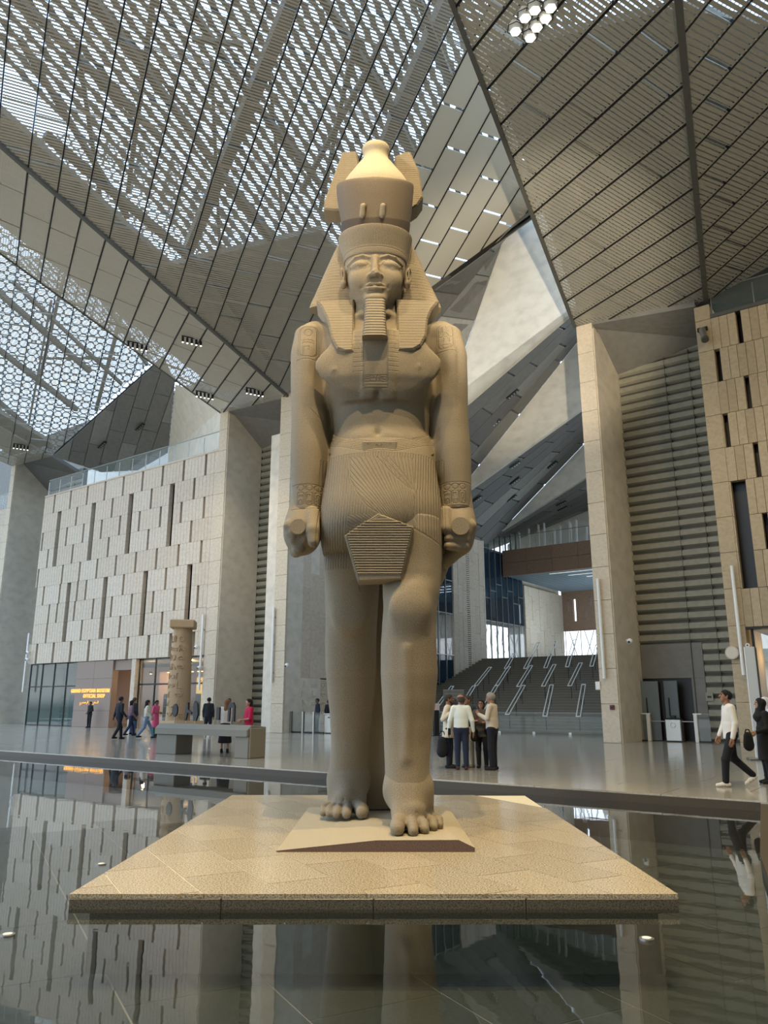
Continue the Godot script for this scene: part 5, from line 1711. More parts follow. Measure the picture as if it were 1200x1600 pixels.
func make_statue():
	var st := node("colossal_statue", STAND)
	tag(st, "colossal striding granite statue of a crowned pharaoh with a long square beard", "statue")
	var carved := engrave_body()
	mark("engraved")
	# body: torso, arms, neck, legs and back pillar in one skin
	var f := Field.new(Vector3(-1.75, -.12, -13.75), Vector3(1.62, 8.4, -10.75), .038)
	f.far = .26
	f.loft([[7.9, -.06, .62, -12.98, .30, 5.0], [-.12, -.06, .50, -13.35, .30, 5.0]], .05)
	f.loft(TORSO, .14)
	f.loft([[8.5, -.146, .385, -12, .40, 2.1], [8.05, -.15, .40, -12, .42, 2.1], [7.8, -.15, .48, -12, .45, 2.1]], .10)
	f.loft(ARML, .16)
	f.loft(ARMR, .16)
	for q in [[-.98, .14], [.86, .14]]: f.loft([[7.3, q[0], q[1], -12.3, .22, 3.0], [4.3, q[0] * .99, q[1] + .02, -12.3, .22, 3.0]], .06)
	f.loft(LEGR, .06)
	f.loft(LEGL, .06)
	# knees, shins, chest, navel
	f.ell(Vector3(.36, 2.86, -11.04), Vector3(.27, .24, .10), .14)
	f.ell(Vector3(-.535, 2.86, -12.2), Vector3(.25, .24, .09), .14)
	f.cap(Vector3(.33, 2.3, -11.06), .05, Vector3(.31, .8, -11.16), .04, .10)
	f.ell(Vector3(-.60, 6.86, -11.52), Vector3(.40, .26, .06), .25)
	f.ell(Vector3(.42, 6.88, -11.52), Vector3(.40, .26, .06), .25)
	f.ell(Vector3(-.10, 5.72, -11.50), Vector3(.055, .08, .06), .05, true)
	f.cap(Vector3(-.10, 6.35, -11.47), .03, Vector3(-.10, 5.85, -11.49), .03, .08, true)
	f.ell(Vector3(-.81, 6.75, -11.47), Vector3(.035, .035, .05), .03)
	f.ell(Vector3(.56, 6.80, -11.46), Vector3(.035, .035, .05), .03)
	f.cap(Vector3(.98, 4.0, -11.98), .18, Vector3(.83, 3.45, -12.0), .12, .16)
	obj("body", field_mesh([f]), carved, st)
	mark("body")
	obj("foot", statue_foot(-1, [Vector3(-.328, -.06, -12.06), Vector3(-.553, -.06, -12.08), Vector3(-.70, -.06, -12.14), Vector3(-.816, -.06, -12.22), Vector3(-.92, -.06, -12.34)], Vector3(-.56, .36, -13.04), Vector3(-.56, .1, -13.3)), carved, st)
	obj("foot", statue_foot(1, [Vector3(.175, -.06, -10.56), Vector3(.375, -.06, -10.56), Vector3(.53, -.06, -10.72), Vector3(.665, -.06, -10.96), Vector3(.755, -.06, -11.12)], Vector3(.335, .38, -11.5), Vector3(.335, .12, -11.85)), carved, st)
	# fists
	var g := Field.new(Vector3(-1.72, 3.65, -12.4), Vector3(-.85, 4.75, -11.2), .026)
	g.cap(Vector3(-1.235, 4.75, -11.95), .26, Vector3(-1.26, 4.4, -11.93), .29, .1)
	g.ell(Vector3(-1.29, 4.16, -11.88), Vector3(.30, .36, .38), .12)
	for k in 4: g.cap(Vector3(-1.50 + k * .03, 4.30 - k * .13, -12.15 + k * .02), .11, Vector3(-1.47 + k * .05, 4.22 - k * .12, -11.66), .095, .04)
	g.cap(Vector3(-1.12, 4.42, -11.66), .12, Vector3(-1.09, 4.12, -11.50), .105, .05)
	g.cap(Vector3(-1.09, 4.12, -11.50), .105, Vector3(-1.075, 3.93, -11.47), .09, .03)
	g.ell(Vector3(-1.32, 3.95, -11.46), Vector3(.13, .16, .13), .03, true)
	obj("fist", field_mesh([g]), carved, st)
	var cy := MB.new()
	cy.tube(Vector3(-1.32, 4.17, -11.9), Vector3(-1.32, 4.17, -11.47), .13, .12, 18)
	obj("held_roll", cy.mesh(), M.granite_plain, st)
	g = Field.new(Vector3(.72, 3.55, -12.4), Vector3(1.62, 4.8, -11.2), .026)
	g.cap(Vector3(1.155, 4.75, -11.95), .26, Vector3(1.16, 4.42, -11.93), .28, .1)
	g.ell(Vector3(1.19, 4.22, -11.9), Vector3(.27, .32, .38), .12)
	g.cap(Vector3(.96, 4.45, -11.68), .10, Vector3(.95, 4.15, -11.56), .09, .05)
	for k in 4: g.cap(Vector3(1.36 - k * .03, 4.28 - k * .10, -12.1), .10, Vector3(1.36 - k * .05, 4.22 - k * .10, -11.66), .085, .05)
	for k in 3: g.cap(Vector3(1.25, 4.12 - k * .12, -11.62), .07, Vector3(.98, 4.12 - k * .12, -11.56), .066, .02)
	g.cap(Vector3(1.2, 3.98, -11.85), .17, Vector3(.92, 3.65, -11.9), .10, .12)
	obj("fist", field_mesh([g]), carved, st)
	cy = MB.new()
	cy.tube(Vector3(1.17, 4.18, -11.9), Vector3(1.17, 4.18, -11.47), .145, .14, 18)
	obj("held_roll", cy.mesh(), M.granite_plain, st)
	mark("fists")
	# kilt, belt, apron
	var kl := loft([[5.60, -.037, .80, -12, .565, 2.3], [5.45, -.042, .842, -12, .625, 2.4], [5.17, -.042, .89, -11.98, .69, 2.4], [4.84, -.041, .934, -11.95, .75, 2.4], [4.51, -.041, .965, -11.9, .81, 2.4], [4.25, -.041, .968, -11.88, .82, 2.4], [4.06, -.04, .962, -11.9, .77, 2.4], [3.92, -.04, .945, -11.98, .64, 2.4], [3.84, -.04, .93, -12.05, .52, 2.4]], 96, 4, 0.0, false, true)
	var kn := obj("kilt", kl, carved, st)
	obj("belt", loft([[5.86, -.046, .775, -12.04, .54, 2.3], [5.84, -.046, .80, -12.03, .575, 2.3], [5.56, -.037, .862, -12, .63, 2.35], [5.54, -.037, .84, -12, .61, 2.35]], 96, 2, .52, false, false), carved, kn)
	obj("buckle", bx(Vector3(-.34, 5.27, -11.46), Vector3(.20, 5.52, -11.36), .02), carved, kn)
	var ap := MB.new()
	ap.extr(pl([-.08, 4.27, .44, 4.06, .25, 3.28, -.38, 3.25, -.58, 3.93]), Vector3(0, 0, -11.04), Vector3.RIGHT, Vector3.UP, Vector3.BACK, -.35, .04, .02)
	for k in ap.v.size(): ap.u[k] = front_uv(ap.v[k]) if ap.n[k].z > .3 else Vector2(.001, .001)
	obj("apron", ap.mesh(), carved, kn)
	for k in 21:
		var h := 3.36 + k * .038
		var xl := lerpf(-.37, -.56, clampf((h - 3.25) / .68, 0, 1)); var xr := lerpf(.25, .43, clampf((h - 3.28) / .78, 0, 1))
		if h > 3.94: xl = lerpf(-.56, -.1, (h - 3.94) / .33)
		if h > 4.05: xr = lerpf(.43, -.04, (h - 4.05) / .2)
		if xr - xl < .1: continue
		obj("apron_rib", bx(Vector3(xl + .015, h, -11.01), Vector3(xr - .015, h + .022, -10.985), .006), M.granite_plain, kn)
	make_statue_head(st)
	# inscribed base slab with a wedge-shaped top
	var b := MB.new()
	var fr := [Vector3(-1.337, -.235, -10.28), Vector3(-.10, -.115, -10.28), Vector3(.93, -.11, -10.28), Vector3(1.13, -.2, -10.28)]
	var bk := [Vector3(-1.27, -.16, -13.7), Vector3(-.3, -.12, -13.7), Vector3(.6, -.12, -13.7), Vector3(1.08, -.14, -13.7)]
	for k in 3:
		b.quad(fr[k], fr[k + 1], bk[k + 1], bk[k], Vector3.UP)
		b.quad(bk[k], bk[k + 1], Vector3(bk[k + 1].x, -.26, bk[k + 1].z), Vector3(bk[k].x, -.26, bk[k].z), Vector3.FORWARD)
	b.quad(fr[0], bk[0], Vector3(bk[0].x, -.26, bk[0].z), Vector3(fr[0].x, -.26, fr[0].z), Vector3.LEFT)
	b.quad(fr[3], bk[3], Vector3(bk[3].x, -.26, bk[3].z), Vector3(fr[3].x, -.26, fr[3].z), Vector3.RIGHT)
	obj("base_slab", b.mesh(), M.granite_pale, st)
	b = MB.new()
	for k in 3: b.quad(fr[k] + Vector3(0, 0, .004), fr[k + 1] + Vector3(0, 0, .004), Vector3(fr[k + 1].x, -.25, -10.276), Vector3(fr[k].x, -.25, -10.276), Vector3.BACK)
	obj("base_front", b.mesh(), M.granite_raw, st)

func make_statue_head(st: Node3D):
	e_begin(896, 1024, Vector2(-1.4, 6.9), Vector2(2.6, 3.0))
	for k in 46:
		var h := 6.98 + k * .058
		var x0 := .32 if h < 8.85 else .68
		e_line(Vector2(-1.35, h), Vector2(-.15 - x0, h + .01), .008, 120)
		e_line(Vector2(-.15 + x0, h + .01), Vector2(1.1, h), .008, 120)
	for k in 64:
		var x := -.80 + k * .021
		e_line(Vector2(x, 9.02), Vector2(-.15 + (x + .15) * 1.12, 9.45), .006, 120)
	e_line(Vector2(-.8, 8.98), Vector2(.5, 8.98), .014)
	var cloth := e_finish("granite_cloth", "granite", 2.0)
	# head
	var f := Field.new(Vector3(-.76, 7.8, -12.1), Vector3(.46, 9.3, -11.2), .012)
	f.far = .14
	f.loft([[9.34, -.15, .535, -11.95, .46, 2.4], [9.0, -.152, .53, -11.93, .47, 2.4], [8.72, -.152, .52, -11.92, .465, 2.4], [8.5, -.152, .495, -11.91, .46, 2.3], [8.3, -.15, .44, -11.9, .45, 2.2], [8.12, -.148, .345, -11.86, .42, 2.1], [7.98, -.148, .23, -11.80, .36, 2.0]], .03)
	f.loft([[8.4, -.146, .385, -12, .36, 2.1], [7.8, -.15, .40, -12, .40, 2.1]], .06)
	var cx := -.148
	for s in [-1.0, 1.0]:
		var ex: float = cx + s * .232
		# shallow sockets, almond eyeballs, raised lids and a relief eyebrow
		f.ell(Vector3(ex, 8.685, -11.395), Vector3(.20, .105, .06), .07, true)
		f.ell(Vector3(ex, 8.672, -11.535), Vector3(.150, .078, .098), .008)
		for d in [[-.15, 8.655, -11.475, -.09, 8.715, -11.472], [-.09, 8.715, -11.472, .0, 8.742, -11.478], [.0, 8.742, -11.478, .08, 8.722, -11.495], [.08, 8.722, -11.495, .19, 8.668, -11.575]]:
			f.cap(Vector3(ex + s * d[0], d[1], d[2]), .015, Vector3(ex + s * d[3], d[4], d[5]), .014, .016)
		for d in [[-.15, 8.648, -11.476, -.06, 8.602, -11.476], [-.06, 8.602, -11.476, .05, 8.602, -11.486], [.05, 8.602, -11.486, .17, 8.655, -11.565]]:
			f.cap(Vector3(ex + s * d[0], d[1], d[2]), .011, Vector3(ex + s * d[3], d[4], d[5]), .010, .014)
		for d in [[-.13, 8.795, -11.470, -.02, 8.835, -11.474], [-.02, 8.835, -11.474, .10, 8.825, -11.515], [.10, 8.825, -11.515, .24, 8.745, -11.64]]:
			f.cap(Vector3(ex + s * d[0], d[1], d[2]), .017, Vector3(ex + s * d[3], d[4], d[5]), .016, .03)
		f.ell(Vector3(cx + s * .26, 8.42, -11.57), Vector3(.17, .19, .12), .12)
		# nostril wings, lips, mouth corners
		f.ell(Vector3(cx + s * .085, 8.425, -11.43), Vector3(.045, .045, .07), .03)
		f.ell(Vector3(cx + s * .045, 8.376, -11.40), Vector3(.022, .016, .03), .012, true)
		for d in [[.0, 8.270, -11.420, .08, 8.280, -11.430, .030, .029], [.08, 8.280, -11.430, .195, 8.248, -11.49, .029, .014], [.0, 8.195, -11.422, .10, 8.200, -11.44, .040, .033], [.10, 8.200, -11.44, .185, 8.230, -11.487, .033, .014]]:
			f.cap(Vector3(cx + s * d[0], d[1], d[2]), d[6], Vector3(cx + s * d[3], d[4], d[5]), d[7], .012)
		f.cap(Vector3(cx, 8.236, -11.380), .004, Vector3(cx + s * .10, 8.241, -11.40), .004, .014, true)
		f.cap(Vector3(cx + s * .10, 8.241, -11.40), .004, Vector3(cx + s * .20, 8.240, -11.465), .003, .014, true)
		f.ell(Vector3(cx + s * .23, 8.238, -11.455), Vector3(.025, .03, .028), .03, true)
	f.cap(Vector3(cx, 8.79, -11.475), .040, Vector3(cx, 8.49, -11.40), .064, .05)
	f.ell(Vector3(cx, 8.44, -11.385), Vector3(.072, .06, .062), .03)
	# the broken nose ridge
	f.ell(Vector3(cx - .02, 8.60, -11.335), Vector3(.045, .10, .030), .006, true, .15)
	f.ell(Vector3(cx + .025, 8.47, -11.300), Vector3(.06, .05, .035), .005, true, -.5)
	f.ell(Vector3(cx - .045, 8.435, -11.315), Vector3(.035, .03, .03), .004, true)
	f.ell(Vector3(cx, 8.03, -11.50), Vector3(.16, .09, .10), .06)
	var hd := obj("head", field_mesh([f]), M.granite, st)
	mark("head")
	for s in [-1.0, 1.0]:
		var ex: float = cx + s * .235
		var e := Field.new(Vector3(cx + s * .555 - .16, 8.33, -11.95), Vector3(cx + s * .555 + .16, 8.82, -11.5), .011)
		var c := Vector3(cx + s * .555, 8.58, -11.74)
		e.ell(c, Vector3(.06, .185, .11), .03, false, -s * .12)
		e.ell(c + Vector3(s * .03, .02, .07), Vector3(.045, .11, .07), .02, true, -s * .12)
		e.ell(c + Vector3(-s * .015, -.15, .02), Vector3(.05, .06, .07), .03)
		e.cap(c + Vector3(s * .02, .10, .075), .016, c + Vector3(s * .01, -.06, .075), .014, .015)
		obj("ear", field_mesh([e]), M.granite, hd)
	# ribbed false beard and its back support
	var rows := []
	for k in 29:
		var t := k / 28.0
		var w := .165 + .035 * t * t + (.006 if k % 2 == 0 else -.004)
		rows.append([7.985 - .74 * t, -.146, w, -11.47 + .11 * t, .125 + .035 * t + (.006 if k % 2 == 0 else -.006), 5.0])
	obj("beard", loft(rows, 56, 2), M.granite_plain, hd)
	obj("beard_support", bx(Vector3(-.31, 7.02, -11.75), Vector3(.02, 8.0, -11.5), .02), M.granite_dark, hd)
	# headcloth: forehead band, wings behind the ears, lappets on the chest
	var nm_ := obj("headcloth", loft([[9.66, -.156, .60, -12.28, .30, 3.4], [9.5, -.158, .66, -12.28, .32, 3.6], [9.2, -.16, .78, -12.28, .34, 3.8], [8.8, -.158, .93, -12.26, .34, 4.0], [8.5, -.154, 1.04, -12.22, .31, 4.0], [8.24, -.151, 1.13, -12.14, .24, 4.0], [8.16, -.151, 1.14, -12.1, .19, 4.0]], 72, 4), cloth, st)
	obj("brow_band", loft([[9.455, -.147, .585, -11.97, .555, 2.0], [9.45, -.15, .635, -11.97, .605, 2.0], [9.42, -.154, .648, -11.965, .615, 2.05], [9.25, -.155, .612, -11.955, .575, 2.1], [9.08, -.154, .574, -11.94, .525, 2.2], [8.96, -.152, .552, -11.93, .495, 2.3], [8.93, -.152, .543, -11.93, .482, 2.35]], 96, 4, .12, true, true), cloth, nm_)
	var tilt := Vector3(0, 1, -.30)
	for pts in [[-1.14, 8.12, -.50, 8.16, -.49, 7.04, -.63, 7.03, -.76, 7.09, -.86, 7.30, -.91, 7.56, -.96, 7.75, -1.04, 7.95], [.21, 8.16, .93, 8.12, .80, 7.92, .73, 7.72, .69, 7.36, .60, 7.16, .47, 7.06, .22, 7.05]]:
		var b := MB.new()
		b.extr(pl(pts), Vector3(0, 2.11, -11.43 + .005), Vector3.RIGHT, tilt.normalized() * tilt.length(), Vector3(0, .287, .958), -.30, .055, .03)
		for k in b.v.size():
			b.v[k].y -= 2.11
			b.v[k].z += 2.11
			b.u[k] = front_uv(b.v[k]) if b.n[k].z > .2 else Vector2(.001, .001)
		obj("lappet", b.mesh(), cloth, nm_)
	# crowns
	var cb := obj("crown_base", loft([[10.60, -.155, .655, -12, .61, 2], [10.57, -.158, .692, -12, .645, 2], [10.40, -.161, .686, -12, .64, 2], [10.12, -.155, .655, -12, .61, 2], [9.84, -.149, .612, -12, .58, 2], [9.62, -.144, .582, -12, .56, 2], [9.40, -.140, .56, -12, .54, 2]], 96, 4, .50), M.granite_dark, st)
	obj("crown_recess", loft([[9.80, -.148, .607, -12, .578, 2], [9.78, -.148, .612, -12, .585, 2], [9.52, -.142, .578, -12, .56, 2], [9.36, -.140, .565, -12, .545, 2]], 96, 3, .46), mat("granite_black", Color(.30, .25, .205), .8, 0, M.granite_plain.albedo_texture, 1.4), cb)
	for d in [-.369, -.033]:
		var u := Field.new(Vector3(d - .12, 9.48, -11.55), Vector3(d + .12, 9.82, -11.2), .014)
		u.cap(Vector3(d, 9.56, -11.42), .05, Vector3(d + .01, 9.70, -11.38), .045, .03)
		u.ell(Vector3(d + .02, 9.74, -11.40), Vector3(.05, .035, .05), .03)
		obj("uraeus_stub", field_mesh([u]), M.granite_plain, cb)
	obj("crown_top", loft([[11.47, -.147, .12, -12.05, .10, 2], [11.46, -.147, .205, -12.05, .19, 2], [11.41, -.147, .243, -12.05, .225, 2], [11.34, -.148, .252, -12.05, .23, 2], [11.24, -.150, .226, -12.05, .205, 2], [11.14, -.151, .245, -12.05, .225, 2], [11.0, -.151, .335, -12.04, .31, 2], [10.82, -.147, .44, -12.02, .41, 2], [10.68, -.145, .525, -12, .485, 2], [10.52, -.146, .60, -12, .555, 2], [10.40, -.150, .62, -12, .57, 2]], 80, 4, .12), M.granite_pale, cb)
	e_begin(256, 512, Vector2(-1.3, 10.2), Vector2(2.2, 1.6))
	for k in 36: e_line(Vector2(-1.3, 10.22 + k * .044), Vector2(.9, 10.22 + k * .044), .010, 110)
	var pm := e_finish("granite_plume", "granite", 1.6)
	for pts in [[-.78, 11.60, -.52, 11.62, -.47, 11.4, -.45, 10.75, -.62, 10.36, -.90, 10.34, -1.11, 10.36, -1.10, 10.55], [.20, 11.5, .40, 11.60, .50, 11.60, .66, 11.16, .725, 10.62, .62, 10.45, .50, 10.36, .22, 10.34]]:
		var b := MB.new()
		b.extr(pl(pts), Vector3(0, 0, -12.42), Vector3.RIGHT, Vector3.UP, Vector3.BACK, -.34, .06, .03)
		for k in b.v.size(): b.u[k] = front_uv(b.v[k]) if b.n[k].z > .2 else Vector2(.001, .001)
		obj("plume", b.mesh(), pm, cb)
# ---------- things standing about the hall
func make_objects():
	# floodlights for the roof, standing on the floor beyond the frame
	var fi := 0
	for d in FLOODS:
		var u := tag(node("floodlight", at(d[0], d[1] - .45, d[2])), d[8], "floodlight", "roof floodlights")
		var dir := Vector3(d[3] - d[0], d[4] - d[1], d[5] - d[2]).normalized()
		obj("base", sb(.5, .06, .4, .01), M.black, u)
		obj("stem", tb(Vector3(0, .06, 0), Vector3(0, .4, 0), .03), M.dark_steel, u)
		obj("barrel", tb(Vector3(0, .45, 0) - dir * .35, Vector3(0, .45, 0) - dir * .03, .16, 14, .2), M.black, u)
		obj("lens", tb(Vector3(0, .45, 0) - dir * .05, Vector3(0, .45, 0) - dir * .03, .18, 14), M.glow_white, u)
		fi += 1
	# carved column in front of the shop
	var c := tag(node("carved_column", fx(-11.45, 0, 3.0)), "tall sandstone column carved with picture signs under a square capital", "column")
	obj("base", bx(Vector3(-1.15, .0, -1.15), Vector3(1.15, .62, 1.15), .16), M.sandstone, c)
	var sh := MB.new()
	sh.lathe([[.6, .66], [.7, .64], [2.5, .60], [4.8, .53], [5.5, .50]], 8)
	obj("shaft", sh.mesh(), M.sandstone, c)
	obj("capital", bx(Vector3(-.66, 5.5, -.66), Vector3(.66, 5.95, .66), .05), M.sandstone, c, at(0, 0, 0, .75))
	for k in 3:
		for j in 9:
			var b := MB.new()
			glyph(b, (k * 5 + j * 2) % 9, Vector3(-.17, -.18, 0), .36)
			var a := [-.72, .04, .80][k] as float
			obj("carved_sign", b.mesh(), M.sandstone, c, Transform3D(Basis(Vector3.UP, a + .0), Vector3(sin(a), 0, cos(a)) * (.595 - j * .009) + Vector3(0, 1.0 + j * .49, 0)))
	# tactile display desk with cut-out signs
	var b := tag(node("display_desk", fx(1.75, 0, 14.35)), "long sloping concrete display desk on two block legs beside the pool", "desk")
	var prof := MB.new()
	prof.extr(pl([-.30, .86, -.30, .60, .48, .60, .48, .78, .30, .92]), Vector3(), Vector3.BACK, Vector3.UP, Vector3.RIGHT, 0, 4.1, .02)
	obj("desk_top", prof.mesh(), M.bench, b)
	obj("leg", bx(Vector3(.0, 0, -.26), Vector3(.95, .60, .40), .015), M.bench, b)
	obj("leg", bx(Vector3(3.55, 0, -.26), Vector3(4.1, .60, .42), .015), M.bench, b)
	obj("end_panel", bx(Vector3(4.1, .0, -.24), Vector3(4.16, .84, .40), .02), M.bench, b)
	var kinds := ["oval", "foot", "feather", "tablet", "arch"]
	var ss := [.42, .98, 1.40, 2.42, 3.0]
	for k in 5:
		var u := tag(node("cutout_sign", fx(1.75 + ss[k], .90, 14.4)), "black %s cut-out sign on a thin rod on the display desk" % kinds[k], "cut-out", "black cut-outs on the display desk")
		var shape: Array = [
			[], [Vector2(-.09, .1), Vector2(.0, .1), Vector2(.06, .34), Vector2(.24, .30), Vector2(.25, .36), Vector2(.08, .44), Vector2(.07, .66), Vector2(-.03, .66)],
			[Vector2(-.08, .1), Vector2(.06, .1), Vector2(.13, .3), Vector2(.08, .64), Vector2(-.06, .70), Vector2(-.12, .55)], [Vector2(-.07, .14), Vector2(.08, .14), Vector2(.08, .52), Vector2(-.07, .52)],
			[Vector2(-.15, .1), Vector2(-.06, .1), Vector2(-.05, .5), Vector2(.05, .5), Vector2(.06, .1), Vector2(.15, .1), Vector2(.15, .55), Vector2(.08, .66), Vector2(-.08, .66), Vector2(-.15, .55)]][k]
		if k == 0:
			for j in 18: shape.append(Vector2(cos(TAU * j / 18) * .13, .42 + sin(TAU * j / 18) * .2))
		obj("figure", ex(shape, .05, .008), M.black, u)
		obj("rod", tb(Vector3(0, -.02, .025), Vector3(0, .24, .025), .012, 6), M.steel, u)
		obj("foot", sb(.12, .012, .1, .004), M.steel, u)
	# security gates at the right portal
	var t := tag(node("turnstile", fx(12.6, 0, -2.4)), "brushed steel turnstile cabinet with arms in front of the right portal", "turnstile")
	obj("cabinet", bx(Vector3(0, .02, -.35), Vector3(.64, .90, .1), .03), M.steel, t)
	obj("top_cap", bx(Vector3(-.02, .90, -.36), Vector3(.66, .94, .12), .012), M.dark_steel, t)
	for e in [-1, 1]:
		obj("arm", tb(Vector3(.32 + e * .32, .80, -.05), Vector3(.32 + e * .95, .80, -.05), .025), M.steel, t)
	obj("reader", bx(Vector3(.22, .93, -.1), Vector3(.42, 1.04, .05), .02), M.black, t)
	var ring := MB.new()
	for k in 12:
		var a := TAU * k / 12; var a2 := TAU * (k + 1) / 12
		ring.tube(Vector3(.32 + cos(a) * .10, .66 + sin(a) * .10, .105), Vector3(.32 + cos(a2) * .10, .66 + sin(a2) * .10, .105), .018, .018, 6)
	obj("arrow_ring", ring.mesh(), M.white, t)
	for d in [[11.86, 10.97, "left"], [13.76, 14.35, "right"]]:
		var u := tag(node("glass_gate", fx(d[0], 0, -2.4)), "glass gate panel beside a pale post to the %s of the steel turnstile" % d[2], "gate")
		obj("post", bx(Vector3(-.02, 0, -.1), Vector3(.12, 1.10, .06), .012), M.white, u)
		obj("cap", bx(Vector3(-.22 if d[2] == "left" else -.04, 1.08, -.1), Vector3(.14 if d[2] == "left" else .3, 1.13, .06), .01), M.white, u)
		obj("pane", bx(Vector3(minf(d[1] - d[0], .14), .06, -.03), Vector3(maxf(d[1] - d[0], -.04), 1.09, -.012)), M.pane, u)
		obj("rail", tb(Vector3(minf(d[1] - d[0], 0), 1.1, -.02), Vector3(maxf(d[1] - d[0], 0), 1.1, -.02), .015, 6), M.steel, u)
		obj("shoe", bx(Vector3(minf(d[1] - d[0], 0), 0, -.06), Vector3(maxf(d[1] - d[0], .1), .05, .04), .008), M.dark_steel, u)
	for d in [[11.27, .78, .18, "left"], [12.32, .62, -.32, "right"]]:
		var u := tag(node("portal_door", Transform3D(FT.basis * Basis(Vector3.UP, d[2]), fw(d[0] + .25, 0, -2.72))), "open grey metal door leaf with a long dark handle, %s of the dark opening" % d[3], "door")
		obj("leaf", bx(Vector3(0, .02, -.03), Vector3(d[1], 2.44, .03), .008), mat("door_grey", Color(.42, .46, .48), .5, .1) if not M.has("door_grey") else M.door_grey, u)
		obj("handle", tb(Vector3(d[1] * .35, 1.0, .06), Vector3(d[1] * .35, 1.75, .06), .025), M.black, u)
		for e in [.3, 1.2, 2.1]: obj("hinge", tb(Vector3(0, e, .02), Vector3(0, e + .14, .02), .018, 6), M.dark_steel, u)
	var pn := tag(node("notice_plate", fx(14.3, 1.62, -2.94)), "small pale notice plate on the grey panel beside the portal door", "sign")
	obj("plate", bx(Vector3(-.15, 0, 0), Vector3(.15, .34, .02), .004), M.shutter, pn)
	obj("symbol", bx(Vector3(-.08, .12, .018), Vector3(.08, .2, .026), .003), M.black, pn)
	# glass barrier at the foot of the grand stair
	var gb := tag(node("glass_barrier", fx(-3.0, 0, -6.4)), "low frameless glass barrier across the foot of the grand stair", "barrier")
	for k in 7:
		obj("pane", bx(Vector3(k * 1.95 + .02, .08, -.01), Vector3(k * 1.95 + 1.93, 1.05, .01)), M.pane_thin, gb)
		obj("clamp", bx(Vector3(k * 1.95 - .06, 0, -.04), Vector3(k * 1.95 + .1, .12, .04), .008), M.steel, gb)
	obj("rail", tb(Vector3(0, 1.06, 0), Vector3(13.65, 1.06, 0), .014, 6), M.steel, gb)
	# left turnstiles by the carved wall
	for d in [[-6.55, "next to the pier"], [-5.7, "in the middle"], [-4.95, "beside the guard in blue"]]:
		var u := tag(node("glass_gate", fx(d[0], 0, -.6)), "pale glass gate panel in front of the carved wall, %s" % d[1], "gate")
		obj("post", bx(Vector3(-.05, 0, -.07), Vector3(.05, 1.1, .07), .01), M.steel, u)
		obj("pane", bx(Vector3(.06, .08, -.012), Vector3(.66, 1.05, .012)), M.pane, u)
		obj("shoe", bx(Vector3(.05, 0, -.04), Vector3(.68, .07, .04), .008), M.dark_steel, u)
	var kb := tag(node("security_cabinet", fx(-4.35, 0, -.9)), "pale steel security cabinet in front of the carved wall beside the statue's leg", "cabinet")
	obj("body", bx(Vector3(0, .02, -.3), Vector3(.9, .96, .2), .03), M.steel, kb)
	obj("top_cap", bx(Vector3(-.02, .96, -.32), Vector3(.92, 1.0, .22), .012), M.white, kb)
	for e in [.25, .55]: obj("screen_slot", bx(Vector3(e, .78, .195), Vector3(e + .16, .84, .21), .004), M.black, kb)
	# light tubes on the facade piers
	var tl := ["on the stone pier right of the grand stair", "on the warm stone edge at the right of the picture", "on the stone pier left of the grand stair", "at the right end of the left facade", "at the left end of the left facade"]
	var ts := [[11.08, 2.5, 6.56], [16.3, 2.53, 6.57], [-7.38, 2.6, 6.65], [-13.15, 2.25, 6.67], [-32.0, 2.3, 6.5]]
	for k in 5:
		var u := tag(node("tube_light", fx(ts[k][0], ts[k][1], .16)), "long slim vertical tube light %s" % tl[k], "light", "vertical tube lights")
		obj("tube", tb(Vector3(0, 0, 0), Vector3(0, ts[k][2] - ts[k][1], 0), .065, 12), M.glow_tube if k == 99 else M.white, u)
		for e in [.5, 2.0, 3.5]: obj("bracket", bx(Vector3(-.03, e, -.14), Vector3(.03, e + .06, 0), .005), M.steel, u)
	# security cameras
	var cs := [[-6.35, 3.5, .06, "on the corner left of the grand stair"], [11.9, 4.0, -.6, "on the beige side wall of the right portal"], [-13.6, 4.75, .12, "above the right shop window"], [-31.8, 5.1, .12, "high above the left shop window"], [-31.75, 4.6, .12, "low above the left shop window"], [-13.2, 3.55, .14, "beside the tube light right of the shop"]]
	for k in 6:
		var u := tag(node("security_camera", fx(cs[k][0], cs[k][1], cs[k][2])), "small white security camera %s" % cs[k][3], "camera", "security cameras")
		obj("arm", tb(Vector3(-.12, .05, -.1), Vector3(.08, .02, .12), .03, 8), M.white, u)
		var sp := SphereMesh.new()
		sp.radius = .12; sp.height = .24; sp.radial_segments = 14; sp.rings = 8
		obj("dome", sp, M.white, u, Transform3D(Basis(), Vector3(.12, -.02, .16)))
		obj("lens", tb(Vector3(.12, -.05, .24), Vector3(.12, -.06, .29), .05, 10), M.black, u)
	var pj := tag(node("projector_spot", fx(16.17, 16.2, .05)), "grey swivel projector on the warm edge pier at the upper right", "projector")
	obj("bracket", bx(Vector3(-.2, .12, 0), Vector3(.2, .3, .1), .02), M.black, pj)
	obj("barrel", tb(Vector3(0, .18, .12), Vector3(.1, -.32, .3), .13, 12), M.steel, pj)
	obj("hood", tb(Vector3(.1, -.32, .3), Vector3(.12, -.42, .34), .15, 12), M.trim_metal, pj)
	var sk := tag(node("round_speaker", fx(15.98, 3.35, .03)), "round beige wall speaker on the warm edge pier", "speaker")
	obj("cone", tb(Vector3(0, 0, -.02), Vector3(0, 0, .14), .24, 20), M.stone, sk)
	obj("grille", tb(Vector3(0, 0, .135), Vector3(0, 0, .15), .20, 20), M.smooth, sk)
	var bt := tag(node("wall_sensor", fx(16.52, 3.6, .02)), "tiny round sensor beside the tube light on the warm edge", "sensor")
	obj("body", tb(Vector3(0, 0, 0), Vector3(0, 0, .06), .08, 12), M.white, bt)
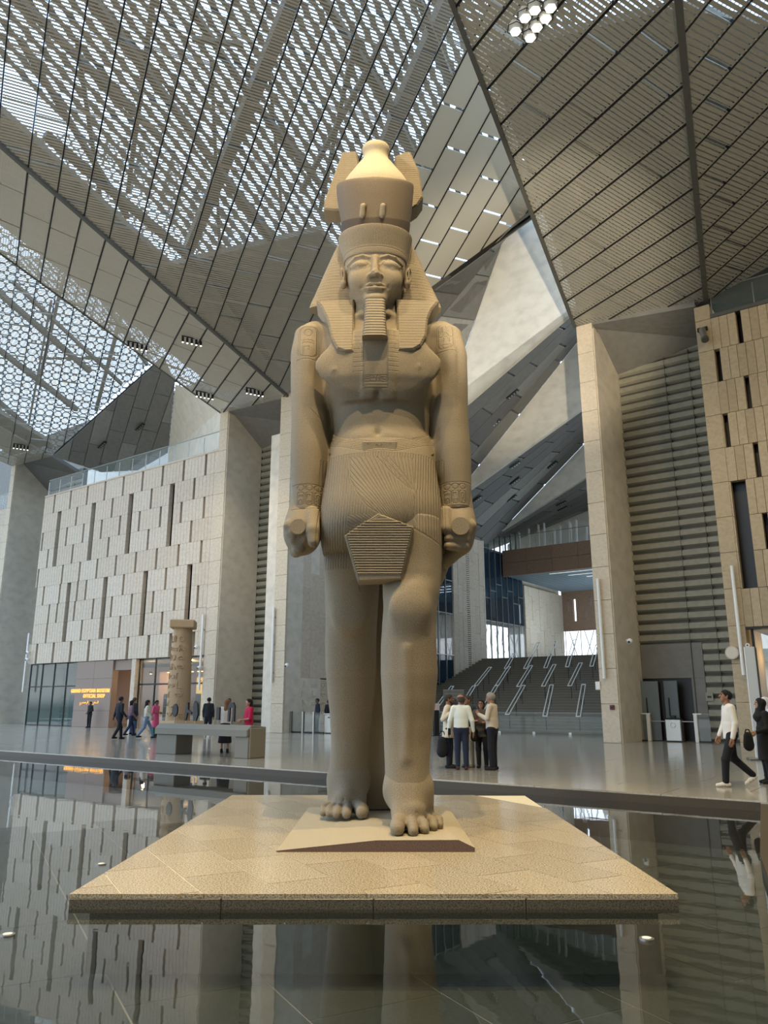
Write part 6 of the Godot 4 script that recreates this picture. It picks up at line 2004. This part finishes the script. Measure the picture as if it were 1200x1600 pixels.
	obj("eye", tb(Vector3(0, 0, .055), Vector3(0, 0, .065), .03, 10), M.black, bt)
	var fa := tag(node("fire_alarm", fx(11.28, 1.28, .05)), "small dark red fire alarm button on the right pier", "alarm")
	obj("box", bx(Vector3(-.09, 0, 0), Vector3(.09, .18, .06), .012), mat("alarm_red", Color(.36, .12, .08), .5), fa)
	obj("button", tb(Vector3(0, .09, .055), Vector3(0, .09, .075), .04, 12), M.black, fa)
	var jb := tag(node("junction_box", fx(10.74, 2.05, -.05)), "cream junction box on the left flank of the right pier", "box")
	obj("body", bx(Vector3(-.1, 0, 0), Vector3(.12, .34, .12), .012), M.cream, jb)
	obj("cover", bx(Vector3(-.08, .03, .12), Vector3(.10, .31, .135), .004), M.white, jb)
	# leaning white sign board at the right edge
	var wb := tag(node("sign_board", at(10.55, 0, -22.5, -.25)), "tall blank white sign board standing behind the woman in black", "sign")
	obj("board", bx(Vector3(-.14, .05, -.04), Vector3(.14, 3.12, .04), .01), M.white, wb)
	obj("edge", bx(Vector3(.14, .05, -.035), Vector3(.19, 3.10, .035), .008), M.trim_metal, wb)
	obj("base", sb(.7, .05, .5, .012), M.steel, wb)
	# dark information stand left of the group, with its sign on top
	var st := tag(node("information_stand", at(2.52, 0, -38.5, .3)), "dark information stand with a pale screen left of the group of five", "stand")
	obj("column", bx(Vector3(-.13, .02, -.1), Vector3(.13, 1.2, .1), .015), M.dark_steel, st)
	obj("screen", bx(Vector3(-.16, 1.15, -.06), Vector3(.18, 1.52, .06), .012), mat("pale_pink", Color(.80, .72, .70), .5), st)
	obj("base", sb(.5, .03, .4, .008), M.dark_steel, st)
	var hs := tag(node("hanging_sign", at(3.35, 0, -38.0)), "dark rectangular sign board on two thin legs at the foot of the stair", "sign")
	obj("board", bx(Vector3(-.5, 1.72, -.02), Vector3(.5, 2.14, .02), .006), M.dark_panel_c, hs)
	for e in [-.46, .46]: obj("leg", tb(Vector3(e, 0, 0), Vector3(e, 2.14, 0), .02, 6), M.dark_steel, hs)
	for d in [[-.5, .5, 2.13], [-.36, .36, 1.78]]: obj("pale_strip", bx(Vector3(d[0], d[2], .018), Vector3(d[1], d[2] + .03, .03)), M.shutter, hs)
	for k in 16: obj("letter_mark", bx(Vector3(-.42 + k * .053, 1.95, .019), Vector3(-.39 + k * .053, 1.985, .026)), M.shutter, hs)
	# small steel drains on the pool bed
	var dl := ["in front of the platform on the right", "right of the platform by the reflected stair", "to the left of the platform", "near the left edge of the picture"]
	var dp := [[1.97, -6.36], [2.4, -10.1], [-3.1, -9.1], [-2.87, -6.46]]
	for k in 4:
		var u := tag(node("pool_drain", at(dp[k][0], WATER + .004, dp[k][1])), "small round pale fitting in the water %s" % dl[k], "drain", "pool fittings")
		obj("rim", tb(Vector3(0, -.03, 0), Vector3(0, .004, 0), .055, 16), M.steel, u)
		obj("grate", tb(Vector3(0, 0, 0), Vector3(0, .008, 0), .035, 12), M.white, u)

const FLOODS = [
	[16.5, .6, -11, 5.5, 20, -21, 70, 27, "black floodlight on the floor right of the frame, aimed at the right fold"],
	[-27, .6, -21, -12, 22, -37, 230, 44, "black floodlight on the floor left of the frame, aimed at the left band"],
	[-8, .6, 2.5, -3, 24, -28, 420, 27, "black floodlight on the floor behind the visitor, aimed at the great fold"],
	[1.3, .6, 3.5, 7.4, 21.5, -37, 1700, 10.5, "black floodlight on the floor behind the visitor, aimed at the white bulkheads"],
]
# ---------- visitors
func cloth(c: Color) -> StandardMaterial3D:
	var k := "cloth_" + c.to_html(false)
	if not M.has(k):
		var m := mat(k, c, .85)
		m.rim_enabled = true
		m.rim = .15
	return M[k]

func skinm(c: Color) -> StandardMaterial3D:
	var k := "skin_" + c.to_html(false)
	if not M.has(k): mat(k, c, .55)
	return M[k]

func person(label: String, x: float, z: float, yaw: float, h: float, o: Dictionary) -> Node3D:
	uv_lo = Vector2(-1, 0); uv_size = Vector2(2, 2)
	var root := node("person", at(x, 0, z, yaw))
	tag(root, label, "person")
	var near: bool = o.get("near", false)
	var cell: float = .017 if near else .024
	var s := h / 1.75
	# joints, facing +z, the person's left at +x
	var J := {
		la = Vector3(.10, .085, 0), lk = Vector3(.10, .48, .015), lh = Vector3(.09, .92, 0), ra = Vector3(-.10, .085, 0), rk = Vector3(-.10, .48, .015), rh = Vector3(-.09, .92, 0),
		ls = Vector3(.175, 1.43, -.01), le = Vector3(.225, 1.15, -.04), lw = Vector3(.235, .90, .03), rs = Vector3(-.175, 1.43, -.01), re = Vector3(-.225, 1.15, -.04), rw = Vector3(-.235, .90, .03),
		head = Vector3(0, 1.635, .02), neck = Vector3(0, 1.50, -.005),
	}
	for k in o.get("pose", {}): J[k] = o.pose[k]
	for k in J: J[k] = J[k] * s
	var hy: float = o.get("look", 0.0) # head turn
	var hp: float = o.get("tilt", 0.0) # head lifted
	var hb := Basis(Vector3.UP, hy) * Basis(Vector3.RIGHT, -hp)
	var fat: float = o.get("fat", 1.0)
	var lo := Vector3(1e9, 1e9, 1e9); var hi := -lo
	for k in J:
		lo = lo.min(J[k]); hi = hi.max(J[k])
	lo -= Vector3(.22, .12, .28); hi += Vector3(.22, .20, .28)
	# body: one skin from head to ankle
	var f := Field.new(lo, hi, cell)
	f.ell(Vector3(0, .94, -.005) * s, Vector3(.155 * fat, .13, .105 * fat) * s, .05)
	f.ell(Vector3(0, 1.10, .0) * s, Vector3(.135 * fat, .16, .095 * fat) * s, .06)
	f.ell(Vector3(0, 1.30, -.005) * s, Vector3(.165, .17, .105) * s, .06)
	f.cap(J.ls * Vector3(.8, 1, 1), .05 * s, J.rs * Vector3(.8, 1, 1), .05 * s, .05)
	f.cap(J.neck - Vector3(0, .08, 0) * s, .062 * s, J.neck.lerp(J.head, .4), .052 * s, .03)
	for q in ["l", "r"]:
		f.cap(J[q + "s"], .05 * s, J[q + "e"], .040 * s, .03)
		f.cap(J[q + "e"], .040 * s, J[q + "w"], .027 * s, .02)
		f.cap(J[q + "h"], .085 * s, J[q + "k"], .055 * s, .04)
		f.cap(J[q + "k"], .055 * s, J[q + "a"], .036 * s, .03)
	var fields := [f]
	# head on its own fine grid
	var hc: float = .008 if near else .0125
	var hr := .17 * s
	var g := Field.new(J.head - Vector3.ONE * hr, J.head + Vector3.ONE * hr, hc)
	var hp_ := func(v: Vector3) -> Vector3: return J.head + hb * v * s
	g.cap(hp_.call(Vector3(0, .02, -.02)), .088 * s, hp_.call(Vector3(0, .035, .015)), .082 * s, .03)
	g.cap(hp_.call(Vector3(0, -.03, .03)), .066 * s, hp_.call(Vector3(0, -.075, .045)), .045 * s, .03)
	g.cap(hp_.call(Vector3(0, -.05, -.02)), .055 * s, hp_.call(Vector3(0, -.16, -.03)), .053 * s, .02)
	g.cap(hp_.call(Vector3(0, .02, .098)), .010 * s, hp_.call(Vector3(0, -.022, .116)), .014 * s, .012)
	for q in [-1.0, 1.0]:
		g.ell(hp_.call(Vector3(q * .033, .022, .104)), Vector3(.02, .012, .018) * s, .012, true)
		g.cap(hp_.call(Vector3(q * .084, .02, -.005)), .014 * s, hp_.call(Vector3(q * .086, -.03, .0)), .010 * s, .008)
		g.cap(hp_.call(Vector3(q * .012, .043, .098)), .009 * s, hp_.call(Vector3(q * .048, .043, .085)), .008 * s, .01)
	g.cap(hp_.call(Vector3(-.018, -.055, .088)), .008 * s, hp_.call(Vector3(.018, -.055, .088)), .008 * s, .008)
	fields.append(g)
	# hands with fingers
	for q in ["l", "r"]:
		var w: Vector3 = J[q + "w"]
		var d: Vector3 = (w - J[q + "e"]).normalized()
		if o.has(q + "hand"): d = o[q + "hand"]
		var e := Field.new(w - Vector3.ONE * .13, w + Vector3.ONE * .19 * Vector3(1, 1, 1), .0085 if near else .014)
		e = Field.new(w + d * .07 - Vector3.ONE * .15, w + d * .07 + Vector3.ONE * .15, .0085 if near else .014)
		var side := d.cross(Vector3.RIGHT if absf(d.x) < .8 else Vector3.UP).normalized()
		var inn := d.cross(side) * (1.0 if q == "l" else -1.0)
		e.cap(w - d * .03, .026 * s, w + d * .03, .027 * s, .015)
		e.cap(w + d * .03 - side * .022, .021 * s, w + d * .085 - side * .026, .018 * s, .012)
		e.cap(w + d * .03 + side * .022, .021 * s, w + d * .085 + side * .026, .018 * s, .012)
		for k in 4:
			var b := w + d * .088 + side * (-.033 + k * .022)
			var ln: float = [.058, .07, .066, .05][k]
			e.cap(b, .0105, b + d * ln * .55 + inn * .008, .0098, .004)
			e.cap(b + d * ln * .55 + inn * .008, .0098, b + d * ln + inn * .03, .0085, .004)
		e.cap(w + d * .03 - side * .03, .013, w + d * .075 - side * .052 + inn * .02, .011, .008)
		e.cap(w + d * .075 - side * .052 + inn * .02, .011, w + d * .105 - side * .045 + inn * .035, .0095, .004)
		fields.append(e)
	obj("body", field_mesh(fields), skinm(o.get("skin", Color(.62, .44, .33))), root)
	# top
	var tc: Color = o.top
	f = Field.new(lo, hi, cell)
	var hem: float = o.get("hem", .88)
	f.ell(Vector3(0, 1.30, -.005) * s, Vector3(.185, .18, .125) * s, .06)
	f.ell(Vector3(0, 1.12, .0) * s, Vector3(.16 * fat, .20, .12 * fat) * s, .06)
	f.cap(J.ls * Vector3(.85, 1, 1), .066 * s, J.rs * Vector3(.85, 1, 1), .066 * s, .06)
	f.cap(J.neck - Vector3(0, .07, .0) * s, .085 * s, J.neck - Vector3(0, .03, 0) * s, .065 * s, .03)
	if hem < .8:
		f.loft([[1.15 * s, 0, .17 * s * fat, 0, .125 * s * fat, 2.1], [.95 * s, 0, .19 * s * fat, 0, .14 * s * fat, 2.1], [hem * s, 0, .22 * s, 0, .17 * s, 2.1]], .04)
	else:
		f.loft([[1.15 * s, 0, .163 * s * fat, 0, .118 * s * fat, 2.1], [hem * s, 0, .175 * s * fat, 0, .13 * s * fat, 2.1]], .03)
	for q in ["l", "r"]:
		f.cap(J[q + "s"], .068 * s, J[q + "e"], .056 * s, .03)
		if not o.get("short", false): f.cap(J[q + "e"], .056 * s, J[q + "e"].lerp(J[q + "w"], .92), .044 * s, .02)
	obj(o.get("top_name", "shirt"), field_mesh([f]), cloth(tc), root)
	# trousers or skirt
	f = Field.new(lo, hi, cell)
	if o.has("skirt"):
		var k: float = o.skirt
		f.loft([[1.04 * s, 0, .15 * s, 0, .11 * s, 2.1], [.88 * s, 0, .185 * s, -.01, .145 * s, 2.1], [(.5 + k * .5) * s, 0, .20 * s, 0, .17 * s, 2.1], [k * s, 0, .23 * s, 0, .20 * s, 2.1]], .02)
	else:
		f.ell(Vector3(0, .95, -.005) * s, Vector3(.172 * fat, .14, .125 * fat) * s, .04)
		for q in ["l", "r"]:
			f.cap(J[q + "h"], .10 * s, J[q + "k"], .073 * s, .04)
			f.cap(J[q + "k"], .073 * s, J[q + "a"] + Vector3(0, .015, 0), .060 * s, .03)
	obj("skirt" if o.has("skirt") else "trousers", field_mesh([f]), cloth(o.bottom), root)
	# shoes
	for q in ["l", "r"]:
		var a: Vector3 = J[q + "a"]
		var fd: Vector3 = o.get(q + "foot", Vector3(0, 0, 1))
		f = Field.new(a - Vector3(.2, .16, .2) - Vector3.ONE * .06, a + Vector3(.2, .1, .2) + Vector3.ONE * .06, .011 if near else .018)
		var sole := a - Vector3(0, .045, 0) * s
		f.cap(sole - fd * .055 * s, .040 * s, sole + fd * .07 * s, .042 * s, .03)
		f.cap(sole + fd * .07 * s, .042 * s, sole + fd * .155 * s - Vector3(0, .008, 0), .034 * s, .02)
		f.cap(sole, .042 * s, a + Vector3(0, .03, 0), .045 * s, .02)
		var sh := obj("shoe", field_mesh([f]), cloth(o.get("shoe", Color(.07, .06, .06))), root)
		if o.has("stripes"):
			var sd := fd.cross(Vector3.UP).normalized()
			for k in 3:
				for e in [-1.0, 1.0]:
					var p: Vector3 = sole + fd * (.02 + k * .03) + sd * e * .042 * s
					obj("stripe", tb(p + Vector3(0, -.02, 0) + fd * .015, p + Vector3(0, .02, 0) - sd * e * .008 - fd * .01, .006, 5), M.black, sh)
	# hair or scarf
	var hair: Color = o.get("hair", Color(.05, .04, .035))
	var style: String = o.get("style", "short")
	f = Field.new(J.head - Vector3(.2, .62 if style in ["long", "scarf"] else .2, .24) * s, J.head + Vector3(.2, .2, .22) * s, hc * 1.1)
	f.cap(hp_.call(Vector3(0, .03, -.025)), .097 * s, hp_.call(Vector3(0, .045, .008)), .090 * s, .02)
	match style:
		"long":
			f.cap(hp_.call(Vector3(0, .0, -.05)), .09 * s, hp_.call(Vector3(0, -.22, -.07)), .075 * s, .04)
			f.cap(hp_.call(Vector3(0, -.22, -.07)), .075 * s, hp_.call(Vector3(0, -.32, -.08)), .05 * s, .04)
		"bun":
			f.ell(hp_.call(Vector3(0, .0, -.13)), Vector3(.05, .05, .05) * s, .02)
		"bob":
			f.cap(hp_.call(Vector3(0, .0, -.035)), .10 * s, hp_.call(Vector3(0, -.09, -.04)), .085 * s, .03)
		"scarf":
			f.cap(hp_.call(Vector3(0, .0, -.01)), .10 * s, hp_.call(Vector3(0, -.10, .0)), .085 * s, .03)
			f.cap(hp_.call(Vector3(0, -.12, -.01)), .09 * s, hp_.call(Vector3(0, -.26, -.01)), .15 * s, .05)
		"bald":
			f.cap(hp_.call(Vector3(0, -.02, -.04)), .094 * s, hp_.call(Vector3(0, -.04, -.035)), .090 * s, .02)
			f.ell(hp_.call(Vector3(0, .12, .0)), Vector3(.12, .085, .13) * s, .02, true)
	# clear the face
	if style == "scarf": f.ell(hp_.call(Vector3(0, -.02, .10)), Vector3(.062, .085, .07) * s, .015, true)
	else:
		f.ell(hp_.call(Vector3(0, -.045, .085)), Vector3(.088, .105, .10) * s, .02, true)
		if style in ["short", "bald"]: f.ell(hp_.call(Vector3(0, -.14, -.0)), Vector3(.13, .105, .14) * s, .02, true)
	obj("headscarf" if style == "scarf" else "hair", field_mesh([f]), cloth(hair), root)
	if o.get("beard", false):
		f = Field.new(J.head - Vector3.ONE * .16, J.head + Vector3.ONE * .16, hc)
		f.cap(hp_.call(Vector3(-.05, -.045, .035)), .022 * s, hp_.call(Vector3(0, -.095, .07)), .030 * s, .02)
		f.cap(hp_.call(Vector3(.05, -.045, .035)), .022 * s, hp_.call(Vector3(0, -.095, .07)), .030 * s, .02)
		obj("beard", field_mesh([f]), cloth(hair), root)
	if near:
		for q in [-1.0, 1.0]:
			var sp := SphereMesh.new()
			sp.radius = .0115 * s; sp.height = .023 * s; sp.radial_segments = 10; sp.rings = 6
			obj("eye", sp, M.black, root, Transform3D(Basis(), hp_.call(Vector3(q * .033, .022, .091))))
			if style != "scarf":
				obj("eyebrow", tb(hp_.call(Vector3(q * .016, .046, .105)), hp_.call(Vector3(q * .05, .047, .090)), .0055, 6), cloth(hair), root)
	if o.has("belt"):
		obj("belt", loft([[(o.belt + .02) * s, 0, .170 * s * fat, 0, .126 * s * fat, 2.1], [(o.belt - .02) * s, 0, .174 * s * fat, 0, .128 * s * fat, 2.1]], 28, 2, 0, false, false), M.black, root)
	mark("person")
	return root

func add_bag(called: String, label: String, p: Vector3, size: Vector3, c: Color, yaw := 0.0):
	var u := tag(node(called, at(p.x, p.y, p.z, yaw)), label, "bag")
	var f := Field.new(-size * .75, size * .75, .02)
	f.cap(Vector3(0, -size.y * .22, 0), size.x * .42, Vector3(0, size.y * .2, 0), size.x * .34, .03, false, size.z / size.x)
	uv_lo = Vector2(-1, -1); uv_size = Vector2(2, 2)
	obj("bag_body", field_mesh([f]), cloth(c), u)
	var b := MB.new()
	b.path([Vector3(-size.x * .25, size.y * .35, 0), Vector3(-size.x * .12, size.y * .62, 0), Vector3(size.x * .12, size.y * .62, 0), Vector3(size.x * .25, size.y * .35, 0)], .012, 6)
	obj("strap", b.mesh(), cloth(c.darkened(.3)), u)

func make_people():
	var navy := Color(.06, .08, .15)
	# right edge
	var walk := {la = Vector3(.09, .085, .20), lk = Vector3(.10, .49, .17), ra = Vector3(-.09, .19, -.36), rk = Vector3(-.10, .50, -.04), lw = Vector3(.245, .87, .05), le = Vector3(.24, 1.14, -.03), rw = Vector3(-.24, .90, .14), re = Vector3(-.23, 1.15, .02)}
	person("man in a white jacket and dark trousers walking by the pool, looking up", 6.70, -15.45, -PI / 2 - .1, 1.78, {near = true, pose = walk, top = Color(.86, .84, .80), top_name = "jacket", bottom = Color(.035, .037, .06), shoe = Color(.84, .82, .78), stripes = true, skin = Color(.58, .42, .32), hair = Color(.03, .027, .025), tilt = .22, rfoot = Vector3(0, -.55, .83), hem = .86})
	person("woman in a black headscarf and long black coat at the right edge", 7.62, -16.0, -PI / 2 - .15, 1.63, {near = true, top = Color(.03, .03, .035), top_name = "coat", bottom = Color(.035, .035, .05), style = "scarf", hair = Color(.03, .03, .034), skin = Color(.66, .50, .41), hem = .48, tilt = .12, pose = {lw = Vector3(.20, 1.05, .22), le = Vector3(.235, 1.13, -.02)}, fat = 1.1})
	add_bag("handbag", "black handbag held by the woman in the black coat", Vector3(7.22, .82, -15.86), Vector3(.30, .34, .16), Color(.04, .045, .05), .3)
	person("woman in a white headscarf half hidden behind the woman in black", 8.35, -17.3, -PI / 2, 1.66, {near = true, top = Color(.75, .80, .86), top_name = "blouse", bottom = Color(.2, .2, .25), style = "scarf", hair = Color(.88, .87, .85), skin = Color(.66, .50, .41), hem = .6})
	# the group of five
	person("bearded man in a cream jacket and navy trousers, turned towards the group", 1.60, -19.72, PI / 2 - .25, 1.74, {near = true, top = Color(.80, .76, .68), top_name = "jacket", bottom = navy, skin = Color(.55, .38, .28), hair = Color(.16, .14, .13), beard = true, hem = .72, pose = {rw = Vector3(-.22, 1.32, .10), re = Vector3(-.26, 1.16, -.10)}})
	person("balding man in a white shirt seen from behind, navy trousers and brown shoes", 1.86, -19.22, PI - .12, 1.74, {near = true, top = Color(.84, .86, .83), bottom = Color(.09, .13, .22), shoe = Color(.25, .13, .08), skin = Color(.60, .42, .33), hair = Color(.22, .19, .17), style = "bald", hem = .96, belt = .965, look = .35, fat = 1.05, pose = {lw = Vector3(.30, .90, .02), le = Vector3(.27, 1.14, -.02), rw = Vector3(-.29, .88, .04), re = Vector3(-.265, 1.14, -.03)}})
	person("man in a dark teal jacket and beige trousers in the middle of the group", 2.12, -20.0, -.9, 1.72, {near = true, top = Color(.10, .15, .18), top_name = "jacket", bottom = Color(.66, .60, .50), shoe = Color(.6, .57, .5), skin = Color(.58, .42, .33), hair = Color(.2, .18, .17), hem = .80})
	person("woman with dark hair and glasses in a brown cardigan, arms folded", 2.42, -19.75, -.35, 1.62, {near = true, top = Color(.30, .27, .23), top_name = "cardigan", bottom = Color(.03, .03, .035), skin = Color(.66, .49, .40), hair = Color(.05, .035, .03), style = "bob", hem = .80, pose = {lw = Vector3(-.06, 1.20, .17), le = Vector3(.22, 1.15, .06), rw = Vector3(.06, 1.16, .19), re = Vector3(-.22, 1.15, .06)}, lhand = Vector3(-1, .1, 0), rhand = Vector3(1, .1, 0)})
	var gl := tag(node("glasses", Transform3D(Basis(Vector3.UP, -.35), Vector3(2.42, 1.526, -19.75) + Basis(Vector3.UP, -.35) * Vector3(0, 0, .115))), "thin dark glasses on the woman with folded arms", "glasses")
	for e in [-1, 1]:
		var b := MB.new()
		for k in 10: b.tube(Vector3(e * .033 + cos(TAU * k / 10) * .024, sin(TAU * k / 10) * .018, .004), Vector3(e * .033 + cos(TAU * (k + 1) / 10) * .024, sin(TAU * (k + 1) / 10) * .018, .004), .003, .003, 5)
		obj("rim", b.mesh(), M.black, gl)
		obj("temple", tb(Vector3(e * .057, .004, 0), Vector3(e * .088, .004, -.1), .003, 5), M.black, gl)
	person("grey haired man in a cream sweater and dark navy trousers, hand raised", 2.60, -19.15, -2.05, 1.78, {near = true, top = Color(.74, .70, .63), top_name = "sweater", bottom = Color(.045, .055, .11), skin = Color(.60, .43, .34), hair = Color(.52, .50, .47), hem = .92, fat = 1.12, pose = {lw = Vector3(.10, 1.26, .30), le = Vector3(.25, 1.16, .04), rw = Vector3(-.08, 1.18, .28), re = Vector3(-.25, 1.14, .02)}, lhand = Vector3(-.5, .6, .6)})
	add_bag("backpack", "dark navy bag hanging beside the bearded man's legs", Vector3(1.42, .52, -19.55), Vector3(.34, .56, .22), Color(.05, .065, .11), .2)
	add_bag("shoulder_bag", "small black bag at the hip of the woman in the brown cardigan", Vector3(2.22, .78, -19.68), Vector3(.22, .30, .12), Color(.03, .03, .035))
	var ph := tag(node("phone", at(1.57, .80, -19.17, .4)), "black phone held low by the man in the white shirt", "phone")
	obj("case", bx(Vector3(-.038, 0, -.006), Vector3(.038, .155, .006), .005), M.black, ph)
	obj("screen", bx(Vector3(-.034, .006, .005), Vector3(.034, .149, .008)), M.slot, ph)
	# around the desk and the shop
	var st2 := {la = Vector3(.10, .085, .22), lk = Vector3(.10, .48, .18), ra = Vector3(-.10, .12, -.28), rk = Vector3(-.10, .48, -.06), lw = Vector3(.25, .92, -.10), rw = Vector3(-.24, .92, .18)}
	person("woman in a magenta top and trousers standing at the desk", -4.25, -25.0, -1.0, 1.66, {top = Color(.72, .05, .25), bottom = Color(.70, .04, .28), skin = Color(.72, .53, .44), hair = Color(.13, .07, .05), style = "long", hem = .82, fat = 1.12, short = true, pose = {lw = Vector3(.02, 1.08, .26), le = Vector3(.23, 1.12, .05), rw = Vector3(-.02, 1.06, .27), re = Vector3(-.23, 1.12, .05)}})
	person("fair haired woman in a white top and long black skirt at the desk", -5.08, -25.55, PI, 1.66, {top = Color(.82, .78, .74), bottom = Color(.035, .035, .05), skirt = .32, skin = Color(.72, .53, .44), hair = Color(.50, .36, .24), style = "long", hem = .93, pose = {rw = Vector3(-.10, 1.05, .24), re = Vector3(-.23, 1.14, .03)}})
	person("man in a dark jacket with his back turned behind the desk", -8.16, -36.9, PI, 1.78, {top = Color(.07, .08, .11), top_name = "jacket", bottom = Color(.08, .09, .13), shoe = Color(.75, .74, .72), skin = Color(.5, .36, .28), fat = 1.15})
	person("man in black standing further back behind the fair haired woman", -7.55, -38.6, .3, 1.74, {top = Color(.04, .04, .05), bottom = Color(.05, .05, .07), skin = Color(.5, .36, .28)})
	person("tall man in a navy jacket walking past the shop, seen from behind", -11.65, -35.0, 2.5, 1.80, {top = Color(.06, .08, .13), top_name = "jacket", bottom = Color(.04, .05, .09), skin = Color(.45, .32, .25), pose = st2, fat = 1.08})
	person("woman in a patterned pink and grey top beside the navy jacket man", -12.30, -38.6, 2.2, 1.66, {top = Color(.42, .33, .36), bottom = Color(.10, .14, .25), skin = Color(.55, .4, .32), hair = Color(.09, .06, .05), style = "bob", pose = st2})
	person("man in a dark blue coat behind the navy jacket man", -12.75, -40.4, 2.8, 1.80, {top = Color(.05, .06, .10), top_name = "coat", bottom = Color(.22, .30, .42), skin = Color(.6, .45, .36), hair = Color(.25, .2, .16), hem = .66})
	person("woman in a white jacket and jeans striding to the right", -10.75, -36.0, 2.0, 1.66, {top = Color(.80, .76, .68), top_name = "jacket", bottom = Color(.42, .52, .62), skin = Color(.66, .48, .38), hair = Color(.08, .05, .04), style = "long", hem = .80, pose = {la = Vector3(.09, .085, .34), lk = Vector3(.10, .48, .24), ra = Vector3(-.09, .13, -.36), rk = Vector3(-.10, .48, -.10), rw = Vector3(-.24, .95, .20)}})
	person("woman in a pink dress over green trousers", -11.0, -38.3, 1.2, 1.66, {top = Color(.78, .30, .44), top_name = "dress", bottom = Color(.05, .36, .25), skin = Color(.45, .31, .24), hair = Color(.06, .04, .04), style = "bun", hem = .42, short = true, pose = {lw = Vector3(.05, 1.15, .25), rw = Vector3(-.05, 1.13, .25)}})
	person("guard in a dark uniform standing in front of the shop sign wall", -18.97, -51.2, -.5, 1.62, {top = Color(.05, .06, .10), bottom = Color(.05, .06, .10), skin = Color(.5, .36, .28), pose = {lw = Vector3(.03, 1.0, .2), rw = Vector3(-.03, .98, .2)}})
	person("guard in a blue uniform at the security gates by the carved wall", -3.55, -42.3, -1.2, 1.76, {top = Color(.07, .10, .17), bottom = Color(.05, .07, .13), skin = Color(.42, .3, .23)})
	person("visitor in dark blue beside the security cabinet, half hidden by the statue", -3.0, -42.9, 2.4, 1.70, {top = Color(.06, .09, .15), bottom = Color(.05, .06, .10), skin = Color(.5, .36, .28)})
